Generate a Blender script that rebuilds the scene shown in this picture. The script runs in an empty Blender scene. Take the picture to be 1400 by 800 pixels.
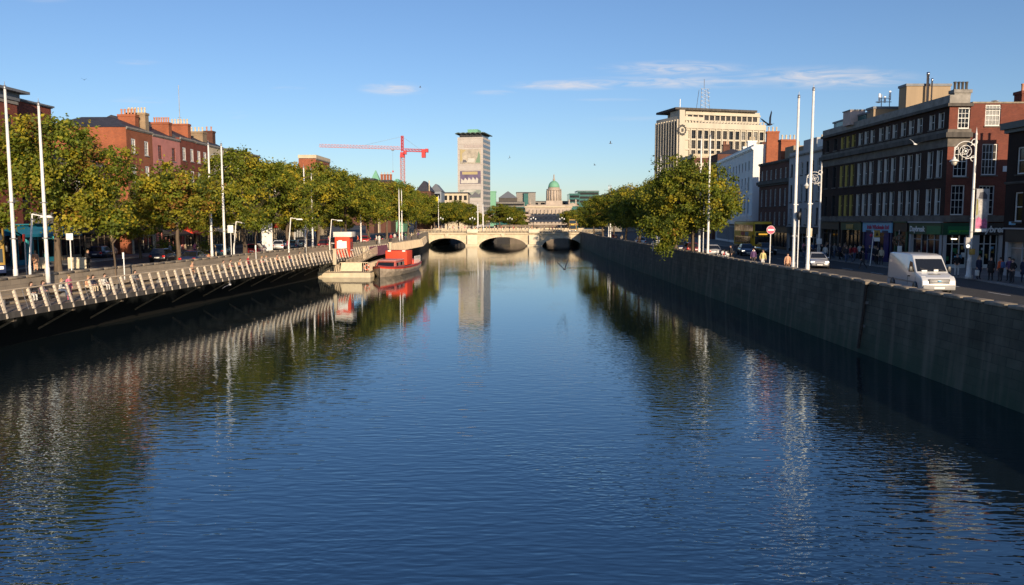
import bpy, bmesh, math, random
from mathutils import Vector, Matrix
R = math.radians
random.seed(7)
scene = bpy.context.scene
COL = scene.collection

# ------------------------------------------------------------------ camera
F = 1072.0            # focal length in photo pixels (1400 wide)
PITCH = math.atan(100.0 / F)
CZ = 8.0
cam_d = bpy.data.cameras.new('camera'); cam = bpy.data.objects.new('camera', cam_d); COL.objects.link(cam)
cam.location = (0, 0, CZ); cam.rotation_euler = (math.pi / 2 - PITCH, 0, 0)
cam_d.sensor_width = 36.0; cam_d.lens = 36.0 * F / 1400.0
cam_d.clip_start = 0.1; cam_d.clip_end = 6000
scene.camera = cam

# ------------------------------------------------------------------ sky, sun, exposure
SUN_AZ, SUN_EL = R(18.5), R(14.5)
w = bpy.data.worlds.new('World'); scene.world = w; w.use_nodes = True
nt = w.node_tree; nt.nodes.clear()
def N(t, **kw):
    n = nt.nodes.new(t)
    for k, v in kw.items(): setattr(n, k, v)
    return n
out = N('ShaderNodeOutputWorld'); bg = N('ShaderNodeBackground'); bg.inputs[1].default_value = 0.097
sky = N('ShaderNodeTexSky'); sky.sky_type = 'NISHITA'; sky.sun_disc = False
sky.sun_elevation = SUN_EL; sky.sun_rotation = math.pi - SUN_AZ
sky.altitude = 0; sky.air_density = 1.0; sky.dust_density = 0.3; sky.ozone_density = 3.0
tc = N('ShaderNodeTexCoord'); sep = N('ShaderNodeSeparateXYZ'); nt.links.new(tc.outputs['Generated'], sep.inputs[0])
def M2(op, a, b):
    n = N('ShaderNodeMath', operation=op)
    for i, v in enumerate((a, b)):
        if isinstance(v, (int, float)): n.inputs[i].default_value = v
        else: nt.links.new(v, n.inputs[i])
    return n.outputs[0]
absy = M2('MAXIMUM', M2('ABSOLUTE', sep.outputs[1], 0), 0.02)
uu = M2('DIVIDE', sep.outputs[0], absy); vv = M2('DIVIDE', sep.outputs[2], absy)
comb = N('ShaderNodeCombineXYZ'); nt.links.new(uu, comb.inputs[0]); nt.links.new(vv, comb.inputs[1]); nt.links.new(sep.outputs[1], comb.inputs[2])
mp = N('ShaderNodeMapping'); mp.inputs['Scale'].default_value = (13, 95, 0); nt.links.new(comb.outputs[0], mp.inputs[0])
nz = N('ShaderNodeTexNoise'); nz.inputs['Scale'].default_value = 1.0; nz.inputs['Detail'].default_value = 6; nz.inputs['Roughness'].default_value = .6
nz.inputs['Distortion'].default_value = 1.4
nt.links.new(mp.outputs[0], nz.inputs['Vector'])
tot = None
# thin evening cloud streaks: (direction u, v, half widths, density)
for (px, py, rx, ry, s) in [(540, 126, 55, 12, 1.0), (780, 121, 105, 9, 1.15), (920, 99, 125, 13, .95), (930, 117, 210, 11, .9), (1120, 111, 160, 19, 1.0),
                            (675, 131, 38, 5, .5), (200, 91, 40, 5, .35), (200, 142, 50, 7, .4), (330, 160, 22, 7, .35), (400, 125, 30, 4, .25), (830, 140, 70, 3, .25),
                            (80, 8, 50, 9, .25), (870, 165, 90, 5, .18), (720, 255, 320, 18, .12)]:
    sub = N('ShaderNodeVectorMath', operation='SUBTRACT'); nt.links.new(comb.outputs[0], sub.inputs[0])
    sub.inputs[1].default_value = ((px - 700) / F, (300 - py) / F, 0)
    mul = N('ShaderNodeVectorMath', operation='MULTIPLY'); nt.links.new(sub.outputs[0], mul.inputs[0])
    mul.inputs[1].default_value = (F / rx, F / ry, 0)
    ln = N('ShaderNodeVectorMath', operation='LENGTH'); nt.links.new(mul.outputs[0], ln.inputs[0])
    mr = N('ShaderNodeMapRange'); mr.interpolation_type = 'SMOOTHSTEP'
    nt.links.new(ln.outputs['Value'], mr.inputs[0]); mr.inputs[1].default_value = 1.0; mr.inputs[2].default_value = 0.1
    mr.inputs[3].default_value = 0; mr.inputs[4].default_value = s
    tot = mr.outputs[0] if tot is None else M2('MAXIMUM', tot, mr.outputs[0])
nr = N('ShaderNodeMapRange'); nt.links.new(nz.outputs[0], nr.inputs[0]); nr.inputs[1].default_value = .36; nr.inputs[2].default_value = .66
fac = M2('MULTIPLY', tot, nr.outputs[0])
front = M2('GREATER_THAN', sep.outputs[1], 0)
fac = M2('MULTIPLY', M2('MULTIPLY', fac, front), .75)
mixc = N('ShaderNodeMix', data_type='RGBA')
tint = N('ShaderNodeMix', data_type='RGBA', blend_type='MULTIPLY'); tint.inputs[0].default_value = 1; tint.inputs[7].default_value = (.92, .985, 1.15, 1)   # clear deep autumn blue
nt.links.new(sky.outputs[0], tint.inputs[6]); nt.links.new(fac, mixc.inputs[0]); nt.links.new(tint.outputs[2], mixc.inputs[6]); mixc.inputs[7].default_value = (7.2, 6.7, 6.6, 1)
nt.links.new(mixc.outputs[2], bg.inputs[0]); nt.links.new(bg.outputs[0], out.inputs[0])

sd = bpy.data.lights.new('sun', 'SUN'); sun = bpy.data.objects.new('sun', sd); COL.objects.link(sun)
sd.energy = 5.0; sd.angle = R(0.53); sd.color = (1.0, 0.80, 0.56)
S = Vector((math.sin(SUN_AZ) * math.cos(SUN_EL), -math.cos(SUN_AZ) * math.cos(SUN_EL), math.sin(SUN_EL)))
sun.rotation_euler = S.to_track_quat('Z', 'Y').to_euler()
scene.view_settings.view_transform = 'Standard'; scene.view_settings.look = 'None'
scene.view_settings.exposure = 0.27; scene.view_settings.gamma = 1.0; scene.view_settings.use_curve_mapping = False

# ------------------------------------------------------------------ helpers
def P(px, py, z):
    """world point on the level z seen at this pixel of the photograph"""
    x = (px - 700) / F; y = (400 - py) / F
    dy = math.cos(PITCH) + y * math.sin(PITCH); dz = -math.sin(PITCH) + y * math.cos(PITCH)
    t = (z - CZ) / dz
    return Vector((x * t, dy * t, z))
def at(px, Y, z=3.4):
    return Vector(((px - 700) / F * Y, Y, z))
def zat(py, Y):
    return CZ + (300 - py) / F * Y

class MB:
    def __init__(s): s.v = []; s.f = []; s.m = []; s.sm = []
    def add(s, vs, fs, mi=0, smooth=False, M=None):
        o = len(s.v)
        s.v += [tuple(M @ Vector(p)) if M else tuple(p) for p in vs]
        for f in fs: s.f.append([o + i for i in f]); s.m.append(mi); s.sm.append(smooth)
        return s
    def box(s, x0, x1, y0, y1, z0, z1, mi=0, M=None):
        vs = [(x0,y0,z0),(x1,y0,z0),(x1,y1,z0),(x0,y1,z0),(x0,y0,z1),(x1,y0,z1),(x1,y1,z1),(x0,y1,z1)]
        return s.add(vs, [(3,2,1,0),(4,5,6,7),(0,1,5,4),(1,2,6,5),(2,3,7,6),(3,0,4,7)], mi, False, M)
    def hull(s, b, t, z0, z1, mi=0, M=None):
        """frustum between rect b=(x0,x1,y0,y1) at z0 and t at z1"""
        vs = [(b[0],b[2],z0),(b[1],b[2],z0),(b[1],b[3],z0),(b[0],b[3],z0),(t[0],t[2],z1),(t[1],t[2],z1),(t[1],t[3],z1),(t[0],t[3],z1)]
        return s.add(vs, [(3,2,1,0),(4,5,6,7),(0,1,5,4),(1,2,6,5),(2,3,7,6),(3,0,4,7)], mi, False, M)
    def quad(s, a, b, c, d, mi=0, M=None): return s.add([a,b,c,d], [(0,1,2,3)], mi, False, M)
    def tube(s, p0, p1, r0, r1=None, n=8, mi=0, caps=True, M=None):
        p0, p1 = Vector(p0), Vector(p1); r1 = r0 if r1 is None else r1
        d = (p1 - p0)
        if d.length < 1e-6: return s
        d.normalize(); a = d.orthogonal().normalized(); b = d.cross(a)
        vs = []
        for p, r in ((p0, r0), (p1, r1)):
            for i in range(n):
                t = 2 * math.pi * i / n; vs.append(p + a * r * math.cos(t) + b * r * math.sin(t))
        fs = [(i, (i+1) % n, n + (i+1) % n, n + i) for i in range(n)]
        s.add(vs, fs, mi, n > 5, M)
        if caps:
            s.add(vs[:n], [tuple(range(n))[::-1]], mi, False, M); s.add(vs[n:], [tuple(range(n))], mi, False, M)
        return s
    def path(s, pts, r, n=6, mi=0, M=None):
        for a, b in zip(pts[:-1], pts[1:]): s.tube(a, b, r, r, n, mi, True, M)
        return s
    def ring(s, c, rad, r, axis='y', n=16, a0=0, a1=2*math.pi, mi=0, k=5):
        pts = []
        for i in range(n + 1):
            t = a0 + (a1 - a0) * i / n; ca, sa = math.cos(t) * rad, math.sin(t) * rad
            pts.append((c[0] + ca, c[1], c[2] + sa) if axis == 'y' else ((c[0], c[1] + ca, c[2] + sa) if axis == 'x' else (c[0] + ca, c[1] + sa, c[2])))
        return s.path(pts, r, k, mi)
    def lathe(s, prof, c=(0,0,0), n=16, mi=0, smooth=True, M=None):
        vs = []; fs = []
        for r, z in prof:
            for i in range(n):
                t = 2 * math.pi * i / n; vs.append((c[0] + r * math.cos(t), c[1] + r * math.sin(t), c[2] + z))
        for j in range(len(prof) - 1):
            for i in range(n): fs.append((j*n+i, j*n+(i+1) % n, (j+1)*n+(i+1) % n, (j+1)*n+i))
        fs.append(tuple(range(n))[::-1]); fs.append(tuple(range((len(prof)-1)*n, len(prof)*n)))
        return s.add(vs, fs, mi, smooth, M)
    def ball(s, c, rx, ry, rz, n=10, m=6, mi=0, M=None):
        prof = []
        vs = []; fs = []
        for j in range(m + 1):
            t = -math.pi/2 + math.pi * j / m
            for i in range(n):
                u = 2 * math.pi * i / n
                vs.append((c[0]+rx*math.cos(t)*math.cos(u), c[1]+ry*math.cos(t)*math.sin(u), c[2]+rz*math.sin(t)))
        for j in range(m):
            for i in range(n): fs.append((j*n+i, j*n+(i+1) % n, (j+1)*n+(i+1) % n, (j+1)*n+i))
        return s.add(vs, fs, mi, True, M)
    def prism(s, poly, x0, x1, mi=0, M=None):
        """polygon of (y,z) extruded along x"""
        n = len(poly); vs = [(x0, y, z) for y, z in poly] + [(x1, y, z) for y, z in poly]
        fs = [tuple(range(n)), tuple(range(n, 2*n))[::-1]] + [(i, n+i, n+(i+1) % n, (i+1) % n) for i in range(n)]
        return s.add(vs, fs, mi, False, M)
    def prismy(s, poly, y0, y1, mi=0, M=None):
        """polygon of (x,z) extruded along y"""
        n = len(poly); vs = [(x, y0, z) for x, z in poly] + [(x, y1, z) for x, z in poly]
        fs = [tuple(range(n))[::-1], tuple(range(n, 2*n))] + [(i, (i+1) % n, n+(i+1) % n, n+i) for i in range(n)]
        return s.add(vs, fs, mi, False, M)
    def slab(s, poly, z0, z1, mi=0):
        """polygon of (x,y) extruded upward"""
        n = len(poly); vs = [(x, y, z0) for x, y in poly] + [(x, y, z1) for x, y in poly]
        fs = [tuple(range(n))[::-1], tuple(range(n, 2*n))] + [(i, (i+1) % n, n+(i+1) % n, n+i) for i in range(n)]
        return s.add(vs, fs, mi)
    def mesh(s, name, mats, bevel=0, seg=2, fix=False):
        me = bpy.data.meshes.new(name); me.from_pydata(s.v, [], s.f)
        for m in (mats if isinstance(mats, (list, tuple)) else [mats]): me.materials.append(m)
        me.polygons.foreach_set('material_index', s.m); me.polygons.foreach_set('use_smooth', s.sm)
        if bevel or fix:
            bm = bmesh.new(); bm.from_mesh(me); bmesh.ops.recalc_face_normals(bm, faces=bm.faces[:])
            if bevel:
                bmesh.ops.bevel(bm, geom=[e for e in bm.edges if e.is_manifold and e.calc_face_angle(0) > .25], offset=bevel, segments=seg, affect='EDGES', profile=.5)
                for f in bm.faces: f.smooth = True
            bm.to_mesh(me); bm.free()
        me.update(); return me
    def build(s, name, mats, parent=None, bevel=0, seg=2, fix=False):
        o = bpy.data.objects.new(name, s.mesh(name, mats, bevel, seg, fix)); COL.objects.link(o)
        if parent is not None: o.parent = parent
        return o
def link(name, me, parent=None):
    o = bpy.data.objects.new(name, me); COL.objects.link(o)
    if parent is not None: o.parent = parent
    return o
def tag(o, label=None, cat=None, group=None, kind=None):
    if label: o['label'] = label
    if cat: o['category'] = cat
    if group: o['group'] = group
    if kind: o['kind'] = kind
    return o
def thing(name, label, cat, loc=(0,0,0), rz=0.0, group=None):
    o = bpy.data.objects.new(name, None); COL.objects.link(o)
    o.empty_display_size = .3
    o.location = loc; o.rotation_euler = (0, 0, rz); return tag(o, label, cat, group)
KIDS = {}
def copy_tree(o, parent=None):
    c = o.copy(); COL.objects.link(c)
    if parent is not None: c.parent = parent
    for ch in list(o.children): copy_tree(ch, c)
    return c
def place(o, loc, rz=0, label=None, sc=None):
    o.location = loc; o.rotation_euler = (0, 0, rz)
    if label: o['label'] = label
    if sc: o.scale = (sc, sc, sc) if isinstance(sc, (int, float)) else sc
    return o
def text_mesh(txt, size, ext, mat, align='CENTER', shear=0, bold=0):
    cu = bpy.data.curves.new('lettering', 'FONT'); cu.body = txt; cu.size = size; cu.extrude = ext; cu.align_x = align; cu.shear = shear; cu.offset = bold
    cu.resolution_u = 3
    ob = bpy.data.objects.new('lettering', cu); COL.objects.link(ob)
    dg = bpy.context.evaluated_depsgraph_get(); me = bpy.data.meshes.new_from_object(ob.evaluated_get(dg))
    bpy.data.objects.remove(ob); me.materials.clear(); me.materials.append(mat)
    return me
def lettering(txt, size, loc, mat, parent, rot=(math.pi/2, 0, 0), sx=1.0, **kw):
    o = link('lettering', text_mesh(txt, size, .015, mat, **kw), parent); o.location = loc; o.rotation_euler = rot; o.scale = (sx, 1, 1); return o

# ------------------------------------------------------------------ materials
def newmat(name):
    m = bpy.data.materials.new(name); m.use_nodes = True
    return m, m.node_tree, m.node_tree.nodes['Principled BSDF']
def mat(name, c, rough=.7, metal=0.0, var=.12, scale=3.0, bump=0.0, bscale=None, spec=.5, streak=False, hue=None):
    m, t, b = newmat(name)
    b.inputs['Roughness'].default_value = rough; b.inputs['Metallic'].default_value = metal; b.inputs['Specular IOR Level'].default_value = spec
    if var == 0:
        b.inputs['Base Color'].default_value = (*c, 1)
    else:
        tcn = t.nodes.new('ShaderNodeTexCoord'); mpn = t.nodes.new('ShaderNodeMapping'); nzn = t.nodes.new('ShaderNodeTexNoise'); rp = t.nodes.new('ShaderNodeValToRGB')
        t.links.new(tcn.outputs['Object'], mpn.inputs[0]); t.links.new(mpn.outputs[0], nzn.inputs['Vector'])
        if streak: mpn.inputs['Scale'].default_value = (1, 1, .12)
        nzn.inputs['Scale'].default_value = scale; nzn.inputs['Detail'].default_value = 6; nzn.inputs['Roughness'].default_value = .65
        h = hue or c
        rp.color_ramp.elements[0].position = .3; rp.color_ramp.elements[1].position = .7
        rp.color_ramp.elements[0].color = (*[max(0, x * (1 - 1.6*var)) for x in c], 1); rp.color_ramp.elements[1].color = (*[min(1, x * (1 + var)) for x in h], 1)
        t.links.new(nzn.outputs[0], rp.inputs[0]); t.links.new(rp.outputs[0], b.inputs['Base Color'])
        if bump:
            bn = t.nodes.new('ShaderNodeBump'); bn.inputs['Strength'].default_value = bump; bn.inputs['Distance'].default_value = .03
            n2 = t.nodes.new('ShaderNodeTexNoise'); n2.inputs['Scale'].default_value = bscale or scale * 6; n2.inputs['Detail'].default_value = 4
            t.links.new(tcn.outputs['Object'], n2.inputs['Vector']); t.links.new(n2.outputs[0], bn.inputs['Height']); t.links.new(bn.outputs[0], b.inputs['Normal'])
    return m
def brickmat(name, c1, c2, mortar, bw=.225, bh=.075, ms=.012, dirt=.35, algae_or_shade=None, rough=.85, bump=.35, stain=None):
    m, t, b = newmat(name); b.inputs['Roughness'].default_value = rough; b.inputs['Specular IOR Level'].default_value = .25
    g = t.nodes.new('ShaderNodeNewGeometry'); sp = t.nodes.new('ShaderNodeSeparateXYZ'); t.links.new(g.outputs['Position'], sp.inputs[0])
    ad = t.nodes.new('ShaderNodeMath'); t.links.new(sp.outputs[0], ad.inputs[0]); t.links.new(sp.outputs[1], ad.inputs[1])
    cb = t.nodes.new('ShaderNodeCombineXYZ'); t.links.new(ad.outputs[0], cb.inputs[0]); t.links.new(sp.outputs[2], cb.inputs[1])
    br = t.nodes.new('ShaderNodeTexBrick'); t.links.new(cb.outputs[0], br.inputs['Vector'])
    br.inputs['Scale'].default_value = 1; br.inputs['Brick Width'].default_value = bw; br.inputs['Row Height'].default_value = bh; br.inputs['Mortar Size'].default_value = ms
    br.inputs['Color1'].default_value = (*c1, 1); br.inputs['Color2'].default_value = (*c2, 1); br.inputs['Mortar'].default_value = (*mortar, 1)
    nzn = t.nodes.new('ShaderNodeTexNoise'); nzn.inputs['Scale'].default_value = .45; nzn.inputs['Detail'].default_value = 8; nzn.inputs['Roughness'].default_value = .7
    t.links.new(g.outputs['Position'], nzn.inputs['Vector'])
    mr = t.nodes.new('ShaderNodeMapRange'); t.links.new(nzn.outputs[0], mr.inputs[0]); mr.inputs[1].default_value = .35; mr.inputs[2].default_value = .7; mr.inputs[3].default_value = 1.1; mr.inputs[4].default_value = 1 - dirt
    mx = t.nodes.new('ShaderNodeMix'); mx.data_type = 'RGBA'; mx.blend_type = 'MULTIPLY'; mx.inputs[0].default_value = 1
    t.links.new(br.outputs[0], mx.inputs[6]); t.links.new(mr.outputs[0], mx.inputs[7]); last = mx.outputs[2]
    if algae_or_shade:   # weed and tide stain, and the boardwalk's painted shade, below a ragged line
        ac, z0, z1 = algae_or_shade
        n3 = t.nodes.new('ShaderNodeTexNoise'); n3.inputs['Scale'].default_value = .8; n3.inputs['Detail'].default_value = 7; t.links.new(g.outputs['Position'], n3.inputs['Vector'])
        ma = t.nodes.new('ShaderNodeMath'); ma.operation = 'MULTIPLY_ADD'; t.links.new(n3.outputs[0], ma.inputs[0]); ma.inputs[1].default_value = 2.2; t.links.new(sp.outputs[2], ma.inputs[2])
        m3 = t.nodes.new('ShaderNodeMapRange'); t.links.new(ma.outputs[0], m3.inputs[0]); m3.inputs[1].default_value = z1 + 1.1; m3.inputs[2].default_value = z0 + 1.1
        mx2 = t.nodes.new('ShaderNodeMix'); mx2.data_type = 'RGBA'; t.links.new(m3.outputs[0], mx2.inputs[0]); t.links.new(last, mx2.inputs[6]); mx2.inputs[7].default_value = (*ac, 1); last = mx2.outputs[2]
    if stain:   # pale and dark runs of water down the face
        mp2 = t.nodes.new('ShaderNodeMapping'); mp2.inputs['Scale'].default_value = (1, 1, .07); t.links.new(g.outputs['Position'], mp2.inputs[0])
        n4 = t.nodes.new('ShaderNodeTexNoise'); n4.inputs['Scale'].default_value = 1.3; n4.inputs['Detail'].default_value = 6; t.links.new(mp2.outputs[0], n4.inputs['Vector'])
        m4 = t.nodes.new('ShaderNodeMapRange'); t.links.new(n4.outputs[0], m4.inputs[0]); m4.inputs[1].default_value = .5; m4.inputs[2].default_value = .75; m4.inputs[3].default_value = 0; m4.inputs[4].default_value = .6
        mx3 = t.nodes.new('ShaderNodeMix'); mx3.data_type = 'RGBA'; t.links.new(m4.outputs[0], mx3.inputs[0]); t.links.new(last, mx3.inputs[6]); mx3.inputs[7].default_value = (*stain, 1); last = mx3.outputs[2]
    t.links.new(last, b.inputs['Base Color'])
    bn = t.nodes.new('ShaderNodeBump'); bn.inputs['Strength'].default_value = bump; bn.inputs['Distance'].default_value = .02
    ad2 = t.nodes.new('ShaderNodeMath'); ad2.operation = 'SUBTRACT'; n5 = t.nodes.new('ShaderNodeTexNoise'); n5.inputs['Scale'].default_value = 9; n5.inputs['Detail'].default_value = 5
    t.links.new(g.outputs['Position'], n5.inputs['Vector']); t.links.new(n5.outputs[0], ad2.inputs[0]); t.links.new(br.outputs['Fac'], ad2.inputs[1])
    t.links.new(ad2.outputs[0], bn.inputs['Height']); t.links.new(bn.outputs[0], b.inputs['Normal'])
    return m
def emit(name, c, s):
    m, t, b = newmat(name); b.inputs['Base Color'].default_value = (*c, 1); b.inputs['Emission Color'].default_value = (*c, 1); b.inputs['Emission Strength'].default_value = s; return m
def leafmat(name, c):
    m, t, b = newmat(name); b.inputs['Roughness'].default_value = .55; b.inputs['Specular IOR Level'].default_value = .3
    oi = t.nodes.new('ShaderNodeNewGeometry'); nzn = t.nodes.new('ShaderNodeTexNoise'); nzn.inputs['Scale'].default_value = 1.1; t.links.new(oi.outputs['Position'], nzn.inputs['Vector'])
    rp = t.nodes.new('ShaderNodeValToRGB'); rp.color_ramp.elements[0].position = .3; rp.color_ramp.elements[1].position = .7
    rp.color_ramp.elements[0].color = (*[x * .65 for x in c], 1); rp.color_ramp.elements[1].color = (*[x * 1.3 for x in c], 1)
    t.links.new(nzn.outputs[0], rp.inputs[0]); t.links.new(rp.outputs[0], b.inputs['Base Color'])
    tr = t.nodes.new('ShaderNodeBsdfTranslucent'); t.links.new(rp.outputs[0], tr.inputs[0]); ms = t.nodes.new('ShaderNodeMixShader'); ms.inputs[0].default_value = .36
    o = t.nodes['Material Output']; t.links.new(b.outputs[0], ms.inputs[1]); t.links.new(tr.outputs[0], ms.inputs[2]); t.links.new(ms.outputs[0], o.inputs[0])
    return m

G = {}
G['brick_orange'] = brickmat('brick_orange', (.43,.115,.045), (.33,.085,.038), (.25,.13,.085), dirt=.3)
G['brick_red'] = brickmat('brick_red', (.30,.065,.04), (.23,.05,.033), (.17,.08,.06), dirt=.35)
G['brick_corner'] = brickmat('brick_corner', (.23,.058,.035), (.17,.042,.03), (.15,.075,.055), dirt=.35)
G['brick_shaded'] = brickmat('shaded_brick', (.05,.020,.013), (.034,.015,.011), (.034,.02,.015), dirt=.45)  # quay front brick, its shade painted in as a darker colour
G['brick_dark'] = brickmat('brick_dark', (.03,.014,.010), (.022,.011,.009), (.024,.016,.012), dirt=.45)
G['brick_brown'] = brickmat('brick_brown', (.16,.062,.042), (.11,.045,.034), (.12,.07,.055), dirt=.35)
G['brick_buff'] = brickmat('brick_buff', (.36,.25,.15), (.3,.2,.12), (.3,.24,.17), dirt=.3)
G['pink'] = mat('pink_render', (.55,.22,.19), .85, var=.12, scale=.8)
G['cream'] = mat('cream_render', (.56,.47,.34), .85, var=.12, scale=.6)
G['white_render'] = mat('white_render', (.78,.78,.76), .8, var=.07, scale=.5, streak=True)
G['grey_render'] = mat('grey_render', (.42,.41,.41), .85, var=.1, scale=.5, streak=True)
G['tan_render'] = mat('tan_render', (.34,.25,.16), .85, var=.12, scale=.7, streak=True)
G['limestone'] = mat('limestone', (.27,.25,.225), .85, var=.25, scale=1.2, bump=.2)
G['grimy_stone'] = mat('grimy_stone', (.085,.075,.066), .85, var=.35, scale=1.5, bump=.2, streak=True)
G['bridge_stone'] = brickmat('bridge_stone', (.68,.57,.41), (.60,.50,.35), (.47,.39,.27), 1.1, .45, .02, dirt=.25)
G['quay_stone'] = brickmat('quay_stone', (.14,.132,.10), (.092,.088,.068), (.062,.058,.047), 1.0, .42, .018, dirt=.55, algae_or_shade=((.055,.085,.055), -.2, 2.4), stain=(.23,.20,.15))
G['coping'] = mat('coping_stone', (.27,.225,.17), .8, var=.3, scale=2.5, bump=.25)
G['slate'] = brickmat('slate', (.06,.06,.075), (.045,.045,.058), (.03,.03,.036), .35, .2, .01, dirt=.3, rough=.6)
G['lead'] = mat('lead_roof', (.16,.17,.19), .6, var=.15)
G['copper'] = mat('copper_green', (.17,.40,.27), .7, var=.15)
G['terracotta'] = mat('terracotta', (.50,.22,.12), .8, var=.15)
G['pot_cream'] = mat('pot_cream', (.62,.50,.33), .8, var=.12)
G['asphalt'] = mat('asphalt', (.052,.05,.05), .9, var=.2, scale=1.5, bump=.15, bscale=60)
G['paving'] = brickmat('paving', (.20,.19,.175), (.17,.16,.15), (.10,.095,.09), .9, .6, .02, dirt=.25)
G['kerb'] = mat('kerb_granite', (.27,.26,.25), .8, var=.2, scale=5)
G['paint_white'] = mat('road_paint', (.62,.62,.6), .7, var=.15, scale=8)
G['white'] = mat('white_paint', (.8,.8,.78), .45, var=.04)
G['pole'] = mat('pole_paint', (.76,.74,.71), .4, var=.08, scale=4)
G['frame'] = mat('window_paint', (.74,.73,.70), .5, var=.06)
G['frame_dark'] = mat('dark_frame', (.035,.035,.04), .5, var=.1)
G['frame_yellow'] = mat('yellow_frame', (.60,.48,.14), .5, var=.06)
G['glass'] = mat('window_glass', (.012,.014,.018), .10, var=.2, scale=.7, spec=.3)
G['glass_blind'] = mat('window_blind', (.26,.25,.23), .18, var=.2, scale=1.5)
G['glass_curtain'] = mat('window_curtain', (.06,.055,.052), .14, var=.5, scale=2.5, spec=.3)
G['black'] = mat('black_paint', (.015,.015,.017), .45, var=.1)
G['black_void'] = mat('dark_interior', (.012,.011,.011), .9, var=.2)
G['tyre'] = mat('tyre_rubber', (.018,.018,.018), .85, var=.1)
G['chrome'] = mat('bright_metal', (.55,.55,.56), .3, 1.0, var=.05)
G['steel'] = mat('grey_steel', (.32,.32,.33), .45, .6, var=.1)
G['red_paint'] = mat('red_paint', (.62,.05,.025), .45, var=.06)
G['red_cloth'] = mat('red_canvas', (.68,.06,.022), .75, var=.07, scale=2)
G['terrace_stone'] = mat('terrace_stone', (.15,.13,.11), .85, var=.3, scale=1.2, bump=.2)  # limestone in a darker tone for the terrace bands and sills
G['timber'] = mat('pale_timber', (.58,.46,.32), .75, var=.18, scale=3, streak=True)
G['timber_deck'] = brickmat('deck_boards', (.26,.21,.165), (.21,.17,.14), (.07,.06,.05), 3.0, .14, .012, dirt=.25)
G['yellow'] = mat('yellow_paint', (.75,.48,.02), .4, var=.05)
G['blue_bus'] = mat('dark_blue_paint', (.02,.035,.10), .35, var=.05)
G['teal'] = mat('teal_paint', (.015,.20,.30), .5, var=.08)
G['teal_light'] = mat('turquoise_paint', (.06,.42,.48), .5, var=.06)
G['lightblue'] = mat('light_blue_sign', (.22,.50,.72), .5, var=.06)
G['purple'] = mat('violet_shutter', (.022,.012,.13), .5, var=.12, streak=True)
G['green_sign'] = mat('green_sign', (.02,.16,.06), .45, var=.06)
G['green_dark'] = mat('dark_green_sign', (.015,.07,.035), .45, var=.06)
G['green_text'] = mat('pale_green_letters', (.12,.50,.06), .5, var=0)
G['red_text'] = mat('red_letters', (.45,.03,.10), .5, var=0)
G['navy'] = mat('navy_paint', (.02,.03,.09), .5, var=.08)
G['bark'] = mat('bark', (.13,.095,.065), .9, var=.35, scale=5, bump=.5, bscale=14, streak=True)
G['teal_glass'] = mat('green_glass', (.03,.13,.125), .15, var=.25, scale=.15)
G['skin'] = mat('skin', (.55,.33,.24), .55, var=.05)
G['hair_dark'] = mat('dark_hair', (.025,.017,.012), .6, var=.1)
G['hair_fair'] = mat('fair_hair', (.32,.21,.10), .6, var=.1)
G['gold'] = mat('amber_paint', (.42,.27,.06), .5, var=.08)
G['tint'] = mat('vehicle_glass', (.014,.016,.02), .07, var=0, spec=.8)
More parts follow.
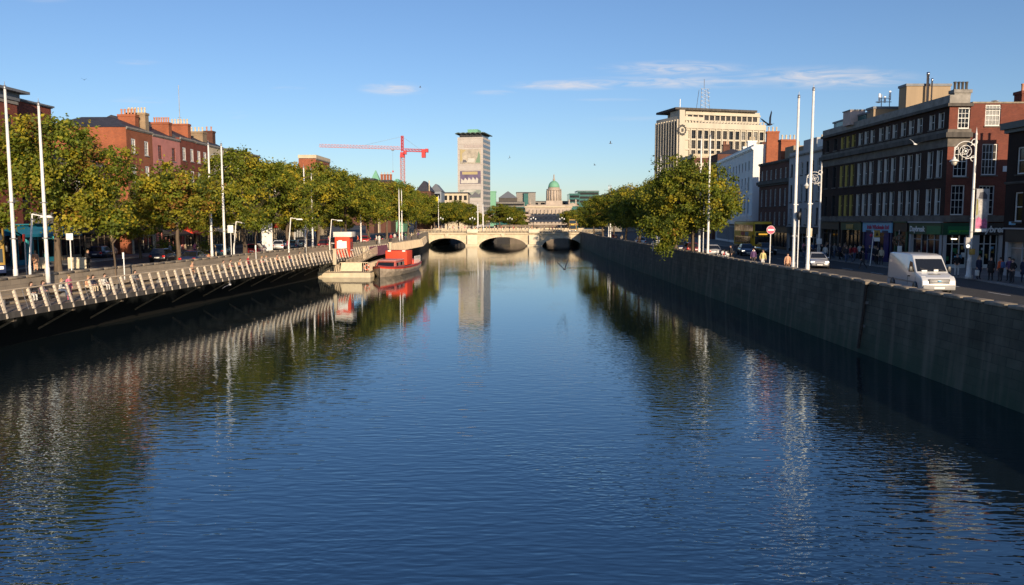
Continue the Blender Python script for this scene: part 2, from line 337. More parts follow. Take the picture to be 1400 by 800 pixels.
# ------------------------------------------------------------------ the setting: water, banks, streets
ST = 3.4          # street level above the water
def watermat():
    m, t, b = newmat('river_water'); b.inputs['Base Color'].default_value = (.008,.014,.018,1); b.inputs['Roughness'].default_value = .008; b.inputs['IOR'].default_value = 2.7
    b.inputs['Specular IOR Level'].default_value = .5; b.inputs['Specular Tint'].default_value = (.52,.82,1,1)
    g = t.nodes.new('ShaderNodeNewGeometry')
    def noise(sc, rot, detail, dist=0):
        mp = t.nodes.new('ShaderNodeMapping'); mp.inputs['Scale'].default_value = sc; mp.inputs['Rotation'].default_value = (0, 0, R(rot)); t.links.new(g.outputs['Position'], mp.inputs[0])
        n = t.nodes.new('ShaderNodeTexNoise'); n.inputs['Scale'].default_value = 1; n.inputs['Detail'].default_value = detail; n.inputs['Roughness'].default_value = .5; n.inputs['Distortion'].default_value = dist
        t.links.new(mp.outputs[0], n.inputs['Vector']); return n.outputs[0]
    def math_(op, a, b_, c=None):
        n = t.nodes.new('ShaderNodeMath'); n.operation = op
        for i, v in enumerate((a, b_, c)):
            if v is None: continue
            if isinstance(v, (int, float)): n.inputs[i].default_value = v
            else: t.links.new(v, n.inputs[i])
        return n.outputs[0]
    a = noise((1.0, 3.4, 1), 9, .6, .7); b1 = noise((1.5, 4.2, 1), -18, .6, .6); c = noise((4.0, 7.0, 1), 5, .5, .4)
    patch = noise((.035, .028, 1), 20, 3, .8)
    pr = t.nodes.new('ShaderNodeMapRange'); t.links.new(patch, pr.inputs[0]); pr.inputs[1].default_value = .46; pr.inputs[2].default_value = .58; pr.inputs[3].default_value = .0; pr.inputs[4].default_value = 1.5
    # calm water near the banks, ruffled in the open river
    h = math_('ADD', math_('MULTIPLY', a, .85), math_('MULTIPLY', b1, .55))
    h = math_('ADD', h, math_('MULTIPLY', math_('MULTIPLY', c, pr.outputs[0]), .9))
    # livelier wind ripples in the wide reach by the footbridge, calmer towards the stone bridge and along the walls
    sp = t.nodes.new('ShaderNodeSeparateXYZ'); t.links.new(g.outputs['Position'], sp.inputs[0])
    wy = t.nodes.new('ShaderNodeMapRange'); t.links.new(sp.outputs[1], wy.inputs[0]); wy.inputs[1].default_value = 12; wy.inputs[2].default_value = 60; wy.inputs[3].default_value = 4.4; wy.inputs[4].default_value = .62
    wx = t.nodes.new('ShaderNodeMapRange'); t.links.new(math_('ABSOLUTE', sp.outputs[0], 0), wx.inputs[0]); wx.inputs[1].default_value = 8; wx.inputs[2].default_value = 21; wx.inputs[3].default_value = 1.0; wx.inputs[4].default_value = .6
    h = math_('MULTIPLY', math_('MULTIPLY', h, wy.outputs[0]), wx.outputs[0])
    bn = t.nodes.new('ShaderNodeBump'); bn.inputs['Strength'].default_value = 1; bn.inputs['Distance'].default_value = .0050
    t.links.new(h, bn.inputs['Height']); t.links.new(bn.outputs[0], b.inputs['Normal'])
    return m
def poly_obj(name, pts, z, m, kind='structure'):
    mb = MB(); mb.add([(x, y, z) for x, y in pts], [tuple(range(len(pts)))]); o = mb.build(name, m); tag(o, kind=kind); return o

LW = [(-34.5,-60),(-33.2,20),(-32.6,45),(-31.9,55),(-30,72),(-28.2,95),(-24.6,134.6),(-23.0,165),(-23.6,200),(-25,235),(-25,285)]     # left quay line
RW = [(21.6,-60),(21.4,32),(21.0,60),(20.5,90),(19.8,130),(19.5,170),(20.6,235),(20.6,285)]                               # right quay line
def lin(tab, y):
    for (x0, y0), (x1, y1) in zip(tab[:-1], tab[1:]):
        if y <= y1: return x0 + (x1 - x0) * (y - y0) / (y1 - y0)
    return tab[-1][0]
def lw(y): return lin(LW, y)
def rw(y): return lin(RW, y)

o = MB().add([(-70,-70,0),(60,-70,0),(60,900,0),(-70,900,0)], [(0,1,2,3)]).build('river_water', watermat()); tag(o, 'dark blue tidal river with small ripples', 'river', kind='structure')
FAR_L = [(-6,322),(12,420),(48,600),(80,900)]; FAR_R = [(46,420),(90,600),(150,900)]
left_line = LW + FAR_L; right_line = RW + FAR_R
mb = MB(); n = len(left_line)
mb.add([(x - .3, y, ST) for x, y in left_line] + [(-2500, 900, ST), (-2500, -60, ST)], [tuple(range(n + 2))])
mb.add([(x + .3, y, ST) for x, y in right_line] + [(2500, 900, ST), (2500, -60, ST)], [tuple(range(len(right_line) + 2))])
mb.add([(-2500, 900, ST), (2500, 900, ST), (4000, 5000, ST), (-4000, 5000, ST)], [(0,1,2,3)])
tag(mb.build('ground', G['asphalt']), kind='structure')
# pavements with kerbs, roads with markings
def strip(name, inner, outer, z0, z1, m):
    mb = MB()
    for (a0, a1), (b0, b1) in zip(zip(inner[:-1], inner[1:]), zip(outer[:-1], outer[1:])):
        mb.add([(*a0, z0), (*a1, z0), (*b1, z0), (*b0, z0), (*a0, z1), (*a1, z1), (*b1, z1), (*b0, z1)], [(4,5,6,7), (0,1,5,4), (3,7,6,2)])
    o = mb.build(name, m); tag(o, kind='structure'); return o
ysL = [-40, 20, 45, 55, 72, 95, 134, 165, 198]
strip('pavement', [(lw(y) - .45, y) for y in ysL], [(lw(y) - 4.6, y) for y in ysL], ST, ST + .13, G['paving'])
strip('kerb', [(lw(y) - 4.6, y) for y in ysL], [(lw(y) - 4.9, y) for y in ysL], ST, ST + .125, G['kerb'])
strip('pavement', [(-45.2 + .018 * (y - 100), y) for y in ysL], [(-50, y) for y in ysL], ST, ST + .13, G['paving'])
strip('kerb', [(-44.9 + .018 * (y - 100), y) for y in ysL], [(-45.2 + .018 * (y - 100), y) for y in ysL], ST, ST + .125, G['kerb'])
KR = [(31.5,-40),(31.8,20),(33.8,50),(35.2,60),(35.7,78),(35.9,100),(36.2,130),(36.5,200)]
FX = [(39.5,y) for _, y in KR]
strip('pavement', [(x + .3, y) for x, y in KR], [(47, y) for x, y in KR], ST, ST + .13, G['paving'])
strip('kerb', KR, [(x + .3, y) for x, y in KR], ST, ST + .125, G['kerb'])
strip('pavement', [(rw(y) + .5, y) for y in ysL], [(rw(y) + 1.6, y) for y in ysL], ST, ST + .13, G['paving'])
mb = MB()
for k in range(24):
    y = 10 + k * 6.2
    for fx in (.36, .68):
        x = (rw(y) + 1.6) * (1 - fx) + lin(KR, y) * fx; x2 = (rw(y + 2.4) + 1.6) * (1 - fx) + lin(KR, y + 2.4) * fx
        mb.add([(x - .06, y, ST + .004), (x + .06, y, ST + .004), (x2 + .06, y + 2.4, ST + .004), (x2 - .06, y + 2.4, ST + .004)], [(0,1,2,3)])
for k in range(28):
    y = 30 + k * 6.2; fx = .5
    x = (lw(y) - 4.9) * fx + (-45 + .018 * (y - 100)) * fx
    mb.add([(x - .06, y, ST + .004), (x + .06, y, ST + .004), (x + .06, y + 2.4, ST + .004), (x - .06, y + 2.4, ST + .004)], [(0,1,2,3)])
tag(mb.build('road_markings', G['paint_white']), kind='structure')

# quay walls
def quay(name, line, side, top, thick, label, face_mat):
    t = thing(name, label, 'quay wall', (line[0][0], line[0][1], 0))
    ox, oy = line[0]
    mb = MB(); cp = MB()
    for (x0, y0), (x1, y1) in zip(line[:-1], line[1:]):
        b = side * -.35       # battered foot
        vs = [(x0 + b - ox, y0 - oy, -1.5), (x1 + b - ox, y1 - oy, -1.5), (x1 - ox, y1 - oy, top - .16), (x0 - ox, y0 - oy, top - .16)]
        vs += [(x + side * thick, y, z) for x, y, z in [(x0 - ox, y0 - oy, -1.5), (x1 - ox, y1 - oy, -1.5), (x1 - ox, y1 - oy, top - .16), (x0 - ox, y0 - oy, top - .16)]]
        mb.add(vs, [(0,1,2,3), (4,7,6,5), (3,2,6,7)])
        L = math.hypot(x1 - x0, y1 - y0); k = max(1, int(L / 1.6))
        for i in range(k):
            f0, f1 = i / k + .004, (i + 1) / k - .004
            j = random.uniform(-.012, .012)
            pa = (x0 + (x1 - x0) * f0 - ox, y0 + (y1 - y0) * f0 - oy); pb = (x0 + (x1 - x0) * f1 - ox, y0 + (y1 - y0) * f1 - oy)
            e = side * -.06; q = side * (thick + .05)
            poly = [(pa[0] + e, pa[1]), (pb[0] + e, pb[1]), (pb[0] + q, pb[1]), (pa[0] + q, pa[1])]
            cp.slab(poly, top - .158, top + j)
    mb.build('wall_face', face_mat, t, fix=True); cp.build('coping', G['coping'], t, bevel=.02, seg=1)
    return t
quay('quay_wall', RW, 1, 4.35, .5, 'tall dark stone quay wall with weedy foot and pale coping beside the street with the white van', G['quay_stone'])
quay('quay_wall', LW, -1, 4.3, .45, 'pale topped quay wall behind the timber boardwalk', brickmat('quay_granite', (.34,.28,.21), (.30,.25,.19), (.22,.18,.14), 1.0, .42, .012, dirt=.25, algae_or_shade=((.006,.006,.005), 1.3, 2.5)))  # near-black lower band paints the deep shade under the boardwalk
# far banks beyond the bridge
for ln, s in ((left_line[-5:], -1), (right_line[-4:], 1)):
    mb = MB()
    for (x0, y0), (x1, y1) in zip(ln[:-1], ln[1:]):
        mb.add([(x0, y0, -1), (x1, y1, -1), (x1, y1, 4.2), (x0, y0, 4.2), (x0 + s, y0, -1), (x1 + s, y1, -1), (x1 + s, y1, 4.2), (x0 + s, y0, 4.2)], [(0,1,2,3), (4,5,6,7), (3,2,6,7)])
    tag(mb.build('quay_wall', G['grimy_stone']), 'far stone quay wall beyond the arched bridge on the %s side of the river' % ('left' if s < 0 else 'right'), 'quay wall')
# pipe running down the right wall
py_ = 46.3
t = thing('drain_pipe', 'rusty drain pipe with white head running down the dark quay wall below the van', 'pipe', (rw(py_) - .12, py_, 3.9))
MB().path([(0.02, 0, .35), (-.1, 0, .1), (-.14, .1, -1.4), (-.3, .25, -3.6)], .095).build('pipe', mat('rusty_pipe', (.05,.036,.026), .8, var=.5, scale=6), t)
MB().box(-.24, .5, -.2, .2, .26, .46).build('pipe_head', G['coping'], t, bevel=.02)
MB().box(-.1, .1, -.09, .02, -.9, -.75).build('bracket', G['steel'], t); MB().box(-.14, .06, -.02, .1, -2.3, -2.15).build('bracket', G['steel'], t)

# ------------------------------------------------------------------ buildings
GLS = ['glass', 'glass', 'glass', 'glass_curtain', 'glass', 'glass_blind']
def frame_fn(side, W, D):
    if side == 'front': return lambda u, z, d: (u, d, z)
    if side == 'right': return lambda u, z, d: (W - d, u, z)
    if side == 'left': return lambda u, z, d: (d, D - u, z)
    return lambda u, z, d: (W - u, D - d, z)
def wall_sheet(mb, f, L, z0, z1, ops, dep=.16, mi=0):
    us = sorted({0, L, *[o[0] for o in ops], *[o[1] for o in ops]}); zs = sorted({z0, z1, *[o[2] for o in ops], *[o[3] for o in ops]})
    for ua, ub in zip(us[:-1], us[1:]):
        for za, zb in zip(zs[:-1], zs[1:]):
            uc, zc = (ua + ub) / 2, (za + zb) / 2
            if any(o[0] < uc < o[1] and o[2] < zc < o[3] for o in ops): continue
            mb.quad(f(ua, za, 0), f(ub, za, 0), f(ub, zb, 0), f(ua, zb, 0), mi)
    for o in ops:
        d = o[4].get('dep', dep) if len(o) > 4 else dep
        u0, u1, a, b = o[:4]
        mb.quad(f(u0, a, 0), f(u0, a, d), f(u0, b, d), f(u0, b, 0), mi); mb.quad(f(u1, a, 0), f(u1, b, 0), f(u1, b, d), f(u1, a, d), mi)
        mb.quad(f(u0, b, 0), f(u0, b, d), f(u1, b, d), f(u1, b, 0), mi); mb.quad(f(u0, a, 0), f(u1, a, 0), f(u1, a, d), f(u0, a, d), mi)
def fbox(mb, f, u0, u1, z0, z1, d0, d1, mi=0):
    a, b = f(u0, z0, d0), f(u1, z1, d1)
    mb.box(min(a[0], b[0]), max(a[0], b[0]), min(a[1], b[1]), max(a[1], b[1]), min(a[2], b[2]), max(a[2], b[2]), mi)
def window(par, f, u0, u1, z0, z1, fm='frame', nu=2, nz=4, fw=.06, d=.10, sill='limestone', glass=None, sash=True, liner=False):
    mb = MB(); e = .003
    u0 += e; u1 -= e; z0 += e; z1 -= e
    fbox(mb, f, u0, u0 + fw, z0, z1, d, d + .07); fbox(mb, f, u1 - fw, u1, z0, z1, d, d + .07)
    fbox(mb, f, u0 + fw, u1 - fw, z0, z0 + fw, d, d + .07); fbox(mb, f, u0 + fw, u1 - fw, z1 - fw, z1, d, d + .07)
    iu0, iu1, iz0, iz1 = u0 + fw, u1 - fw, z0 + fw, z1 - fw
    zm = (iz0 + iz1) / 2
    if sash: fbox(mb, f, iu0, iu1, zm - .03, zm + .03, d + .012, d + .06)
    for i in range(1, nu):
        u = iu0 + (iu1 - iu0) * i / nu; fbox(mb, f, u - .016, u + .016, iz0, iz1, d + .02, d + .055)
    for i in range(1, nz):
        z = iz0 + (iz1 - iz0) * i / nz
        if sash and abs(z - zm) < .05: continue
        fbox(mb, f, iu0, iu1, z - .016, z + .016, d + .022, d + .053)
    if liner:
        fbox(mb, f, u0, u0 + .035, z0 + .001, z1 - .001, .005, d - .002); fbox(mb, f, u1 - .035, u1, z0 + .001, z1 - .001, .005, d - .002)
    w = mb.build('window', G[fm], par)
    pm = MB(); g = glass or random.choice(GLS)
    j = random.uniform(-.004, .004)
    pm.quad(f(iu0, iz0, d + .058 + j), f(iu1, iz0, d + .058 - j), f(iu1, iz1, d + .058 - j), f(iu0, iz1, d + .058 + j))
    fbox(pm, f, u0, u1, z0, z1, d + .075, d + .09)
    pm.build('pane', G[g], w)
    if sill:
        sm = MB(); fbox(sm, f, u0 - .09, u1 + .09, z0 - .13, z0 - .012, -.10, .1); sm.build('sill', G[sill], w)
    return w
def cornice(par, name, W, D, z0, z1, pr, m, sides='fblr', x0=0, x1=None):
    x1 = W if x1 is None else x1
    mb = MB(); L = x0 - (pr if 'l' in sides else 0); Rr = x1 + (pr if 'r' in sides else 0)
    if 'f' in sides:
        mb.box(L, Rr, -pr, .03, z0 + .35 * (z1 - z0), z1); mb.box(L + pr * .45 * ('l' in sides), Rr - pr * .45 * ('r' in sides), -pr * .5, .03, z0, z0 + .348 * (z1 - z0))
    if 'r' in sides: mb.box(x1 - .03, Rr, .032, D, z0, z1)
    if 'l' in sides: mb.box(L, x0 + .03, .032, D, z0, z1)
    if 'b' in sides: mb.box(L, Rr, D + .001, D + pr, z0, z1)
    return mb.build(name, G[m] if isinstance(m, str) else m, par)
def building(name, label, cat, loc, rz, W, D, H, wm, front=(), right=(), left=(), back=(), roof='flat', roofm='lead', group=None, rh=3.0, wdef={}, parapet=0, front_mat=None):
    t = thing(name, label, cat, loc, rz, group)
    mb = MB(); sides = dict(front=(front, W), right=(right, D), left=(left, D), back=(back, W))
    for sd, (ops, L) in sides.items():
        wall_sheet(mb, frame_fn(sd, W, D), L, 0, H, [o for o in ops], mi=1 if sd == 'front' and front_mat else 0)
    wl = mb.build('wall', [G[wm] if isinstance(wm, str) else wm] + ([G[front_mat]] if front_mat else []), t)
    for sd, (ops, L) in sides.items():
        f = frame_fn(sd, W, D)
        for o in ops:
            kw = dict(wdef); 
            if len(o) > 4: kw.update(o[4])
            if kw.pop('skip', False): continue
            kw.pop('dep', None)
            window(t, f, *o[:4], **kw)
    rb = MB(); e = .12
    if roof == 'flat':
        rb.box(.002, W - .002, .002, D - .002, H - .35 if parapet == 0 else H - parapet, H - .3 + .302 if parapet == 0 else H - parapet + .05)
    elif roof == 'hip':
        i = min(W, D) / 2 * .98
        if W >= D: rg = [(i, D/2, H + rh), (W - i, D/2, H + rh)]
        else: rg = [(W/2, i, H + rh), (W/2, D - i, H + rh)]
        vs = [(-e,-e,H),(W+e,-e,H),(W+e,D+e,H),(-e,D+e,H)] + rg
        rb.add(vs, [(0,1,5,4),(2,3,4,5),(1,2,5),(3,0,4),(3,2,1,0)] if W >= D else [(0,1,4),(1,2,5,4),(2,3,5),(3,0,4,5),(3,2,1,0)])
    elif roof == 'gable':      # ridge along the facade
        vs = [(0,-e,H),(W,-e,H),(W,D+e,H),(0,D+e,H),(0,D/2,H+rh),(W,D/2,H+rh)]
        rb.add(vs, [(0,1,5,4),(2,3,4,5),(1,2,5),(3,0,4),(3,2,1,0)])
    rb.build('roof', G[roofm], t)
    return t
def chimney(par, x, y, z0, w, d, h, npots, m='brick_brown', pm='terracotta', along='x'):
    mb = MB(); mb.box(x - w/2, x + w/2, y - d/2, y + d/2, z0, z0 + h - .3); mb.box(x - w/2 - .08, x + w/2 + .08, y - d/2 - .08, y + d/2 + .08, z0 + h - .298, z0 + h)
    c = mb.build('chimney', G[m], par)
    for i in range(npots):
        k = (i + .5) / npots - .5
        px, py = (x + k * (w - .1), y) if along == 'x' else (x, y + k * (d - .1))
        MB().lathe([(.13, 0), (.15, .08), (.11, .12), (.12, .62), (.15, .66), (.14, .75)], (px, py, z0 + h), 8).build('chimney_pot', G[pm], c)
    return c
def shopfront(par, f, u0, u1, ztop, fascia_m, stall_m, pil_m, text=None, tm=None, tsize=.5, door=True, fh=.9, glass='glass', tx=None, proud=.14, rot=None):
    """pilasters, fascia, shop window panes, stall riser and door in an opening of the wall"""
    mb = MB(); fbox(mb, f, u0, u1, ztop - fh, ztop, -proud, .05); fa = mb.build('fascia', G[fascia_m], par)
    mb = MB(); fbox(mb, f, u0 - .05, u1 + .05, ztop + .002, ztop + .12, -proud - .14, .04); mb.build('fascia_moulding', G[pil_m], fa)
    for u in (u0, u1 - .34):
        mb = MB(); fbox(mb, f, u, u + .34, 0, ztop - fh - .002, -.09, .12); fbox(mb, f, u - .03, u + .37, 0, .35, -.12, .1); mb.build('pilaster', G[pil_m], par)
    a, b = u0 + .342, u1 - .342; zt = ztop - fh - .004
    du = a + (b - a) * .42
    spans = [(a, du - .5), (du + .5, b)] if door and b - a > 2.6 else [(a, b)]
    for s0, s1 in spans:
        if s1 - s0 < .3: continue
        mb = MB(); fbox(mb, f, s0, s1, 0, .5, .04, .3); mb.build('stall_riser', G[stall_m], par)
        mb = MB(); k = max(1, round((s1 - s0) / 1.3))
        for i in range(k + 1):
            u = s0 + (s1 - s0 - .06) * i / k; fbox(mb, f, u, u + .06, .502, zt, .1, .18)
        fbox(mb, f, s0, s1, zt - .5, zt - .44, .11, .17); w = mb.build('shop_window', G[pil_m], par)
        pm = MB(); fbox(pm, f, s0 + .01, s1 - .01, .502, zt, .19, .24); pm.build('pane', G[glass], w)
    if len(spans) == 2:
        mb = MB(); fbox(mb, f, du - .498, du + .498, 0, zt, .26, .32); d = mb.build('door', G['frame_dark'], par)
        pm = MB(); fbox(pm, f, du - .38, du + .38, .3, zt - .6, .22, .258); pm.build('pane', G['glass'], d)
        pm = MB(); fbox(pm, f, du + .3, du + .34, .95, 1.2, .17, .218); pm.build('handle', G['chrome'], d)
    return fa

RB, LB = -math.pi / 2, math.pi / 2        # facade rotations on the right and on the left bank
# --- right bank: long dark brick terrace with stone bands
def uL(Y, Yfar): return Yfar - Y
YN, YF, XF = 72.0, 101.0, 39.5; Wd = YF - YN
cols = [99.4, 97.0, 94.9, 93.4, 91.9, 90.1, 88.6, 87.1, 85.1, 83.6, 82.1, 80.3, 78.7, 77.1, 74.9, 73.3]
fr = []
for i, Y in enumerate(cols):
    u = YF - Y; st = {'nu': 2, 'nz': 2, 'fw': .035, 'd': .20, 'dep': .32, 'liner': True, 'glass': random.choice(['glass','glass','glass_curtain'])}
    if i < 2: st['fm'] = 'frame_dark'
    elif i < 5: st['fm'] = 'frame_yellow'
    fr += [(u - .47, u + .47, 12.95, 14.35, dict(st, nz=2)), (u - .47, u + .47, 8.45, 10.95, st), (u - .47, u + .47, 4.97, 7.45, st)]
shop_ops = [(.6, 6.2), (6.8, 12.2), (12.7, 19.4), (20.0, 22.6), (23.0, Wd - .12)]
fr += [(a, b, 0, 4.3, {'skip': True, 'dep': .35}) for a, b in shop_ops]
rt = [(1.35 - .55, 1.35 + .55, 12.75, 14.65, {'nu': 3, 'nz': 4, 'fw': .1}), (1.25 - .65, 1.25 + .65, 8.45, 11.2, {'nu': 3, 'nz': 4, 'fw': .1, 'glass': 'glass'}), (1.15 - .62, 1.15 + .62, 4.97, 7.7, {'nu': 3, 'nz': 4, 'fw': .1}),
      (3.25, 4.65, 13.0, 14.9, {'nu': 4, 'nz': 4, 'fw': .09, 'glass': 'glass_blind'}), (3.15, 4.55, 8.6, 11.4, {'nu': 4, 'nz': 4, 'fw': .09, 'glass': 'glass_curtain'}), (3.05, 4.5, 5.0, 7.65, {'nu': 4, 'nz': 4, 'fw': .09}),
      (5.75, 7.0, 8.6, 11.4, {'nu': 3, 'nz': 4, 'fw': .09}), (5.75, 7.0, 5.0, 7.65, {'nu': 3, 'nz': 4, 'fw': .09}), (.3, 8.6, 0, 4.3, {'skip': True, 'dep': .35})]
BT = building('brick_terrace', 'long dark brick corner building with grey stone bands and a row of shops below', 'building', (XF, YF, ST + .02), RB, Wd, 14, 15.0, G['brick_corner'], front_mat='brick_shaded', front=fr, right=rt, wdef={'sill': 'terrace_stone'}, parapet=.5)
fq = frame_fn('front', Wd, 14); fg = frame_fn('right', Wd, 14)
def tband(name, z0, z1, pr, m, du=2.0):
    mb = MB(); mb.box(0, Wd + pr, -pr, .03, z0, z1); mb.box(Wd - .03, Wd + pr, .032, du, z0, z1); return mb.build(name, G[m], BT)
tband('string_course', 4.35, 4.93, .09, 'terrace_stone', 8.4); tband('frieze', 11.15, 11.95, .06, 'terrace_stone'); tband('cornice', 11.952, 12.4, .42, 'grimy_stone'); tband('cornice', 12.402, 12.7, .14, 'terrace_stone')
tband('parapet', 14.72, 15.0, .3, 'grimy_stone'); tband('parapet', 15.002, 15.75, .05, 'limestone', 1.8)
MB().box(Wd - .5, Wd + .06, 2.02, 13.9, 15.0, 15.14).build('wall_coping', G['coping'], BT)
c = chimney(BT, Wd - .55, 1.2, 15.75, .8, 1.5, .5, 4, 'limestone', 'grimy_stone', 'y')
chimney(BT, Wd - .6, 9.8, 15.0, 1.2, 2.6, 2.3, 3, 'brick_corner', 'terracotta', 'y')
chimney(BT, Wd - 6, 11, 15.0, 1.2, 2.2, 2.0, 3, 'brick_corner', 'terracotta', 'y')
# shops
shopfront(BT, fq, .6, 6.2, 4.25, 'black', 'black', 'grimy_stone'); shopfront(BT, fq, 6.8, 12.2, 4.25, 'green_dark', 'black', 'black')
MB().box(8.4, 10.2, -.2, -.145, 3.5, 4.0).build('sign_board', G['gold'], BT)
fa = shopfront(BT, fq, 12.7, 19.4, 4.25, 'lightblue', 'navy', 'navy', fh=1.05)
lettering('Irish Wholesale Ltd', .62, (16.35, -.165, 3.55), G['red_text'], fa, sx=1.02, bold=.015)
mb = MB()
for k in range(3): mb.box(13.6 + k * 1.9, 14.9 + k * 1.9, -.16, -.142, 3.21, 3.4)
mb.build('sign_panel', G['navy'], fa)
MB().box(13.1, 15.2, .0, .09, 0, 3.19).build('shutter', G['purple'], BT); MB().box(17.5, 18.6, .0, .09, 0, 3.19).build('shutter', G['purple'], BT)
shopfront(BT, fq, 20.0, 22.6, 4.25, 'black', 'black', 'green_dark', door=False)
fa = shopfront(BT, fq, 23.0, Wd - .12, 4.25, 'green_dark', 'white', 'grey_render', fh=1.1)
lettering('Daybreak', .72, (24.6, -.165, 3.42), G['white'], fa, bold=.02)
MB().box(26.4, Wd - .2, -.17, -.142, 3.2, 3.95).build('sign_panel', G['green_sign'], fa)
mb = MB(); mb.box(Wd + .01, Wd + .16, -.14, 3.0, 3.15, 4.25); fa = mb.build('fascia', G['green_dark'], BT)
MB().box(Wd + .162, Wd + .19, .3, 2.4, 3.25, 3.95).build('sign_panel', G['green_sign'], fa)
lettering('green grocer', .34, (Wd + .21, 1.3, 3.42), G['green_text'], fa, rot=(math.pi/2, 0, math.pi/2))
MB().box(Wd + .01, Wd + .16, 3.004, 9.2, 3.15, 4.25).build('fascia', G['black'], BT)
lettering('Daybreak', .80, (Wd + .18, 4.35, 3.42), G['white'], BT, rot=(math.pi/2, 0, math.pi/2), bold=.025, shear=.12)
for y0, y1 in ((0.0, .3), (2.3, 3.3), (5.1, 6.2), (7.9, 8.6)):
    MB().box(Wd - .1, Wd + .08, y0 + .005, y1, 0, 3.145).build('pilaster', G['grey_render'], BT)
for y0, y1 in ((.305, 2.295), (3.305, 5.095), (6.205, 7.895)):
    m = MB()
    m.box(Wd - .3, Wd - .2, y0, y1, 0, .45)
    for k in range(4): yy = y0 + (y1 - y0 - .07) * k / 3; m.box(Wd - .3, Wd - .2, yy, yy + .07, .452, 3.1)
    m.box(Wd - .29, Wd - .21, y0, y1, 2.3, 2.37)
    sw = m.build('shop_window', G['frame'], BT)
    MB().box(Wd - .34, Wd - .31, y0, y1, 0, 3.14).build('pane', G['glass'], sw)
    mm = MB()
    for k in range(9):
        yy = random.uniform(y0 + .1, y1 - .4); zz = random.uniform(.6, 1.9); mm.box(Wd - .305, Wd - .302, yy, yy + random.uniform(.2, .4), zz, zz + random.uniform(.2, .45), random.randrange(4))
    mm.build('poster', [G['white'], G['lightblue'], G['green_sign'], G['gold']], sw)
MB().box(Wd - .28, Wd - .2, .9, 1.4, 2.75, 2.83).build('shop_lamp', emit('shop_lamp_glow', (1, .8, .5), 4), BT)
MB().box(Wd + .01, Wd + .05, 5.1, 5.7, 8.9, 9.4).build('wall_plaque', G['white'], BT)
# rooftop: tan plant rooms, flues, aerials, green cladding
def rooftop(name, label, cat, x0, x1, y0, y1, z0, z1, m, trim='lead'):
    t = thing(name, label, cat, (x0, y0, z0))
    MB().box(0, x1 - x0, 0, y1 - y0, 0, z1 - z0).build('wall', G[m], t)
    MB().box(-.1, x1 - x0 + .1, -.1, y1 - y0 + .1, z1 - z0 + .002, z1 - z0 + .25).build('roof_edge', G[trim], t); return t
def roofbox(name, label, pa, pb, ytop, Y, dY, zb, m):
    a, b = at(pa, Y), at(pb, Y); return rooftop(name, label, 'plant room', a.x, b.x, Y, Y + dY, zb, zat(ytop, Y) - .25, m)
roofbox('plant_room', 'tall tan rooftop plant room with metal flues on the brick terrace', 1229, 1288, 119, 84, 1.6, 18.0, 'tan_render')
roofbox('plant_room', 'low tan rooftop plant room left of the tall flues', 1186, 1243, 149, 88, 1.6, 18.0, 'tan_render')
t = thing('roof_flue', 'pair of shiny metal flues in front of the tan plant room', 'flue', at(1257, 83.6, 18.3))
for k, (dx, h, r) in enumerate(((0, zat(104, 83.6) - 18.3, .13), (.45, zat(112, 83.6) - 18.3, .08))):
    MB().lathe([(r, 0), (r, h - .3), (r * 1.25, h - .28), (r * 1.25, h)], (dx, 0, 0), 10).build('flue_pipe', G['chrome'], t)
t = thing('phone_mast', 'white phone aerials on a short roof frame above the brick terrace', 'aerial', at(1196, 88.5, zat(149, 88.5)))
MB().tube((0,0,0), (0,0,1.3), .05).tube((.9,0,0), (.9,0,1.5), .05).tube((-.3,0,.5), (1.1,0,.5), .04).tube((-.1,0,.9), (1,0,.9), .03).build('mast_frame', G['steel'], t)
for x, z, h in ((-.25, .6, .8), (.35, .4, .7), (.9, .7, 1.0)): MB().box(x - .11, x + .11, -.1, .02, z, z + h).build('antenna', G['white'], t, bevel=.03)
MB().lathe([(0.02, 0), (.3, .1), (.33, .16)], (-.35, -.1, .35), 10).build('dish', G['white'], t)
a = at(1117, 99); MBx = thing('roof_storey', 'blue grey set back roof storey with glazing on the dark terrace', 'roof storey', (a.x + 1.5, 99, ST + 15))
MB().box(0, 7, -10, 0, 0, zat(172, 99) - 18.4).build('wall', mat('blue_cladding', (.10,.16,.19), .4, var=.15), MBx)
MB().box(-.07, -.01, -9, -1, .5, 1.4).build('window_band', G['teal_glass'], MBx); MB().box(-.15, 7, -10.2, .1, zat(172, 99) - 18.398, zat(172, 99) - 18.2).build('roof_edge', G['lead'], MBx)
t = thing('roof_shed', 'small pale roof hut with cross braced railings on the dark terrace', 'roof hut', at(1155, 92, 18.9))
MB().box(0, 1.7, 0, 2, 0, 1.6).build('wall', mat('pale_pink', (.55,.42,.37), .8), t); MB().box(-.08, 1.78, -.08, 2.08, 1.602, 1.72).build('roof', G['lead'], t)
mb = MB()
for k in range(5): mb.tube((1.9 + k * .55, -.5, 0), (1.9 + k * .55, -.5, 1.1), .03, n=5)
mb.tube((1.9, -.5, 1.1), (4.1, -.5, 1.1), .03, n=5); mb.build('railing', G['steel'], t)

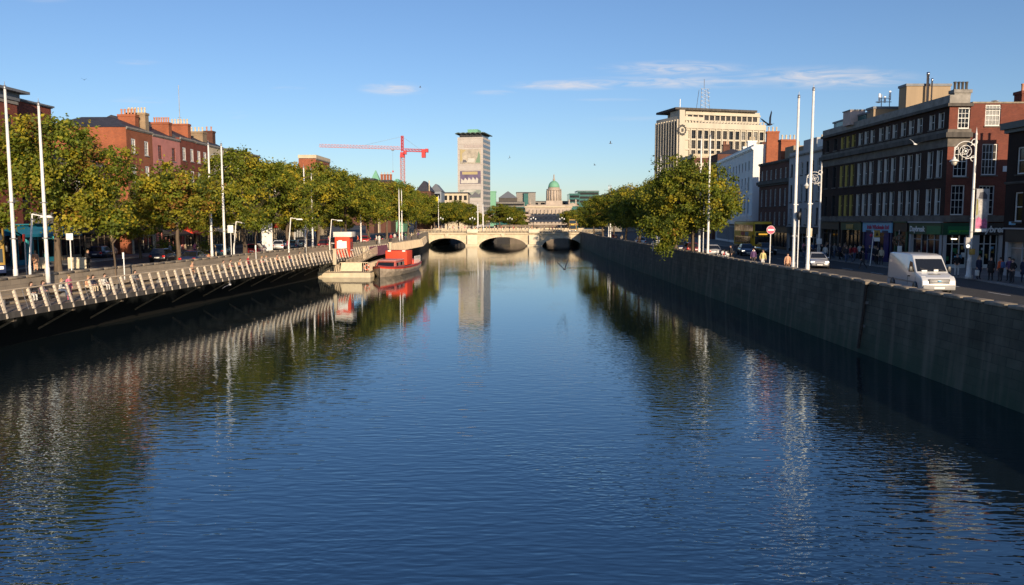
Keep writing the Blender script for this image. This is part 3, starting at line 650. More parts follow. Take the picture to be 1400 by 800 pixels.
# --- right bank: dark corner building nearest the camera, beyond the side street
YB = 63.4
fr = []
for k in range(5):
    u = 1.7 + k * 3.1
    for z0, z1 in ((8.1, 10.2), (4.4, 6.7)): fr.append((u - .5, u + .5, z0, z1, {'nu': 1, 'nz': 2, 'fw': .09}))
fr += [(.5, 5.6, 0, 3.6, {'skip': True, 'dep': .35}), (6.2, 12, 0, 3.6, {'skip': True, 'dep': .35})]
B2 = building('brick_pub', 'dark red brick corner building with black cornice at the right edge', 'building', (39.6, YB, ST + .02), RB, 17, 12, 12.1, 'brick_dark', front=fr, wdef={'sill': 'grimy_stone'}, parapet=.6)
cornice(B2, 'cornice', 17, 12, 11.4, 12.2, .45, 'black', 'frl'); cornice(B2, 'string_course', 17, 12, 7.35, 7.55, .1, 'grimy_stone', 'fl')
shopfront(B2, frame_fn('front', 17, 12), .5, 5.6, 3.8, 'black', 'grey_render', 'grey_render', fh=1.0, door=False, glass='glass_blind'); shopfront(B2, frame_fn('front', 17, 12), 6.2, 12, 3.8, 'navy', 'black', 'black')
chimney(B2, .6, 6, 12.1, 1.0, 2.2, 2.0, 3, 'brick_dark', 'terracotta', 'y')
MB().box(.7, 1.5, -.02, .0, 4.15, 4.4).build('street_sign', G['lightblue'], B2)
# unseen low buildings along the quay, added and kept low to shape the sunlight
B3 = building('unseen_brick_shop', 'unseen low brown brick shop building by the quay street, kept low for the sun', 'building', (39.6, 46.2, ST + .02), RB, 30, 12, 7.2, 'brick_brown', front=[(2 + 3 * k, 3.1 + 3 * k, 4.2, 6.2, {}) for k in range(9)], parapet=.5)
B4 = building('unseen_brick_shop', 'unseen long brown brick shop building beside the arched footbridge, kept low for the sun', 'building', (39.6, 15.8, ST + .02), RB, 50, 12, 8.0, 'brick_brown', front=[(2 + 3 * k, 3.1 + 3 * k, 4.2, 6.2, {}) for k in range(8)], parapet=.5)

# --- right bank: grey rendered, dark brick, white buildings further on
fr = []
for k in range(6):
    u = 1.1 + k * 1.93
    for z0, z1 in ((10.6, 12.3), (7.0, 9.4), (3.9, 6.1)): fr.append((u - .38, u + .38, z0, z1, {'nu': 1, 'nz': 2, 'fw': .07, 'fm': 'frame_dark' if (k + int(z0)) % 3 else 'frame'}))
fr.append((.4, 11.4, 0, 3.4, {'skip': True, 'dep': .35}))
B5 = building('grey_building', 'pale grey rendered flat fronted building beside the dark terrace', 'building', (39.5, 112.9, ST + .02), RB, 11.85, 12, 13.9, 'grey_render', front=fr, wdef={'sill': 'grimy_stone'}, parapet=.4)
cornice(B5, 'cornice', 11.85, 12, 13.2, 13.5, .2, 'limestone', 'f'); shopfront(B5, frame_fn('front', 11.85, 12), .4, 11.4, 3.55, 'grimy_stone', 'black', 'grey_render')
MB().box(1.2, 6, 1.5, 6, 13.52, 15.6).build('roof_storey', G['grey_render'], B5); chimney(B5, 1.0, 5, 13.5, 1.0, 2.4, 2.2, 4, 'brick_buff', 'pot_cream', 'y')
MB().box(7, 11.5, 1.2, 1.4, 13.52, 15.2).box(7, 11.5, 1.4, 5, 13.52, 15.0).build('roof_storey', G['white_render'], B5)
fr = []
for k in range(7):
    u = 1.2 + k * 2.03
    fr += [(u - .42, u + .42, 10.7, 12.2, {'nu': 2, 'nz': 2, 'fw': .09}), (u - .42, u + .42, 6.6, 9.2, {'fw': .09}), (u - .42, u + .42, 3.7, 5.7, {'fw': .09})]
fr.append((.4, 14.2, 0, 3.3, {'skip': True, 'dep': .35}))
B6 = building('brick_building', 'dark red brick building with heavy stone cornice between the grey and the white fronts', 'building', (40.0, 127.9, ST + .02), RB + R(1.2), 14.85, 12, 13.4, 'brick_brown', front=fr, wdef={'sill': 'grimy_stone'}, parapet=.4)
cornice(B6, 'cornice', 14.85, 12, 9.75, 10.5, .5, 'grimy_stone', 'f'); cornice(B6, 'parapet', 14.85, 12, 13.0, 13.42, .25, 'grimy_stone', 'f'); shopfront(B6, frame_fn('front', 14.85, 12), .4, 14.2, 3.5, 'black', 'black', 'grimy_stone')
chimney(B6, 3.4, 3.2, 13.4, 1.3, 2.6, 3.6, 4, 'brick_orange', 'pot_cream', 'y'); MB().box(5.5, 9, 2, 7, 13.45, 15.6).build('roof_storey', G['tan_render'], B6); MB().box(10, 14, 2, 6, 13.45, 15.2).build('roof_storey', G['brick_buff'], B6)
fr = []
for k in range(12):
    u = 1.7 + k * 3.0 + (.5 if k > 5 else 0)
    for z0, z1 in ((13.2, 14.8), (9.6, 12.0), (5.6, 8.4)): fr.append((u - .5, u + .5, z0, z1, {'nu': 1, 'nz': 2, 'fw': .06, 'fm': 'grey_render', 'glass': 'glass'}))
fr.append((.5, 37.5, 0, 4.2, {'skip': True, 'dep': .35}))
ang = math.atan2(45.3 - 41.5, 175 - 136.4)
G['grey_render'] = G['grey_render']
B7 = building('white_building', 'long white painted building with plain white gable beyond the bus', 'building', (45.3, 175, ST + .02), RB - ang, 38.8, 6.2, 17.4, 'white_render', front=fr, wdef={'sill': 'white_render'}, parapet=.4)
cornice(B7, 'cornice', 38.8, 6.2, 16.5, 17.0, .35, 'white', 'f'); cornice(B7, 'string_course', 38.8, 13, 8.9, 9.15, .12, 'white', 'f'); cornice(B7, 'string_course', 38.8, 13, 5.0, 5.3, .15, 'white', 'f')
shopfront(B7, frame_fn('front', 38.8, 13), .5, 37.5, 4.6, 'white', 'white', 'white_render')
chimney(B7, 39.25, 3.0, 17.0, .8, 2.0, 2.5, 3, 'brick_orange', 'pot_cream', 'y'); MB().box(38.83, 39.7, 2.0, 4.0, 0, 16.98).build('brick_gable', G['brick_orange'], B7); MB().box(38.83, 39.7, 4.02, 7.4, 0, 17.75).build('brick_gable', G['brick_buff'], B7); chimney(B7, 22, 3, 17.4, .9, 1.6, 2.2, 2, 'white_render', 'pot_cream', 'y'); chimney(B7, 12, 4, 17.4, .9, 1.6, 2.0, 2, 'white_render', 'pot_cream', 'y')
MB().hull((14, 21, 4, 9), (15, 20, 5.5, 7.5), 17.4, 19.6).build('roof_lantern', G['brick_brown'], B7)
B7b = building('brick_building', 'long low brown brick range mostly hidden behind the right bank trees', 'building', (50.5, 252, ST), RB - R(4), 74, 12, 11.5, 'brick_brown', front=[(2 + 4 * k, 3.4 + 4 * k, z0, z0 + 2.2, {}) for k in range(18) for z0 in (4.4, 7.9)], roof='flat', parapet=.4)
a = at(946, 212); 
B8 = building('stone_building', 'brown building with cream stone cornice in front of the office tower', 'building', (a.x, 212, ST), 0, 12.5, 16, zat(214, 212) - ST, 'brick_brown', front=[(1 + 2.4 * k, 2.1 + 2.4 * k, 15, 17.2, {}) for k in range(5)], parapet=.3)
cornice(B8, 'cornice', 12.5, 16, zat(230, 212) - ST, zat(224, 212) - ST, .6, 'cream', 'flr'); cornice(B8, 'parapet', 12.5, 16, zat(217, 212) - ST, zat(212, 212) - ST, .3, 'cream', 'flr')
a = at(978, 190); B9 = building('brick_house', 'small brown brick house with slate roof behind the white building', 'building', (a.x, 190, ST), 0, 9, 9, zat(212, 190) - ST, 'brick_brown', roof='hip', roofm='slate', rh=1.6, front=[(2, 3, 13, 15, {}), (5, 6, 13, 15, {})])
chimney(B9, 3, 4, zat(212, 190) - ST, 1.6, 1.0, 2.6, 3, 'brick_brown', 'terracotta')

# --- office tower at the far end of the right bank
TX, TY = at(932, 265).x, 265.0
tang = math.atan2(8.0, at(1042, 273).x - TX)
TW = 30.4; TH = zat(171, 265) - ST
T = thing('office_tower', 'cream concrete office tower with tall window grid and roof mast beyond the bridge', 'tower', (TX, TY, ST), tang)
cream_c = mat('cream_concrete', (.53,.475,.385), .85, var=.1, scale=.25, streak=True)
nb, ns = 13, 7; bw = TW / nb; sh = 3.3
ops = []
for i in range(nb):
    for j in range(ns):
        z1 = TH - 2.2 - j * sh; ops.append((i * bw + .42, (i + 1) * bw - .42, z1 - 2.75, z1))
mb = MB(); wall_sheet(mb, lambda u, z, d: (u, d, z), TW, 0, TH, ops, dep=.5)
mb.quad((TW,0,0),(TW,16,0),(TW,16,TH),(TW,0,TH)); mb.quad((0,16,0),(TW,16,0),(TW,16,TH),(0,16,TH)); mb.quad((0,0,TH),(TW,0,TH),(TW,16,TH),(0,16,TH)); mb.build('wall', cream_c, T)
for o in ops:
    m = MB(); m.box(o[0] + .005, o[0] + .06, .4, .49, o[2], o[3]); m.box(o[1] - .06, o[1] - .005, .4, .49, o[2], o[3]); um = (o[0] + o[1]) / 2; m.box(um - .05, um + .05, .4, .49, o[2], o[3]); zm = o[2] + 1.2; m.box(o[0] + .06, o[1] - .06, .42, .48, zm - .04, zm + .04)
    wv = m.build('window', G['frame_dark'], T); MB().box(o[0] + .005, o[1] - .005, .5, .55, o[2], o[3]).build('pane', G[random.choice(['glass', 'glass_curtain', 'glass', 'glass_blind', 'glass_curtain'])], wv)
mb = MB()
for i in range(nb + 1): mb.box(i * bw - .13, i * bw + .13, -.35, .02, 6, TH - 1.6)
mb.build('fin', cream_c, T)
mb = MB(); mb.box(-.2, TW + .2, -.4, .02, TH - 1.598, TH + .2); mb.build('ledge', cream_c, T)
# set back upper storeys
U = MB(); uh = zat(153, 265) - ST - TH
f2 = lambda u, z, d: (u + 1.2, 1.5 + d, z)
ops2 = [(i * 2.05 + .8, i * 2.05 + 2.45, TH + 1.4, TH + 3.6) for i in range(13)]
wall_sheet(U, f2, TW - 2.4, TH, TH + uh, ops2, dep=.4); U.quad((1.2,1.5,TH),(1.2,15,TH),(1.2,15,TH+uh),(1.2,1.5,TH+uh)); U.quad((TW-1.2,1.5,TH),(TW-1.2,15,TH),(TW-1.2,15,TH+uh),(TW-1.2,1.5,TH+uh)); U.build('upper_wall', cream_c, T)
m = MB()
for o in ops2: m.box(o[0] + 1.2, o[1] + 1.2, 1.91, 1.95, o[2], o[3])
m.build('upper_glazing', G['glass_curtain'], T)
m = MB()
for i in range(26): m.box(.4 + i * 1.17, .8 + i * 1.17, -.2, 0, TH + .25, TH + .95)
m.box(0, TW, -.25, .05, TH + .952, TH + 1.1); m.build('balustrade', cream_c, T)
MB().box(1, TW - 1, 1.2, 1.495, TH + uh - 1.4, TH + uh - .9).build('string_course', cream_c, T)
MB().box(-3.2, TW - 3, .2, 15, TH + uh + .002, TH + uh + .7).build('roof_slab', G['grimy_stone'], T)
MB().box(8, TW - 5, 4, 12, TH + uh + .702, TH + uh + 1.2).build('roof_deck', G['copper'], T)
# left wing with vertical strips and the corner pier
lm = MB(); a0 = (-2.2, -.1); a1 = (-3.9, 13.2)
LT = Matrix.Translation((a0[0], a0[1], 0)) @ Matrix.Rotation(math.atan2(a1[1] - a0[1], a1[0] - a0[0]) + math.pi, 4, 'Z')
L2 = math.hypot(a1[0] - a0[0], a1[1] - a0[1])
mb = MB(); mb.box(-L2, -.002, 0, 10, 0, TH + 2.3, M=LT); mb.build('wing_wall', cream_c, T)
for k in range(8):
    u = -L2 + .7 + k * (L2 - .8) / 8; MB().box(u, u + .95, -.06, -.003, 4, TH + .5, M=LT).build('window_strip', G['glass_curtain'], T)
    
mb = MB()
for k in range(9):
    u = -L2 + .25 + k * (L2 - .5) / 8; mb.box(u - .2, u + .2, -.5, -.002, 0, TH + 1.2, M=LT)
mb.build('wing_fin', cream_c, T)
MB().box(-2.2, -.25, -.9, 6, 0, TH + 4.2).build('corner_pier', cream_c, T)
em = MB(); zc = TH - 2.4
em.ring((-1.2, -.95, zc), 1.25, .16, 'y', 20)
for k in range(12):
    t_ = k * math.pi / 6; em.box(-1.2 + 1.25 * math.cos(t_) - .22, -1.2 + 1.25 * math.cos(t_) + .22, -1.2, -.92, zc + 1.25 * math.sin(t_) * 1.3 - .22, zc + 1.25 * math.sin(t_) * 1.3 + .22)
em.box(-1.5, -.8, -1.2, -.92, zc - .5, zc + .5); em.box(-1.75, -.85, -1.1, -.92, zc - 10.2, zc - 8.8); em.box(-1.75, -.85, -1.1, -.92, zc - 12.6, zc - 11.5)
em.build('clock_emblem', G['frame_dark'], T)
MB().tube((-1.2, 1, TH + 4.2), (-1.2, 1, TH + 8), .14).build('flagpole', G['white'], T)
zr = TH + uh + 1.2; ms = MB(); X0, X1 = 8.5, 12.0; hm = 6.8
for (sx, sy) in ((0,0),(1,0),(0,1),(1,1)):
    ms.tube((X0 + sx * (X1 - X0), 5 + sy * 3, zr), (X0 + .6 + sx * (X1 - X0 - 1.2), 5.6 + sy * 1.8, zr + hm), .09, n=5)
for k in range(5):
    z0_, z1_ = zr + hm * k / 5, zr + hm * (k + 1) / 5
    for a_, b_ in ((0, 1), (1, 0)):
        ms.tube((X0 + a_ * 3.3 + .1, 5, z0_), (X0 + b_ * 3.3 + .1, 5.2, z1_), .05, n=4); 
    ms.tube((X0, 5, z1_), (X1, 5, z1_), .05, n=4)
ms.tube(((X0+X1)/2, 6, zr + hm), ((X0+X1)/2, 6, zr + hm + 3.4), .1, n=5); ms.build('lattice_mast', G['steel'], T)
# ------------------------------------------------------------------ left bank buildings (facades look across the river)
def Lx(Y): return -49 + .018 * (Y - 101)
LROT = LB - .018
def lhouse(name, label, Y0, Y1, ye0, wm, D=11, roof='gable', rh=2.6, wins=(), nchim=None, shop=None, left=(), pots='pot_cream', frm='frame', chim_m='brick_orange', roofm='slate'):
    W = Y1 - Y0; H = zat(ye0, Y0) - ST
    ops = []
    nw = max(2, round(W / 3.4)) if W < 16 else round(W / 3.4)
    for i in range(nw):
        u = W * (i + .5) / nw
        for zt, h in ((H - 1.3, 1.9), (H - 4.6, 2.3), (H - 8.3, 2.6)):
            if zt - h > 4.6: ops.append((u - .55, u + .55, zt - h, zt, {'fm': frm, 'fw': .15, 'd': .03, 'glass': random.choice(['glass_blind', 'glass_blind', 'glass_curtain'])}))
    ops.append((.3, W - .3, 0, 3.5, {'skip': True, 'dep': .35}))
    t = building(name, label, 'house', (Lx(Y0), Y0, ST + .14), LROT, W, D, H, wm, front=ops, left=left, roof=roof, roofm=roofm, rh=rh)
    fm, sm, pm = shop or ('navy', 'black', 'cream')
    shopfront(t, frame_fn('front', W, D), .3, W - .3, 3.7, fm, sm, pm)
    cornice(t, 'parapet', W, D, H - .25, H + .1, .18, 'limestone', 'f')
    return t, W, H
# red apartment block with blue shop at the left edge
Y0b = 62.0; Y1b = 85.0
WL = Y1b - Y0b; Hb = zat(152.5, 84) - ST + .05
ops = []
for k in range(5):
    u = 1.6 + k * 3.6
    for j in range(5):
        z1 = Hb - 1.6 - j * 2.9
        if z1 > 6: ops.append((u - .6, u + .6, z1 - 1.7, z1, {'fm': 'frame_dark', 'nu': 2, 'nz': 2, 'fw': .07}))
ops = [(u - .6, u + .6, z - 1.7, z, {'fm': 'frame_dark', 'nu': 2, 'nz': 2, 'fw': .07}) for u in (17.3, 21.2) for z in (Hb - 1.9, Hb - 5.0, Hb - 8.1)]
ops.append((18.3, WL - .3, 0, 3.4, {'skip': True, 'dep': .35}))
AB = building('apartment_block', 'dark red brick block with overhanging grey roof edge and turquoise shop at the left edge', 'building', (Lx(71), Y0b, ST + .14), LROT, WL, 14, Hb, 'brick_red', front=ops, wdef={'sill': 'limestone'}, parapet=.3)
cornice(AB, 'roof_edge', WL, 14, Hb, Hb + .25, .25, 'lead', 'flr')
MB().box(-20, 16.0, -1.2, 13, Hb - .298, Hb + .45).build('upper_storey', G['lead'], AB); MB().box(-20, 16.7, -1.8, 13.5, Hb + .452, Hb + .7).build('roof_slab', G['lead'], AB)
ops = [(u - .6, u + .6, z - 1.8, z, {'fm': 'frame_dark', 'nu': 2, 'nz': 2, 'fw': .07}) for u in (22, 25.3, 28.6, 31.6, 34.4) for z in (Hb - 1.7, Hb - 4.9, Hb - 8.1)]
f3 = lambda u, z, d: (u - 20, -1.0 + d, z)
mb = MB(); wall_sheet(mb, f3, 35.8, 0, Hb - .3, ops); mb.quad((15.8,-1,0),(15.8,-.002,0),(15.8,-.002,Hb-.3),(15.8,-1,Hb-.3)); mb.box(-20, -.01, -.9, 13, 0, Hb - .31); mb.build('bay_wall', G['brick_red'], AB)
for o in ops: window(AB, f3, *o[:4], **o[4])
MB().box(-20, 15.9, -1.1, -.98, Hb - .65, Hb - .35).build('string_course', G['limestone'], AB)
fa = shopfront(AB, frame_fn('front', WL, 14), 18.3, WL - .2, 3.9, 'teal', 'teal', 'teal_light', fh=1.0); MB().box(18.1, WL - .1, -.6, .02, 4.04, 5.2).build('fascia_band', G['limestone'], AB)
shopfront(AB, lambda u, z, d: (u, d - 1.4, z), 10.5, 15.7, 3.9, 'teal', 'teal', 'teal_light', fh=1.0)
MB().quad((12.6, -2.9, 3.0), (22.6, -2.9, 3.0), (22.6, -1.6, 3.7), (12.6, -1.6, 3.7)).quad((12.6, -2.9, 3.0), (22.6, -2.9, 3.0), (22.6, -2.9, 2.75), (12.6, -2.9, 2.75)).build('awning', G['teal'], AB)
# Georgian terrace
B, W, H = lhouse('brick_house', 'orange brick end house with hipped slate roof and tall row of chimney pots', 101, 108, 177.5, 'brick_orange', roof='hip', rh=1.7, left=[(1.5, 2.5, 10, 12, {}), (6.5, 7.4, 9.5, 11.3, {})])
chimney(B, 5.9, 2.6, H, 1.0, 2.3, 2.3, 5, 'brick_orange', 'terracotta', 'y')
B, W, H = lhouse('pink_house', 'pink rendered terraced house with slate roof', 108.02, 116.5, 187, 'pink', frm='brick_red', shop=('black', 'black', 'pink'))
chimney(B, .7, 2.3, H, 1.0, 2.7, 2.9, 6, 'brick_buff', 'pot_cream', 'y'); chimney(B, 7.9, 2.3, H, 1.0, 2.5, 2.5, 7, 'brick_orange', 'terracotta', 'y')
B, W, H = lhouse('brick_house', 'dark red brick terraced house right of the pink one', 116.52, 122.0, 191.5, 'brick_red', shop=('red_paint', 'black', 'cream'))
B, W, H = lhouse('brick_house', 'narrow red brick terraced house with cream pots between two taller roofs', 122.02, 126.6, 197, 'brick_red', shop=('green_dark', 'black', 'tan_render'))
chimney(B, .2, 2.4, H, 1.0, 2.9, 2.7, 6, 'brick_orange', 'pot_cream', 'y')
B, W, H = lhouse('cream_house', 'cream rendered terraced house with broad brick chimney', 126.62, 134.7, 201, 'cream', shop=('navy', 'black', 'cream'))
chimney(B, 1.5, 2.8, H, 1.6, 3.6, 2.2, 6, 'brick_buff', 'pot_cream', 'y'); chimney(B, 6.8, 2.4, H, 1.2, 1.6, 2.9, 2, 'brick_brown', 'terracotta', 'y')
B, W, H = lhouse('brick_house', 'brown brick house with plain parapet rising behind the trees', 134.72, 151, 206, 'brick_brown', shop=('black', 'black', 'cream'), roof='gable', rh=.8)
B, W, H = lhouse('brick_house', 'lower buff brick house mostly hidden by the quay trees', 151.02, 172, 224, 'brick_buff', shop=('red_paint', 'black', 'cream'), roof='gable', rh=.8)
B, W, H = lhouse('brick_house', 'brown house with cream chimney behind the treetops', 172.02, 190, 232, 'brick_brown', shop=('teal', 'black', 'white'), roof='gable', rh=.4)
B, W, H = lhouse('brick_house', 'tall orange brick house standing above the treetops', 191.5, 205, 219, 'brick_orange', D=4.2, shop=('black', 'black', 'cream'), roof='flat')
MB().box(-.1, W + .1, -.15, 4.3, H + .102, H + .9).build('parapet', G['cream'], B)
# plain buildings between the left edge block and the terrace
B, W, H = lhouse('brick_house', 'lower brown brick building behind the largest quay tree', 85.1, 97.0, 222, 'brick_brown', shop=('black', 'tan_render', 'tan_render'), roof='gable', rh=2)
# street awnings and cafe umbrella along the terrace
def awning(label, Y, W, m, zt=3.2):
    t = thing('shop_awning', label, 'awning', (Lx(Y) + .2, Y, ST + zt), LROT)
    MB().quad((0,0,0), (W,0,0), (W,-1.6,-.7), (0,-1.6,-.7)).quad((0,-1.6,-.7), (W,-1.6,-.7), (W,-1.6,-.95), (0,-1.6,-.95)).add([(0,0,0),(0,-1.6,-.7),(0,0,-.7)], [(0,1,2)]).add([(W,0,0),(W,-1.6,-.7),(W,0,-.7)], [(0,1,2)]).build('canopy', G[m], t)
    MB().tube((.1,0,-.9), (.1,-1.55,-.72), .025, n=5).tube((W-.1,0,-.9), (W-.1,-1.55,-.72), .025, n=5).build('arm', G['steel'], t)
awning('faded red shop awning on the dark brick house under the trees', 117, 5, 'red_paint'); awning('black shop awning on the pink house', 109.5, 6, 'black'); awning('cream shop awning beside the cream house', 127.5, 6, 'cream')

# radio mast behind the terrace
p = at(253, 150); t = thing('radio_mast', 'very thin grey radio mast rising behind the terrace chimneys', 'mast', (p.x, 150, ST)); hz = zat(121, 150) - ST
MB().tube((0,0,0), (0,0,hz), .14, .05, n=6).build('mast_pole', G['steel'], t); MB().box(-.5, .5, -.03, .03, hz - 7, hz - 6.9).box(-.3, .3, -.03, .03, hz - 6, hz - 5.92).build('cross_arm', G['steel'], t)

# ------------------------------------------------------------------ far end of the left bank
def farblock(name, label, pa, pb, ytop, Y, dep, m, roof=None, rm='slate', rh=4, rows=0, wm='glass', cat='building', nc=6):
    a, b = at(pa, Y), at(pb, Y); W = b.x - a.x; H = zat(ytop, Y) - ST
    t = thing(name, label, cat, (a.x, Y, ST)); mb = MB(); mb.box(0, W, 0, dep, 0, H); mb.build('wall', G[m] if isinstance(m, str) else m, t)
    if roof == 'hip':
        i = min(W, dep) * .45; MB().hull((-.3, W + .3, -.3, dep + .3), (i, W - i, i, dep - i), H + .002, H + rh).build('roof', G[rm], t)
    elif roof == 'pyramid': MB().hull((-.3, W + .3, -.3, dep + .3), (W/2 - .1, W/2 + .1, dep/2 - .1, dep/2 + .1), H + .002, H + rh).build('roof', G[rm], t)
    else: MB().box(-.3, W + .3, -.3, dep + .3, H + .002, H + .6).build('roof', G[rm], t)
    for r in range(rows):
        z1 = H - 1 - r * 3.6
        if z1 < 4: break
        if nc:
            for c in range(nc):
                x0 = W * (c + .2) / nc; x1 = W * (c + .8) / nc; mm = MB(); mm.box(x0, x1, -.08, -.003, z1 - 2.2, z1); mm.build('window', G[wm], t)
        else: MB().box(.5, W - .5, -.08, -.003, z1 - 2.0, z1).build('window_band', G[wm], t)
    return t, W, H
farblock('brick_house', 'dark brick building with chimneys at the far end of the tree row', 501, 512, 247, 262, 14, 'brick_brown', rows=1)
t, W, H = farblock('green_spire', 'small pale green pointed roof above the far treetops', 510, 519, 247, 270, 3, 'cream', 'pyramid', 'copper', 3.4)
t, W, H = farblock('brick_house', 'brick building with a row of cream chimneys near the crane', 520, 535, 249, 275, 12, 'brick_brown')
for k in range(4): chimney(t, .6 + k * 1.05, 2, H, .7, 1, 2.6, 1, 'brick_orange', 'pot_cream')
farblock('green_hall', 'green roofed hall below the red crane', 533, 552, 256, 290, 16, 'copper', 'hip', 'copper', 3)
t, W, H = farblock('mansard_house', 'dark mansard roofed house at the end of the trees', 570, 590, 262, 300, 14, 'brick_brown', 'hip', 'slate', 4); MB().tube((5, -.5, H), (5, -.5, H + 4), .2, n=5).build('chimney', G['pot_cream'], t)
farblock('glass_office', 'grey glazed office wing beside the mansard house', 588, 604, 262, 318, 16, mat('grey_cladding', (.22,.25,.30), .5), 'hip', 'lead', 3, rows=2, nc=0)
farblock('stone_building', 'long cream stone building left of the tall tower', 600, 640, 265, 380, 20, 'cream', rows=2)
# --- riverside tower wrapped in picture banners
tw_m = mat('pale_cladding', (.47,.43,.40), .7, var=.08, scale=.3)
D = 480.0; a = at(626.5, D); Wt = at(661, D).x - a.x; Ht = zat(190, D) - ST; Dt = 15.5
T2 = thing('office_tower', 'slim tower wrapped in picture banners with wavy roof edge and green roof box', 'tower', (a.x, D, ST), R(-11))
Wt = Wt / math.cos(R(11)); Dt = 20
MB().box(0, Wt, 0, Dt, 0, Ht).build('wall', tw_m, T2)
nfl = 17; fh = (Ht - 1) / nfl
for k in range(nfl):
    z = 1.2 + k * fh
    MB().box(Wt + .003, Wt + .12, .5, Dt - .5, z, z + fh * .55).build('window_band', mat('tower_glass_%d' % k, (.10 + .02*(k % 3), .11 + .02*(k % 3), .15), .25) if k < 3 else bpy.data.materials['tower_glass_%d' % (k % 3)], T2)
mb = MB()
for k in range(nfl): mb.box(.3, Wt - .3, -.1, -.003, 1.2 + k * fh + fh * .6, 1.2 + k * fh + fh * .66)
mb.build('wrap_seam', mat('seam', (.40,.34,.31), .8), T2)
mb = MB()
for k in range(6): mb.box(4 + k * 2.0, 5.7 + k * 2.0, -.14, -.103, Ht - 6.2, Ht - 4.6)
mb.build('sign_band', mat('banner_grey', (.42,.36,.34), .8), T2)
def banner(py0, py1, bg, shapes):
    z0, z1 = zat(py1, D) - ST, zat(py0, D) - ST; u0, u1 = 1.6, Wt - 1.4
    b = MB(); b.box(u0, u1, -.3, -.105, z0, z1); b = b.build('picture_banner', bg, T2)
    for i, (mname, pts) in enumerate(shapes):
        MB().prismy([(u0 + (u1 - u0) * x, z0 + (z1 - z0) * z) for x, z in pts], -.315 - .004 * i, -.301 - .004 * i).build('printed_shape', G[mname], b)
G['bn_tan'] = mat('banner_tan', (.44,.39,.32), .8, var=.2, scale=.3); G['bn_green'] = mat('banner_green', (.18,.27,.18), .8); G['bn_purple'] = mat('banner_purple', (.14,.11,.19), .8, var=.2, scale=.3); G['bn_grey'] = mat('banner_grey_green', (.30,.33,.29), .8, var=.25, scale=.3)
G['bn_ochre'] = mat('banner_ochre', (.44,.36,.19), .8); G['bn_pale'] = mat('banner_pale', (.55,.52,.47), .8, var=.12, scale=.4); G['bn_dark'] = mat('banner_dark', (.13,.13,.15), .8)
banner(206, 225, G['bn_tan'], [('bn_ochre', [(0,.1),(.12,.2),(.1,.7),(.3,.95),(0,1)]), ('bn_dark', [(.12,.06),(.35,.08),(.28,.25),(.15,.28)]), ('bn_green', [(.74,.06),(.98,.04),(.97,.62),(.9,.85),(.86,.5)]), ('bn_pale', [(.35,.1),(.7,.08),(.72,.35),(.4,.38)])])
banner(235, 252, G['bn_purple'], [('bn_ochre', [(.1,.72),(.85,.72),(.85,.95),(.1,.95)]), ('bn_pale', [(.03,.03),(.97,.03),(.95,.25),(.8,.5),(.75,.28),(.62,.52),(.55,.28),(.42,.5),(.36,.25),(.24,.48),(.18,.24),(.05,.4)]), ('bn_dark', [(.86,.04),(.98,.04),(.98,.4),(.88,.36)])])
banner(260, 271, G['bn_grey'], [('bn_dark', [(0,.05),(1,.05),(1,.7),(.9,.4),(.72,.75),(.6,.35),(.4,.5),(.2,.3),(.05,.45)]), ('bn_pale', [(.1,.7),(.6,.75),(.8,.9),(.2,.92)])])
MB().box(1, Wt - 1, 1, Dt - 1, Ht + .002, Ht + 1.8).build('top_storey', G['glass_curtain'], T2)
mb = MB(); n = 24
for i in range(n):
    for (ax, L) in (('x', Wt), ('y', Dt)):
        s0 = -1.2 + (L + 2.4) * i / n; s1 = -1.2 + (L + 2.4) * (i + 1) / n; z0 = Ht + 1.9 + .45 * abs(math.sin(i * math.pi / 4)); 
        if ax == 'x': mb.box(s0, s1, -1.2, Dt + 1.2, z0, z0 + .5)
mb.build('roof_canopy', mat('dark_green_roof', (.07,.10,.085), .7), T2)
MB().box(Wt * .32, Wt * .72, 5, 14, Ht + 2.85, Ht + 5.2).build('roof_box', G['copper'], T2)
# --- domed public building
D = 600.0; cx = at(758, D).x; base = ST
CB = thing('domed_building', 'grey stone classical building with columned drum and green copper dome', 'public building', (cx, D, ST))
stn = mat('portland_stone', (.42,.35,.29), .85, var=.18, scale=.2)
xl, xr = at(718, D).x - cx, at(781, D).x - cx; bh = zat(284, D) - ST
MB().box(xl, xr, 0, 30, 0, bh).build('wall', stn, CB); MB().box(xl - .6, xr + .6, -.8, 31, bh + .002, bh + 1.0).build('cornice', G['cream'], CB)
MB().box(xl + 1, xr - 1, -.4, 31, bh + 1.002, bh + 2.2).build('balustrade', stn, CB)
for k in range(12):
    x = xl + 2 + k * (xr - xl - 4) / 11; MB().box(x - .75, x + .75, -.3, -.003, 5.6, 9.0).build('window', G['glass'], CB)
    if k < 11: MB().lathe([(.55, 0), (.5, 5), (.42, 10)], (x + 1.45, -.8, 2), 8).build('column', stn, CB)
MB().prismy([(8, bh + 1), (13.5, bh + 3.8), (19, bh + 1)], -1.4, 2).build('pediment', stn, CB)
for x in (xl + 3.5, 11, 16): MB().lathe([(1, 0), (.9, 1.6), (.5, 2), (.7, 3), (.3, 4)], (x, 0, bh + 2.2), 8).build('statue', stn, CB)
zb = bh + 2.202; 
MB().box(-6.3, 6.3, 6, 19, zb, zb + 3.2).build('drum_base', stn, CB)
mb = MB(); mb.lathe([(5.0, 0), (5.0, 8.0), (5.8, 8.1), (5.8, 9.0), (4.6, 9.05), (4.6, 10.2)], (0, 12.5, zb + 3.2), 24, smooth=False); mb.build('drum', stn, CB)
for k in range(16):
    t_ = 2 * math.pi * k / 16; MB().lathe([(.42, 0), (.36, 7.9)], (5.6 * math.cos(t_), 12.5 + 5.6 * math.sin(t_), zb + 3.2), 6).build('column', stn, CB)
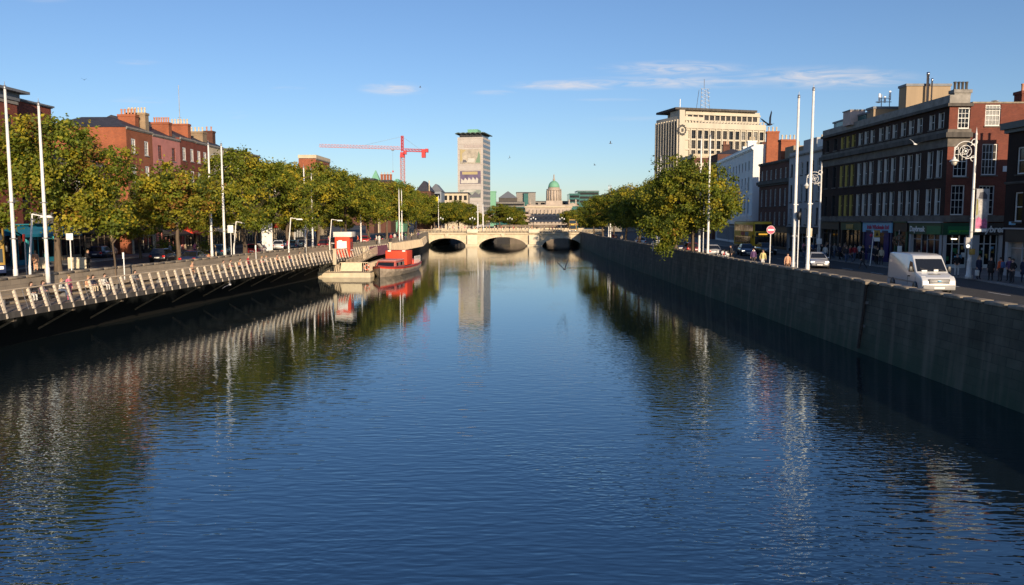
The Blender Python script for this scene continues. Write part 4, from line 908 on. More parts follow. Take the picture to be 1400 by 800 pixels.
prof = [(4.4 * math.cos(a_), 5.2 * math.sin(a_)) for a_ in [i * math.pi / 2 / 9 for i in range(10)]]; prof[-1] = (.9, 5.2)
MB().lathe(prof, (0, 12.5, zb + 13.4), 24).build('dome', G['copper'], CB)
MB().lathe([(.9, 0), (.8, 1.6), (.4, 1.8), (.5, 2.6), (.45, 4.4), (.15, 5.0)], (0, 12.5, zb + 18.6), 8).build('statue', stn, CB)
# --- offices behind
farblock('office_block', 'grey office block with pointed glass roof right of the slim tower', 672, 717, 277, 720, 40, 'limestone', rows=2, nc=0, wm='glass')
t, W, H = farblock('glass_pavilion', 'pointed grey glass roof on the offices beside the slim tower', 682, 707, 271, 728, 16, 'grimy_stone', 'pyramid', 'lead', 6.5)
farblock('office_block', 'pale stone office block with green glass centre', 706, 732, 264, 735, 30, 'limestone', rows=0)
farblock('glass_strip', 'green glass stair tower in front of the pale stone offices', 716, 722, 265, 732, 2.8, 'teal_glass')
farblock('office_block', 'long low green glass office building left of the dome', 676, 752, 283, 700, 18, 'teal_glass', rows=2, nc=0, wm='glass', rm='limestone')
farblock('office_block', 'pale stone office between the dome and the far glass blocks', 728, 784, 276, 745, 20, 'limestone', rows=1)
farblock('office_block', 'lower green glass office block right of the dome', 778, 792, 266, 690, 30, 'teal_glass', rows=3, nc=0, wm='glass', rm='teal_glass')
farblock('office_block', 'taller green glass office block right of the dome', 789, 818, 262, 705, 30, 'teal_glass', rows=3, nc=0, wm='glass', rm='lead')
farblock('green_block', 'narrow green glass block against the right side of the slim tower', 670, 678, 263, 520, 10, 'copper', rm='copper')
farblock('warehouse', 'low dark building behind the bridge in front of the domed building', 700, 722, 291, 430, 14, 'brick_dark')
farblock('office_block', 'dark roofed office block with short mast behind the right bank trees', 840, 872, 262, 430, 20, 'teal_glass', 'hip', 'lead', 3, rows=1, nc=0)
farblock('stone_building', 'grey stone block behind the first trees of the far right bank', 826, 900, 268, 300, 20, 'limestone', rows=2)
for i, (pa, pb, yt, Y, m) in enumerate([(440, 520, 262, 620, 'brick_brown'), (505, 600, 270, 640, 'limestone'), (880, 1020, 262, 520, 'brick_brown'), (1000, 1300, 240, 480, 'limestone'), (100, 440, 240, 480, 'brick_brown')]):
    farblock('city_block', ['brown distant city block behind the left terrace', 'grey distant city block near the crane', 'brown distant block behind the office tower', 'grey distant block behind the right bank roofs', 'long brown distant block behind the left terrace roofs'][i], pa, pb, yt + 8, Y, 30, m)
# railway bridge in front of the domed building
D = 400.0; xa, xb = at(600, D).x, at(830, D).x
RBd = thing('railway_bridge', 'tan iron lattice railway bridge crossing in front of the domed building', 'bridge', (xa, D, ST)); L = xb - xa
zc0, zc1 = zat(303.5, D) - ST, zat(293, D) - ST; irn = mat('bridge_iron', (.46,.36,.29), .7, var=.15)
MB().box(0, L, -.4, .4, zc0, zc0 + .8).box(0, L, -.4, .4, zc1 - .8, zc1).build('chord', irn, RBd); mb = MB(); k = int(L / 2.6)
for i in range(k):
    x0, x1 = L * i / k, L * (i + 1) / k
    for za, zb_ in ((zc0 + .8, zc1 - .8), (zc1 - .8, zc0 + .8)): mb.tube((x0, 0, za), (x1, 0, zb_), .16, n=4)
mb.build('lattice', irn, RBd); MB().box(0, L, .402, 9, zc0, zc0 + 1).build('deck', irn, RBd)
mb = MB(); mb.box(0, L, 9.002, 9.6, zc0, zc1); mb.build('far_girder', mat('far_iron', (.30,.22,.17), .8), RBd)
for x in (L * .2, L * .5, L * .8): MB().lathe([(1.3, -5), (1.2, zc0)], (x, 4, 0), 10).build('pier', G['limestone'], RBd)
# next road bridge seen through the arches
D = 350; FB = thing('stone_bridge', 'brown stone road bridge seen beyond through the arches of the near bridge', 'bridge', (-8, D, 0))
MB().box(0, 50, 0, 14, -.5, 4.6).box(0, 50, -.3, 0, 4.602, 5.6).build('wall', brickmat('brown_stone', (.26,.20,.15), (.2,.16,.12), (.12,.1,.08), 1.2, .5, .03), FB)
# crane
D = 400.0; p = at(552, D); C = thing('tower_crane', 'red lattice tower crane with long pale jib above the left treetops', 'crane', (p.x, D, ST), R(-6))
zj = zat(206, D) - ST; zt = zat(188, D) - ST; cr = mat('crane_red', (.55,.05,.05), .5, var=.08); cp_ = mat('crane_pale', (.62,.24,.20), .5, var=.1)
def lattice(mb, p0, p1, wdt, n, r=.11, mi=0, tri=False):
    p0, p1 = Vector(p0), Vector(p1); d = (p1 - p0).normalized(); a = Vector((0, 1, 0)); b = d.cross(a).normalized()
    cs = [a * wdt/2 + b * wdt/2, -a * wdt/2 + b * wdt/2, -a * wdt/2 - b * wdt/2, a * wdt/2 - b * wdt/2] if not tri else [a * wdt/2, -a * wdt/2, b * wdt * (1 if b.z > 0 else -1)]
    for c in cs: mb.tube(p0 + c, p1 + c, r, n=4)
    for i in range(n):
        q0 = p0 + (p1 - p0) * i / n; q1 = p0 + (p1 - p0) * (i + 1) / n
        for k in range(len(cs)):
            c0, c1 = cs[k], cs[(k + 1) % len(cs)]; mb.tube(q0 + c0, q1 + c1, r * .6, n=3); mb.tube(q1 + c0, q1 + c1, r * .6, n=3); mb.tube(q0 + c1, q1 + c0, r * .6, n=3)
m = MB(); lattice(m, (0,0,0), (0,0,zj - 4), 1.9, 18, .11); m.build('mast', cp_, C)
MB().hull((-1.1, 1.1, -1.1, 1.1), (-.9, .9, -.9, .9), zj - 4, zj - 1.4).build('slewing_unit', cr, C); MB().box(.9, 2.3, -1.6, -.2, zj - 2.6, zj - .6).build('cab', cr, C, bevel=.1)
m = MB(); lattice(m, (0,0,zj - 1), (0,0,zt), 1.0, 5, .16); m.build('apex', cr, C)
m = MB(); lattice(m, (-1,0,zj), (-43,0,zj + 1.6), 1.5, 26, .085, tri=True); m.build('jib', cp_, C)
m = MB(); lattice(m, (1,0,zj - .3), (12.6,0,zj - .8), 1.3, 7, .13); m.box(1, 12, -.6, .6, zj - 1.2, zj - 1.0); m.build('counter_jib', cr, C)
MB().box(10, 11.8, -1, 1, zj - 4.2, zj - .1).box(11.9, 13.2, -1, 1, zj - 1.6, zj + .2).build('counterweight', cr, C)
MB().tube((0,0,zt - .3), (-22,0,zj + 1.8), .06, n=4).tube((0,0,zt - .3), (9,0,zj), .06, n=4).build('tie_bar', G['steel'], C)
MB().tube((-5,0,zj - .4), (-5,0,zj - 10.5), .05, n=4).box(-5.6, -4.4, -.5, .5, zj - .6, zj - .1).build('hook_cable', G['steel'], C); MB().box(-5.3, -4.7, -.2, .2, zj - 11.4, zj - 10.5).build('hook_block', cr, C)

# ------------------------------------------------------------------ the arched stone bridge
BY = 235.0; BD = 46
BR = thing('stone_bridge', 'wide cream stone bridge with three low arches and balustrade across the river', 'bridge', (0, BY, 0))
s = BY / F
arches = [((585-700)*s, (637-700)*s, zat(325.5, BY)), ((655-700)*s, (720-700)*s, zat(324, BY)), ((741-700)*s, (795-700)*s, zat(325.5, BY))]
zsp = -.15; zst = 3.72
def arch_z(x, a):
    x0, x1, zc = a; m_ = (x0 + x1) / 2; q = (x - m_) / ((x1 - x0) / 2)
    return zsp + (zc - zsp) * math.sqrt(max(0, 1 - q * q))
xs = []
XL, XR = -31.0, 27.5
for a in arches: xs += [a[0] + (a[1] - a[0]) * (1 - math.cos(math.pi * i / 24)) / 2 for i in range(25)]
xs = sorted(set(xs + [XL, XR]))
mb = MB(); skew = .07
for xa, xb in zip(xs[:-1], xs[1:]):
    xm = (xa + xb) / 2; ar = next((a for a in arches if a[0] <= xm <= a[1]), None)
    ba = arch_z(xa, ar) if ar else -2.5; bb = arch_z(xb, ar) if ar else -2.5
    mb.quad((xa, 0, ba), (xb, 0, bb), (xb, 0, zst), (xa, 0, zst)); mb.quad((xa + BD*skew, BD, ba), (xb + BD*skew, BD, bb), (xb + BD*skew, BD, zst), (xa + BD*skew, BD, zst))
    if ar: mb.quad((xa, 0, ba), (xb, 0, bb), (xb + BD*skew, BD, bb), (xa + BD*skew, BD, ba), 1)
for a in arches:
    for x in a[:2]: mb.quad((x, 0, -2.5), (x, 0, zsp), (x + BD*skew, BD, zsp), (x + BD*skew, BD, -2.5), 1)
mb.build('wall', [G['bridge_stone'], brickmat('vault_stone', (.24,.20,.16), (.19,.16,.13), (.11,.1,.08), 1.2, .5, .03, algae_or_shade=((.03,.035,.02), .1, 1.0))], BR)
for a in arches:
    m = MB(); n = 22
    for i in range(n):
        x0 = a[0] + (a[1] - a[0]) * (1 - math.cos(math.pi * i / n)) / 2; x1 = a[0] + (a[1] - a[0]) * (1 - math.cos(math.pi * (i + 1) / n)) / 2
        z0, z1 = arch_z(x0, a), arch_z(x1, a); mx = (a[0] + a[1]) / 2
        o0 = (mx + (x0 - mx) * 1.06, z0 + .45); o1 = (mx + (x1 - mx) * 1.06, z1 + .5)
        m.prismy([(x0, z0), (x1, z1), (o1[0], min(o1[1], zst - .4)), (o0[0], min(o0[1], zst - .4))], -.16, .02)
    m.build('arch_ring', G['bridge_stone'], BR)
    MB().prismy([((a[0]+a[1])/2 - .45, a[2] - .05), ((a[0]+a[1])/2 + .45, a[2] - .05), ((a[0]+a[1])/2 + .6, zst - .1), ((a[0]+a[1])/2 - .6, zst - .1)], -.45, -.165).build('keystone', G['bridge_stone'], BR, bevel=.05)
paler = mat('pale_stone', (.70,.61,.46), .85, var=.1, scale=.8)
for (pa, pb) in ((639, 653), (723, 737)):
    xa, xb = (pa - 700) * s, (pb - 700) * s
    MB().box(xa, xb, -1.0, .05, .6, zst - .3).build('pier', paler, BR, bevel=.06); MB().box(xa - .5, xb + .5, -1.4, .05, -2.5, .6).build('pier_foot', G['bridge_stone'], BR, bevel=.1)
    MB().box(xa - .1, xb + .1, -1.1, .35, zst + .252, zst + 1.35).build('pedestal', paler, BR, bevel=.05)
MB().box(XL, XR, -.45, .4, zst - .1, zst + .25).build('cornice', G['bridge_stone'], BR, bevel=.06)
mb = MB(); k = int((XR - XL) / .42)
for i in range(k): mb.lathe([(.07, 0), (.13, .25), (.06, .55), (.09, .7)], (XL + .2 + i * .42, -.03, zst + .352), 5)
mb.build('balusters', G['bridge_stone'], BR)
MB().box(XL, XR, -.25, .2, zst + .252, zst + .35).box(XL, XR, -.28, .23, zst + 1.06, zst + 1.26).build('parapet_rail', G['bridge_stone'], BR, bevel=.03)
MB().add([(XL, .41, zst), (XR, .41, zst), (XR + BD*skew, BD, zst), (XL + BD*skew, BD, zst)], [(0,1,2,3)]).build('road_deck', G['asphalt'], BR)
MB().box(XL + 3, XR + 3, BD - .3, BD, zst + .01, zst + 1.2).build('far_parapet', G['bridge_stone'], BR)
MB().box(XL, XR, .42, 9, zst + .01, zst + .62).build('footway', G['paving'], BR)
# bank walls that meet the bridge ends
for s_, x0, x1 in ((-1, -27, -21.9), (1, 18.6, 23)):
    pass

G['dimmed_timber'] = mat('dimmed_timber', (.12,.095,.07), .85, var=.35, scale=2)  # bracket timber darkened in colour to lower the sunlight below the deck
# ------------------------------------------------------------------ timber boardwalk along the left quay
DZ = 2.6
EP = [P(6, 430, DZ), P(17.5, 427.5, DZ), P(150, 405, DZ), P(308, 380, DZ), P(420, 361.5, DZ), P(531, 343.5, DZ), P(577, 334.8, DZ)]
E = [(-29.6, 36.0)] + [(q.x, q.y) for q in EP[1:]] + [(-21.9, 201)]
def el(y): return lin(E, y)
BW = thing('boardwalk', 'long timber boardwalk on brackets with pale fin posts along the left quay', 'boardwalk', (0, 0, 0))
mb = MB()
for (x0, y0), (x1, y1) in zip(E[:-1], E[1:]):
    mb.add([(x0, y0, DZ), (x1, y1, DZ), (lw(y1) + .02, y1, DZ), (lw(y0) + .02, y0, DZ), (x0, y0, DZ - .14), (x1, y1, DZ - .14), (lw(y1) + .02, y1, DZ - .14), (lw(y0) + .02, y0, DZ - .14)], [(0,1,2,3), (4,7,6,5), (0,4,5,1), (3,2,6,7)])
mb.build('deck', G['timber_deck'], BW)
mb = MB()
for (x0, y0), (x1, y1) in zip(E[:-1], E[1:]):
    mb.add([(x0 + .002, y0, DZ - .3), (x1 + .002, y1, DZ - .3), (x1 + .002, y1, DZ + .05), (x0 + .002, y0, DZ + .05), (x0 + .10, y0, DZ - .3), (x1 + .10, y1, DZ - .3), (x1 + .10, y1, DZ + .05), (x0 + .10, y0, DZ + .05)], [(0,1,2,3), (4,5,6,7), (3,2,6,7), (0,1,5,4)])
mb.build('edge_beam', G['grimy_stone'], BW)
ys = []; y = 38.5
while y < 135.5: ys.append(y); y += 1.23
YLAND = (97.0, 136.0)
fin_base = None
post_me = {}
for y in ys:
    dx = el(y + .5) - el(y - .5); rz = math.atan2(-dx, 1)
    if 'p' not in post_me:
        q = MB(); q.add([(.16,-.035,-.28),(.16,.035,-.28),(.02,.035,-.28),(.02,-.035,-.28),(-.26,-.035,1.28),(-.26,.035,1.28),(-.40,.035,1.22),(-.40,-.035,1.22)], [(0,1,2,3),(4,7,6,5),(0,4,5,1),(1,5,6,2),(2,6,7,3),(3,7,4,0)])
        q.add([(.17,-.056,-.25),(.17,.056,-.25),(-.25,.056,1.27),(-.25,-.056,1.27),(.13,-.056,-.25),(.13,.056,-.25),(-.29,.056,1.27),(-.29,-.056,1.27)], [(0,1,2,3),(4,7,6,5),(0,3,7,4),(1,5,6,2),(2,3,7,6),(0,4,5,1)])
        post_me['p'] = q.mesh('fin_post', mat('fin_paint', (.66,.56,.44), .6, var=.1, scale=4))
    o = link('fin_post', post_me['p'], BW); o.location = (el(y), y, DZ); o.rotation_euler = (0, 0, rz)
mb = MB(); mw = MB(); mi_ = MB()
seg = [38.0 + i * 2.0 for i in range(64)]
for y0, y1 in zip(seg[:-1], seg[1:]):
    if y1 > 164.5: break
    mb.tube((el(y0) - .34, y0, DZ + 1.29), (el(y1) - .34, y1, DZ + 1.29), .055, n=6)
    for z in (.2, .42, .64, .86, 1.06): mw.tube((el(y0) + .08 - .29 * z, y0, DZ + z), (el(y1) + .08 - .29 * z, y1, DZ + z), .012, n=4, caps=False)
    mi_.tube((el(y0 + .6) + .06, y0 + .6, DZ), (el(y0 + .6) - .3, y0 + .6, DZ + 1.25), .018, n=4)
mb.build('handrail', G['timber'], BW); mw.build('wire', G['steel'], BW); mi_.build('baluster', G['steel'], BW)
for y in [40 + k * 5.6 for k in range(23)]:
    mb = MB()
    if y > 164: break
    xw = lw(y) + .1; xe = el(y)
    mb.hull((xe - .6, xe - .1, y - .12, y + .12), (xe - .6, xe - .1, y - .12, y + .12), DZ - .55, DZ - .142)
    mb.tube((xw, y + 1.2, .6), (xe - .2, y, DZ - .45), .075, n=6)
    mb.box(xw, xe - .1, y - .1, y + .1, DZ - .45, DZ - .145)
    mb.build('bracket', G['dimmed_timber'], BW)
# the solid plank screen of the last stretch toward the bridge
mb = MB()
for i in range(211):
    y0 = 135.2 + i * .31; xe = el(y0); mb.hull((xe - .02, xe + .26, y0, y0 + .07), (xe - .34, xe - .06, y0, y0 + .07), DZ - .3, DZ + 1.2)
mb.build('plank_screen', G['timber'], BW)
# landing stage below the boardwalk
LY = 108.0; lx0, lx1 = at(432, LY).x, at(506, LY).x
LS = thing('landing_stage', 'cream concrete landing stage with slatted timber fence beside the moored boat', 'landing stage', (lx0, LY, -.28)); LWd = lx1 - lx0
conc = mat('cream_concrete_wall', (.58,.48,.34), .85, var=.15, scale=.8)
MB().box(0, LWd, 0, 26, -2, .95).build('base', conc, LS, bevel=.05); MB().box(-.08, LWd + .08, -.08, 26.08, .952, 1.08).build('deck', G['timber_deck'], LS)
mb = MB()
for k in range(13):
    x = .35 + k * .235; mb.add([(x,-.02,1.08),(x+.14,-.02,1.08),(x+.30,-.02,2.3),(x+.16,-.02,2.3),(x,.05,1.08),(x+.14,.05,1.08),(x+.30,.05,2.3),(x+.16,.05,2.3)], [(0,1,2,3),(4,7,6,5),(0,4,5,1),(1,5,6,2),(2,6,7,3),(3,7,4,0)])
mb.build('slat_fence', G['timber'], LS)
MB().box(.3, LWd - .3, -.03, .08, 2.3, 2.4).build('fence_rail', G['timber'], LS); MB().box(3.3, 6.3, -.02, .06, 1.15, 2.3).build('fence_panel', mat('cream_board', (.68,.56,.38), .7, var=.1), LS)
mb = MB()
for k in range(4): mb.box(6.5 + k * .28, 6.56 + k * .28, 0, .05, 1.08, 2.3)
for k in range(40): mb.box(LWd - .3, LWd - .24, .3 + k * .34, .4 + k * .34, 1.08, 2.25)
mb.box(LWd - .32, LWd - .22, .3, 14, 2.252, 2.34); mb.build('slat_fence', G['timber'], LS)
# ramp with railings between stage and boardwalk
rp = thing('gangway', 'sloping timber gangway with pale railings from the boardwalk down to the landing stage', 'gangway', (0, 0, 0))
g0 = Vector((el(104) - .1, 109.5, 1.15)); g1 = Vector((lx1 - 2.2, 122, DZ + .05)); dv = (g1 - g0); sd_ = Vector((dv.y, -dv.x, 0)).normalized() * .8
MB().add([g0 - sd_, g0 + sd_, g1 + sd_, g1 - sd_] + [q - Vector((0,0,.15)) for q in (g0 - sd_, g0 + sd_, g1 + sd_, g1 - sd_)], [(0,1,2,3),(4,7,6,5),(0,4,5,1),(1,5,6,2),(2,6,7,3),(3,7,4,0)]).build('ramp', G['timber_deck'], rp)
mb = MB()
for k in range(26):
    q = g0 + dv * k / 25
    for sg in (-1, 1): mb.tube(q + sd_ * sg, q + sd_ * sg + Vector((0,0,1.15)), .045, n=4)
for sg in (-1, 1): mb.tube(g0 + sd_ * sg + Vector((0,0,1.15)), g1 + sd_ * sg + Vector((0,0,1.15)), .06, n=5)
mb.build('railing', G['timber'], rp)
# maroon banner and cream pillars on the boardwalk rail by the landing
t = thing('rail_banner', 'maroon and grey banner tied to the boardwalk rail above the boat', 'banner', (el(122) + .25, 122, DZ))
MB().add([(0,0,-.35),(el(133)-el(122),11,-.35),(el(133)-el(122)-.3,11,1.15),(-.3,0,1.15),(.04,0,-.35),(el(133)-el(122)+.04,11,-.35),(el(133)-el(122)-.26,11,1.15),(-.26,0,1.15)], [(0,1,2,3),(4,5,6,7),(0,4,5,1),(2,3,7,6),(1,5,6,2),(0,3,7,4)]).build('cloth', mat('maroon_cloth', (.22,.07,.10), .8, var=.25), t)
MB().tube((-.3,0,-.4), (-.3,0,1.25), .05, n=6).tube((el(133)-el(122)-.3,11,-.4), (el(133)-el(122)-.3,11,1.25), .05, n=6).build('post', G['steel'], t)
for px, Y, h, lab in ((528, 134, 3.0, 'cream pillar at the end of the landing gap above the boat'), (448, 104, 2.0, 'cream post at the foot of the gangway'), (489, 118, 1.8, 'cream post beside the maroon banner')):
    t = thing('concrete_pillar', lab, 'pillar', (el(Y) + .3, Y, 1.0 if h > 2.5 else DZ - .6)); MB().box(-.22, .22, -.22, .22, 0, h).build('shaft', conc, t, bevel=.04); MB().box(-.32, .32, -.32, .32, h + .002, h + .14).build('cap', conc, t, bevel=.03)
# ------------------------------------------------------------------ trees
LEAF = [leafmat('leaf_dark', (.085,.112,.015)), leafmat('leaf_green', (.15,.185,.018)), leafmat('leaf_olive', (.27,.255,.024)), leafmat('leaf_yellow', (.42,.335,.025)), leafmat('leaf_brown', (.28,.15,.03))]
def crown_mesh(seed, rx, rz, z0, n_clump, per, pal, leaf=.34, lumps=9, low=()):
    """many leaf sized faces in clumps spread through an uneven crown; z0 = height of the crown's centre"""
    rd = random.Random(seed); vs = []; fs = []; ms = []; cl = []
    blobs = [(Vector((0, 0, 0)), .82)]
    for _ in range(lumps):
        t = rd.uniform(0, 2 * math.pi); p = rd.uniform(-.75, .95); q = math.sqrt(max(0, 1 - p * p))
        blobs.append((Vector((q * math.cos(t), q * math.sin(t), p)) * rd.uniform(.5, .72), rd.uniform(.28, .46)))
    while len(cl) < n_clump:
        c, r = blobs[0] if rd.random() < .3 else rd.choice(blobs)
        v = Vector((rd.gauss(0,1), rd.gauss(0,1), rd.gauss(0,1))).normalized() * r * rd.uniform(.55, 1.0) ** .6
        v = c + v
        if v.z < -.93: continue
        cl.append(Vector((v.x * rx, v.y * rx, z0 + v.z * rz)))
    for (x, y, z, r) in low:
        for _ in range(int(12 * r)): cl.append(Vector((x + rd.gauss(0, r * .45), y + rd.gauss(0, r * .45), z + rd.gauss(0, r * .4))))
    cen = Vector((0, 0, z0))
    for c in cl:
        kind = rd.choices(range(5), pal)[0]; cr = rd.uniform(.35, .8)
        outd = (c - cen).normalized()
        for _ in range(per):
            p = c + Vector((rd.gauss(0,1), rd.gauss(0,1), rd.gauss(0,.8))) * cr * .6
            nrm = (outd * .7 + Vector((rd.gauss(0,1), rd.gauss(0,1), rd.gauss(0,1) + .5)) * .8).normalized()
            a = nrm.orthogonal().normalized(); b = nrm.cross(a); th = rd.uniform(0, 6.28); a, b = a * math.cos(th) + b * math.sin(th), b * math.cos(th) - a * math.sin(th)
            s = leaf * rd.uniform(.6, 1.25); o = len(vs)
            vs += [p - a * s * .6, p + b * s * .42 + nrm * s * .1, p + a * s * .6, p - b * s * .42 + nrm * s * .1]; fs.append((o, o+1, o+2, o+3))
            k = kind if rd.random() < .85 else rd.choices(range(5), pal)[0]; ms.append(k)
    me = bpy.data.meshes.new('crown'); me.from_pydata([tuple(v) for v in vs], [], fs)
    for m in LEAF: me.materials.append(m)
    me.polygons.foreach_set('material_index', ms); me.update(); return me
def trunk_mesh(seed, h, rx, rz, r=.22):
    rd = random.Random(seed); mb = MB(); top = h
    pts = [Vector((0,0,-.1)), Vector((rd.uniform(-.05,.05), 0, 1.2)), Vector((rd.uniform(-.15,.15), rd.uniform(-.15,.15), 2.6)), Vector((rd.uniform(-.3,.3), rd.uniform(-.3,.3), h * .5)), Vector((rd.uniform(-.4,.4), rd.uniform(-.4,.4), h * .85))]
    rr = [r * 1.35, r, r * .85, r * .6, r * .15]
    for i in range(4): mb.tube(pts[i], pts[i+1], rr[i], rr[i+1], 9)
    for k in range(9):
        f = rd.uniform(.25, .7); b = pts[2] * (1 - f) + pts[4] * f; t = rd.uniform(0, 6.28)
        e = b + Vector((math.cos(t) * rx * .7, math.sin(t) * rx * .7, rd.uniform(.8, 2.6))); m_ = (b + e) / 2 + Vector((0, 0, .4))
        mb.tube(b, m_, r * .36, r * .24, 6); mb.tube(m_, e, r * .24, r * .06, 5)
        for j in range(2):
            e2 = m_ + Vector((rd.uniform(-1.6,1.6), rd.uniform(-1.6,1.6), rd.uniform(.4,1.8))); mb.tube(m_, e2, r * .15, r * .04, 4)
    return mb.mesh('trunk', G['bark'])
def make_tree(name, label, group, seed, rx, rz, zc, n, per, pal, leaf=.34, h=None, low=(), r=.22):
    t = thing(name, label, 'tree', (0,0,0), 0, group); h = h or zc + rz
    link('trunk', trunk_mesh(seed, h, rx, rz, r), t); link('crown', crown_mesh(seed + 50, rx, rz, zc, n, per, pal, leaf, low=low), t); return t
mix = lambda *a: a
GL = 'trees along the left quay'
A = make_tree('plane_tree', 'largest yellow green plane tree, beside the two nearest flagpoles on the left quay', GL, 3, 5.9, 4.8, 8.2, 330, 78, mix(.12,.40,.34,.11,.03), .23, low=((1.8,-3.2,4.6,1.1),(3.4,-1.0,4.6,1.0),(-3.6,-2,4.6,1.0)), r=.27)
place(A, (lw(61) - 4.1, 61, ST + .1), .4)
Bt = make_tree('plane_tree', 'brownish plane tree behind the right side of the largest left tree', GL, 11, 4.8, 3.6, 6.5, 260, 66, mix(.14,.22,.30,.14,.2), .26); place(Bt, (lw(79) - 4.1, 79, ST + .1), 1.2)
Ct = make_tree('plane_tree', 'round green plane tree standing behind the middle pair of left flagpoles', GL, 17, 5.6, 4.5, 7.8, 280, 66, mix(.14,.42,.33,.09,.02), .26); place(Ct, (lw(95) - 4.1, 95, ST + .1), 2.2, sc=(1.12, 1.12, 1.10))
Dt_ = make_tree('plane_tree', 'yellow tinted plane tree near the middle of the left row', GL, 23, 5.6, 4.5, 7.6, 270, 66, mix(.10,.40,.37,.11,.02), .26); place(Dt_, (lw(109) - 4.1, 109, ST + .1), 3.0, sc=(1.12, 1.12, 1.08))
labs = ['plane tree of the left row behind the red ticket kiosk', 'plane tree of the left row just past the red ticket kiosk', 'plane tree of the left row above the moored red boat', 'green plane tree of the left row beyond the moored boat', 'plane tree of the left row third from the bridge end', 'plane tree of the left row second from the bridge end', 'last plane tree of the left row beside the bridge']
for i, Y in enumerate((122, 136, 151, 166, 181, 197, 213)):
    c = copy_tree([Ct, Dt_, Ct, Dt_, Ct, Dt_, Ct][i]); place(c, (lw(Y) - 4.3 + max(0, (Y - 130) / 84) * 2.2, Y, ST + .1), 1.1 * i + .5, labs[i], (1.16 + .06 * math.sin(i * 2.1), 1.16, 1.07 + .05 * math.cos(i * 1.7)))
# a second row by the shops
labs2 = ['plane tree by the shop fronts behind the brownish left tree', 'plane tree by the pink house', 'plane tree in front of the brown house at mid terrace', 'plane tree by the lower buff house', 'plane tree by the far shops of the left terrace', 'plane tree farthest along the shop side of the left street']
for i, Y in enumerate((92, 112, 133, 152, 172, 192)):
    c = copy_tree([Ct, Dt_, Ct, Bt, Dt_, Ct][i]); place(c, (Lx(Y) + 5.6, Y, ST + .1), 1.7 * i + 2, labs2[i], (.66, .66, .60))
GR = 'trees along the right quay'
Rt = make_tree('plane_tree', 'nearest right bank plane tree with a leafy branch hanging over the quay wall', GR, 31, 6.6, 4.8, 6.9, 360, 72, mix(.18,.44,.30,.07,.01), .25, low=((-3.6,-2.5,2.6,1.4),(-3.7,-2.2,1.5,.9),(-2.6,-2.6,3.4,1.5),(-4.9,-1,3.7,1.4)), r=.25)
place(Rt, (rw(90) + .3, 90, ST + .1), 0)
Sx = make_tree('plane_tree', 'plane tree just behind the nearest one on the right bank', GR, 37, 5.5, 4.9, 6.9, 270, 66, mix(.18,.44,.29,.08,.01), .27); place(Sx, (rw(103) + 1.2, 103, ST + .1), .7)
labs3 = ['bushy plane tree third from the near end of the right bank row', 'plane tree fourth from the near end of the right bank row', 'plane tree in the middle of the right bank row', 'plane tree third from the bridge on the right bank', 'plane tree second from the bridge on the right bank', 'plane tree closest to the bridge on the right bank']
for i, Y in enumerate((116, 130, 145, 162, 182, 205)):
    c = copy_tree([Sx, Rt, Sx, Ct, Sx, Ct][i] if i != 1 else Sx); place(c, (rw(Y) + 1.3, Y, ST + .1), 1.3 * i + 1, labs3[i], (1, 1, (.96, .94, .92, .88, .84, .84)[i]))
GF = 'trees beyond the stone bridge'
for i, (px, Y, sc, lab) in enumerate([(612, 300, 1.15, 'dark green tree left of the tower foot beyond the bridge'), (628, 312, 1.28, 'broad dark tree directly left of the tower foot'), (645, 330, 1.0, 'small tree at the left foot of the slim tower'), (683, 345, 1.2, 'tree just right of the slim tower beyond the bridge'), (700, 400, 1.15, 'smaller tree right of the tower beyond the bridge'), (711, 425, .95, 'lowest tree beside the domed building'), (594, 292, 1.2, 'tree beyond the left end of the stone bridge'), (790, 300, 1.0, 'tree beyond the right end of the stone bridge'), (815, 300, 1.0, 'second tree beyond the right end of the bridge')]):
    c = copy_tree([Ct, Rt, Sx][i % 3] if i != 1 else Ct); c['group'] = GF; place(c, at(px, Y, ST - .8), 2.1 * i, lab, (sc * 1.25, sc * 1.25, sc * .86))
# young street tree and bushes by the left boardwalk wall
Y_ = make_tree('young_tree', 'small young tree with thin pale trunk on the left riverside pavement', 'young trees on the left quay', 41, 1.5, 1.6, 4.6, 36, 36, mix(.25,.45,.2,.1,0), .26, r=.07); place(Y_, at(157, 61.5, ST + .1))
for px, Y, lab in ((420, 100, 'small young tree with white trunk near the kiosk'), (350, 88, 'small young tree behind the red hatchback')):
    c = copy_tree(Y_); place(c, at(px, Y, ST + .1), 1, lab)
def shrub(label, loc, r, seed):
    t = thing('planter_shrub', label, 'plant', loc, 0, 'shrubs in tubs by the cafes'); MB().lathe([(r*.5, 0), (r*.62, .55), (r*.55, .55), (r*.5, .4)], (0,0,0), 10).build('tub', G['terracotta'], t)
    link('foliage', crown_mesh(seed, r, r, .5 + r, 16, 30, mix(.4,.4,.2,0,0), .16, lumps=4), t)
shrub('green shrub in tub left of the dark car on the left street', at(222, 90, ST), .9, 71); shrub('green shrub in tub right of the dark car on the left street', at(283, 92, ST), .9, 72); shrub('green shrub in tub by the black awning', at(232, 95, ST), .8, 73)
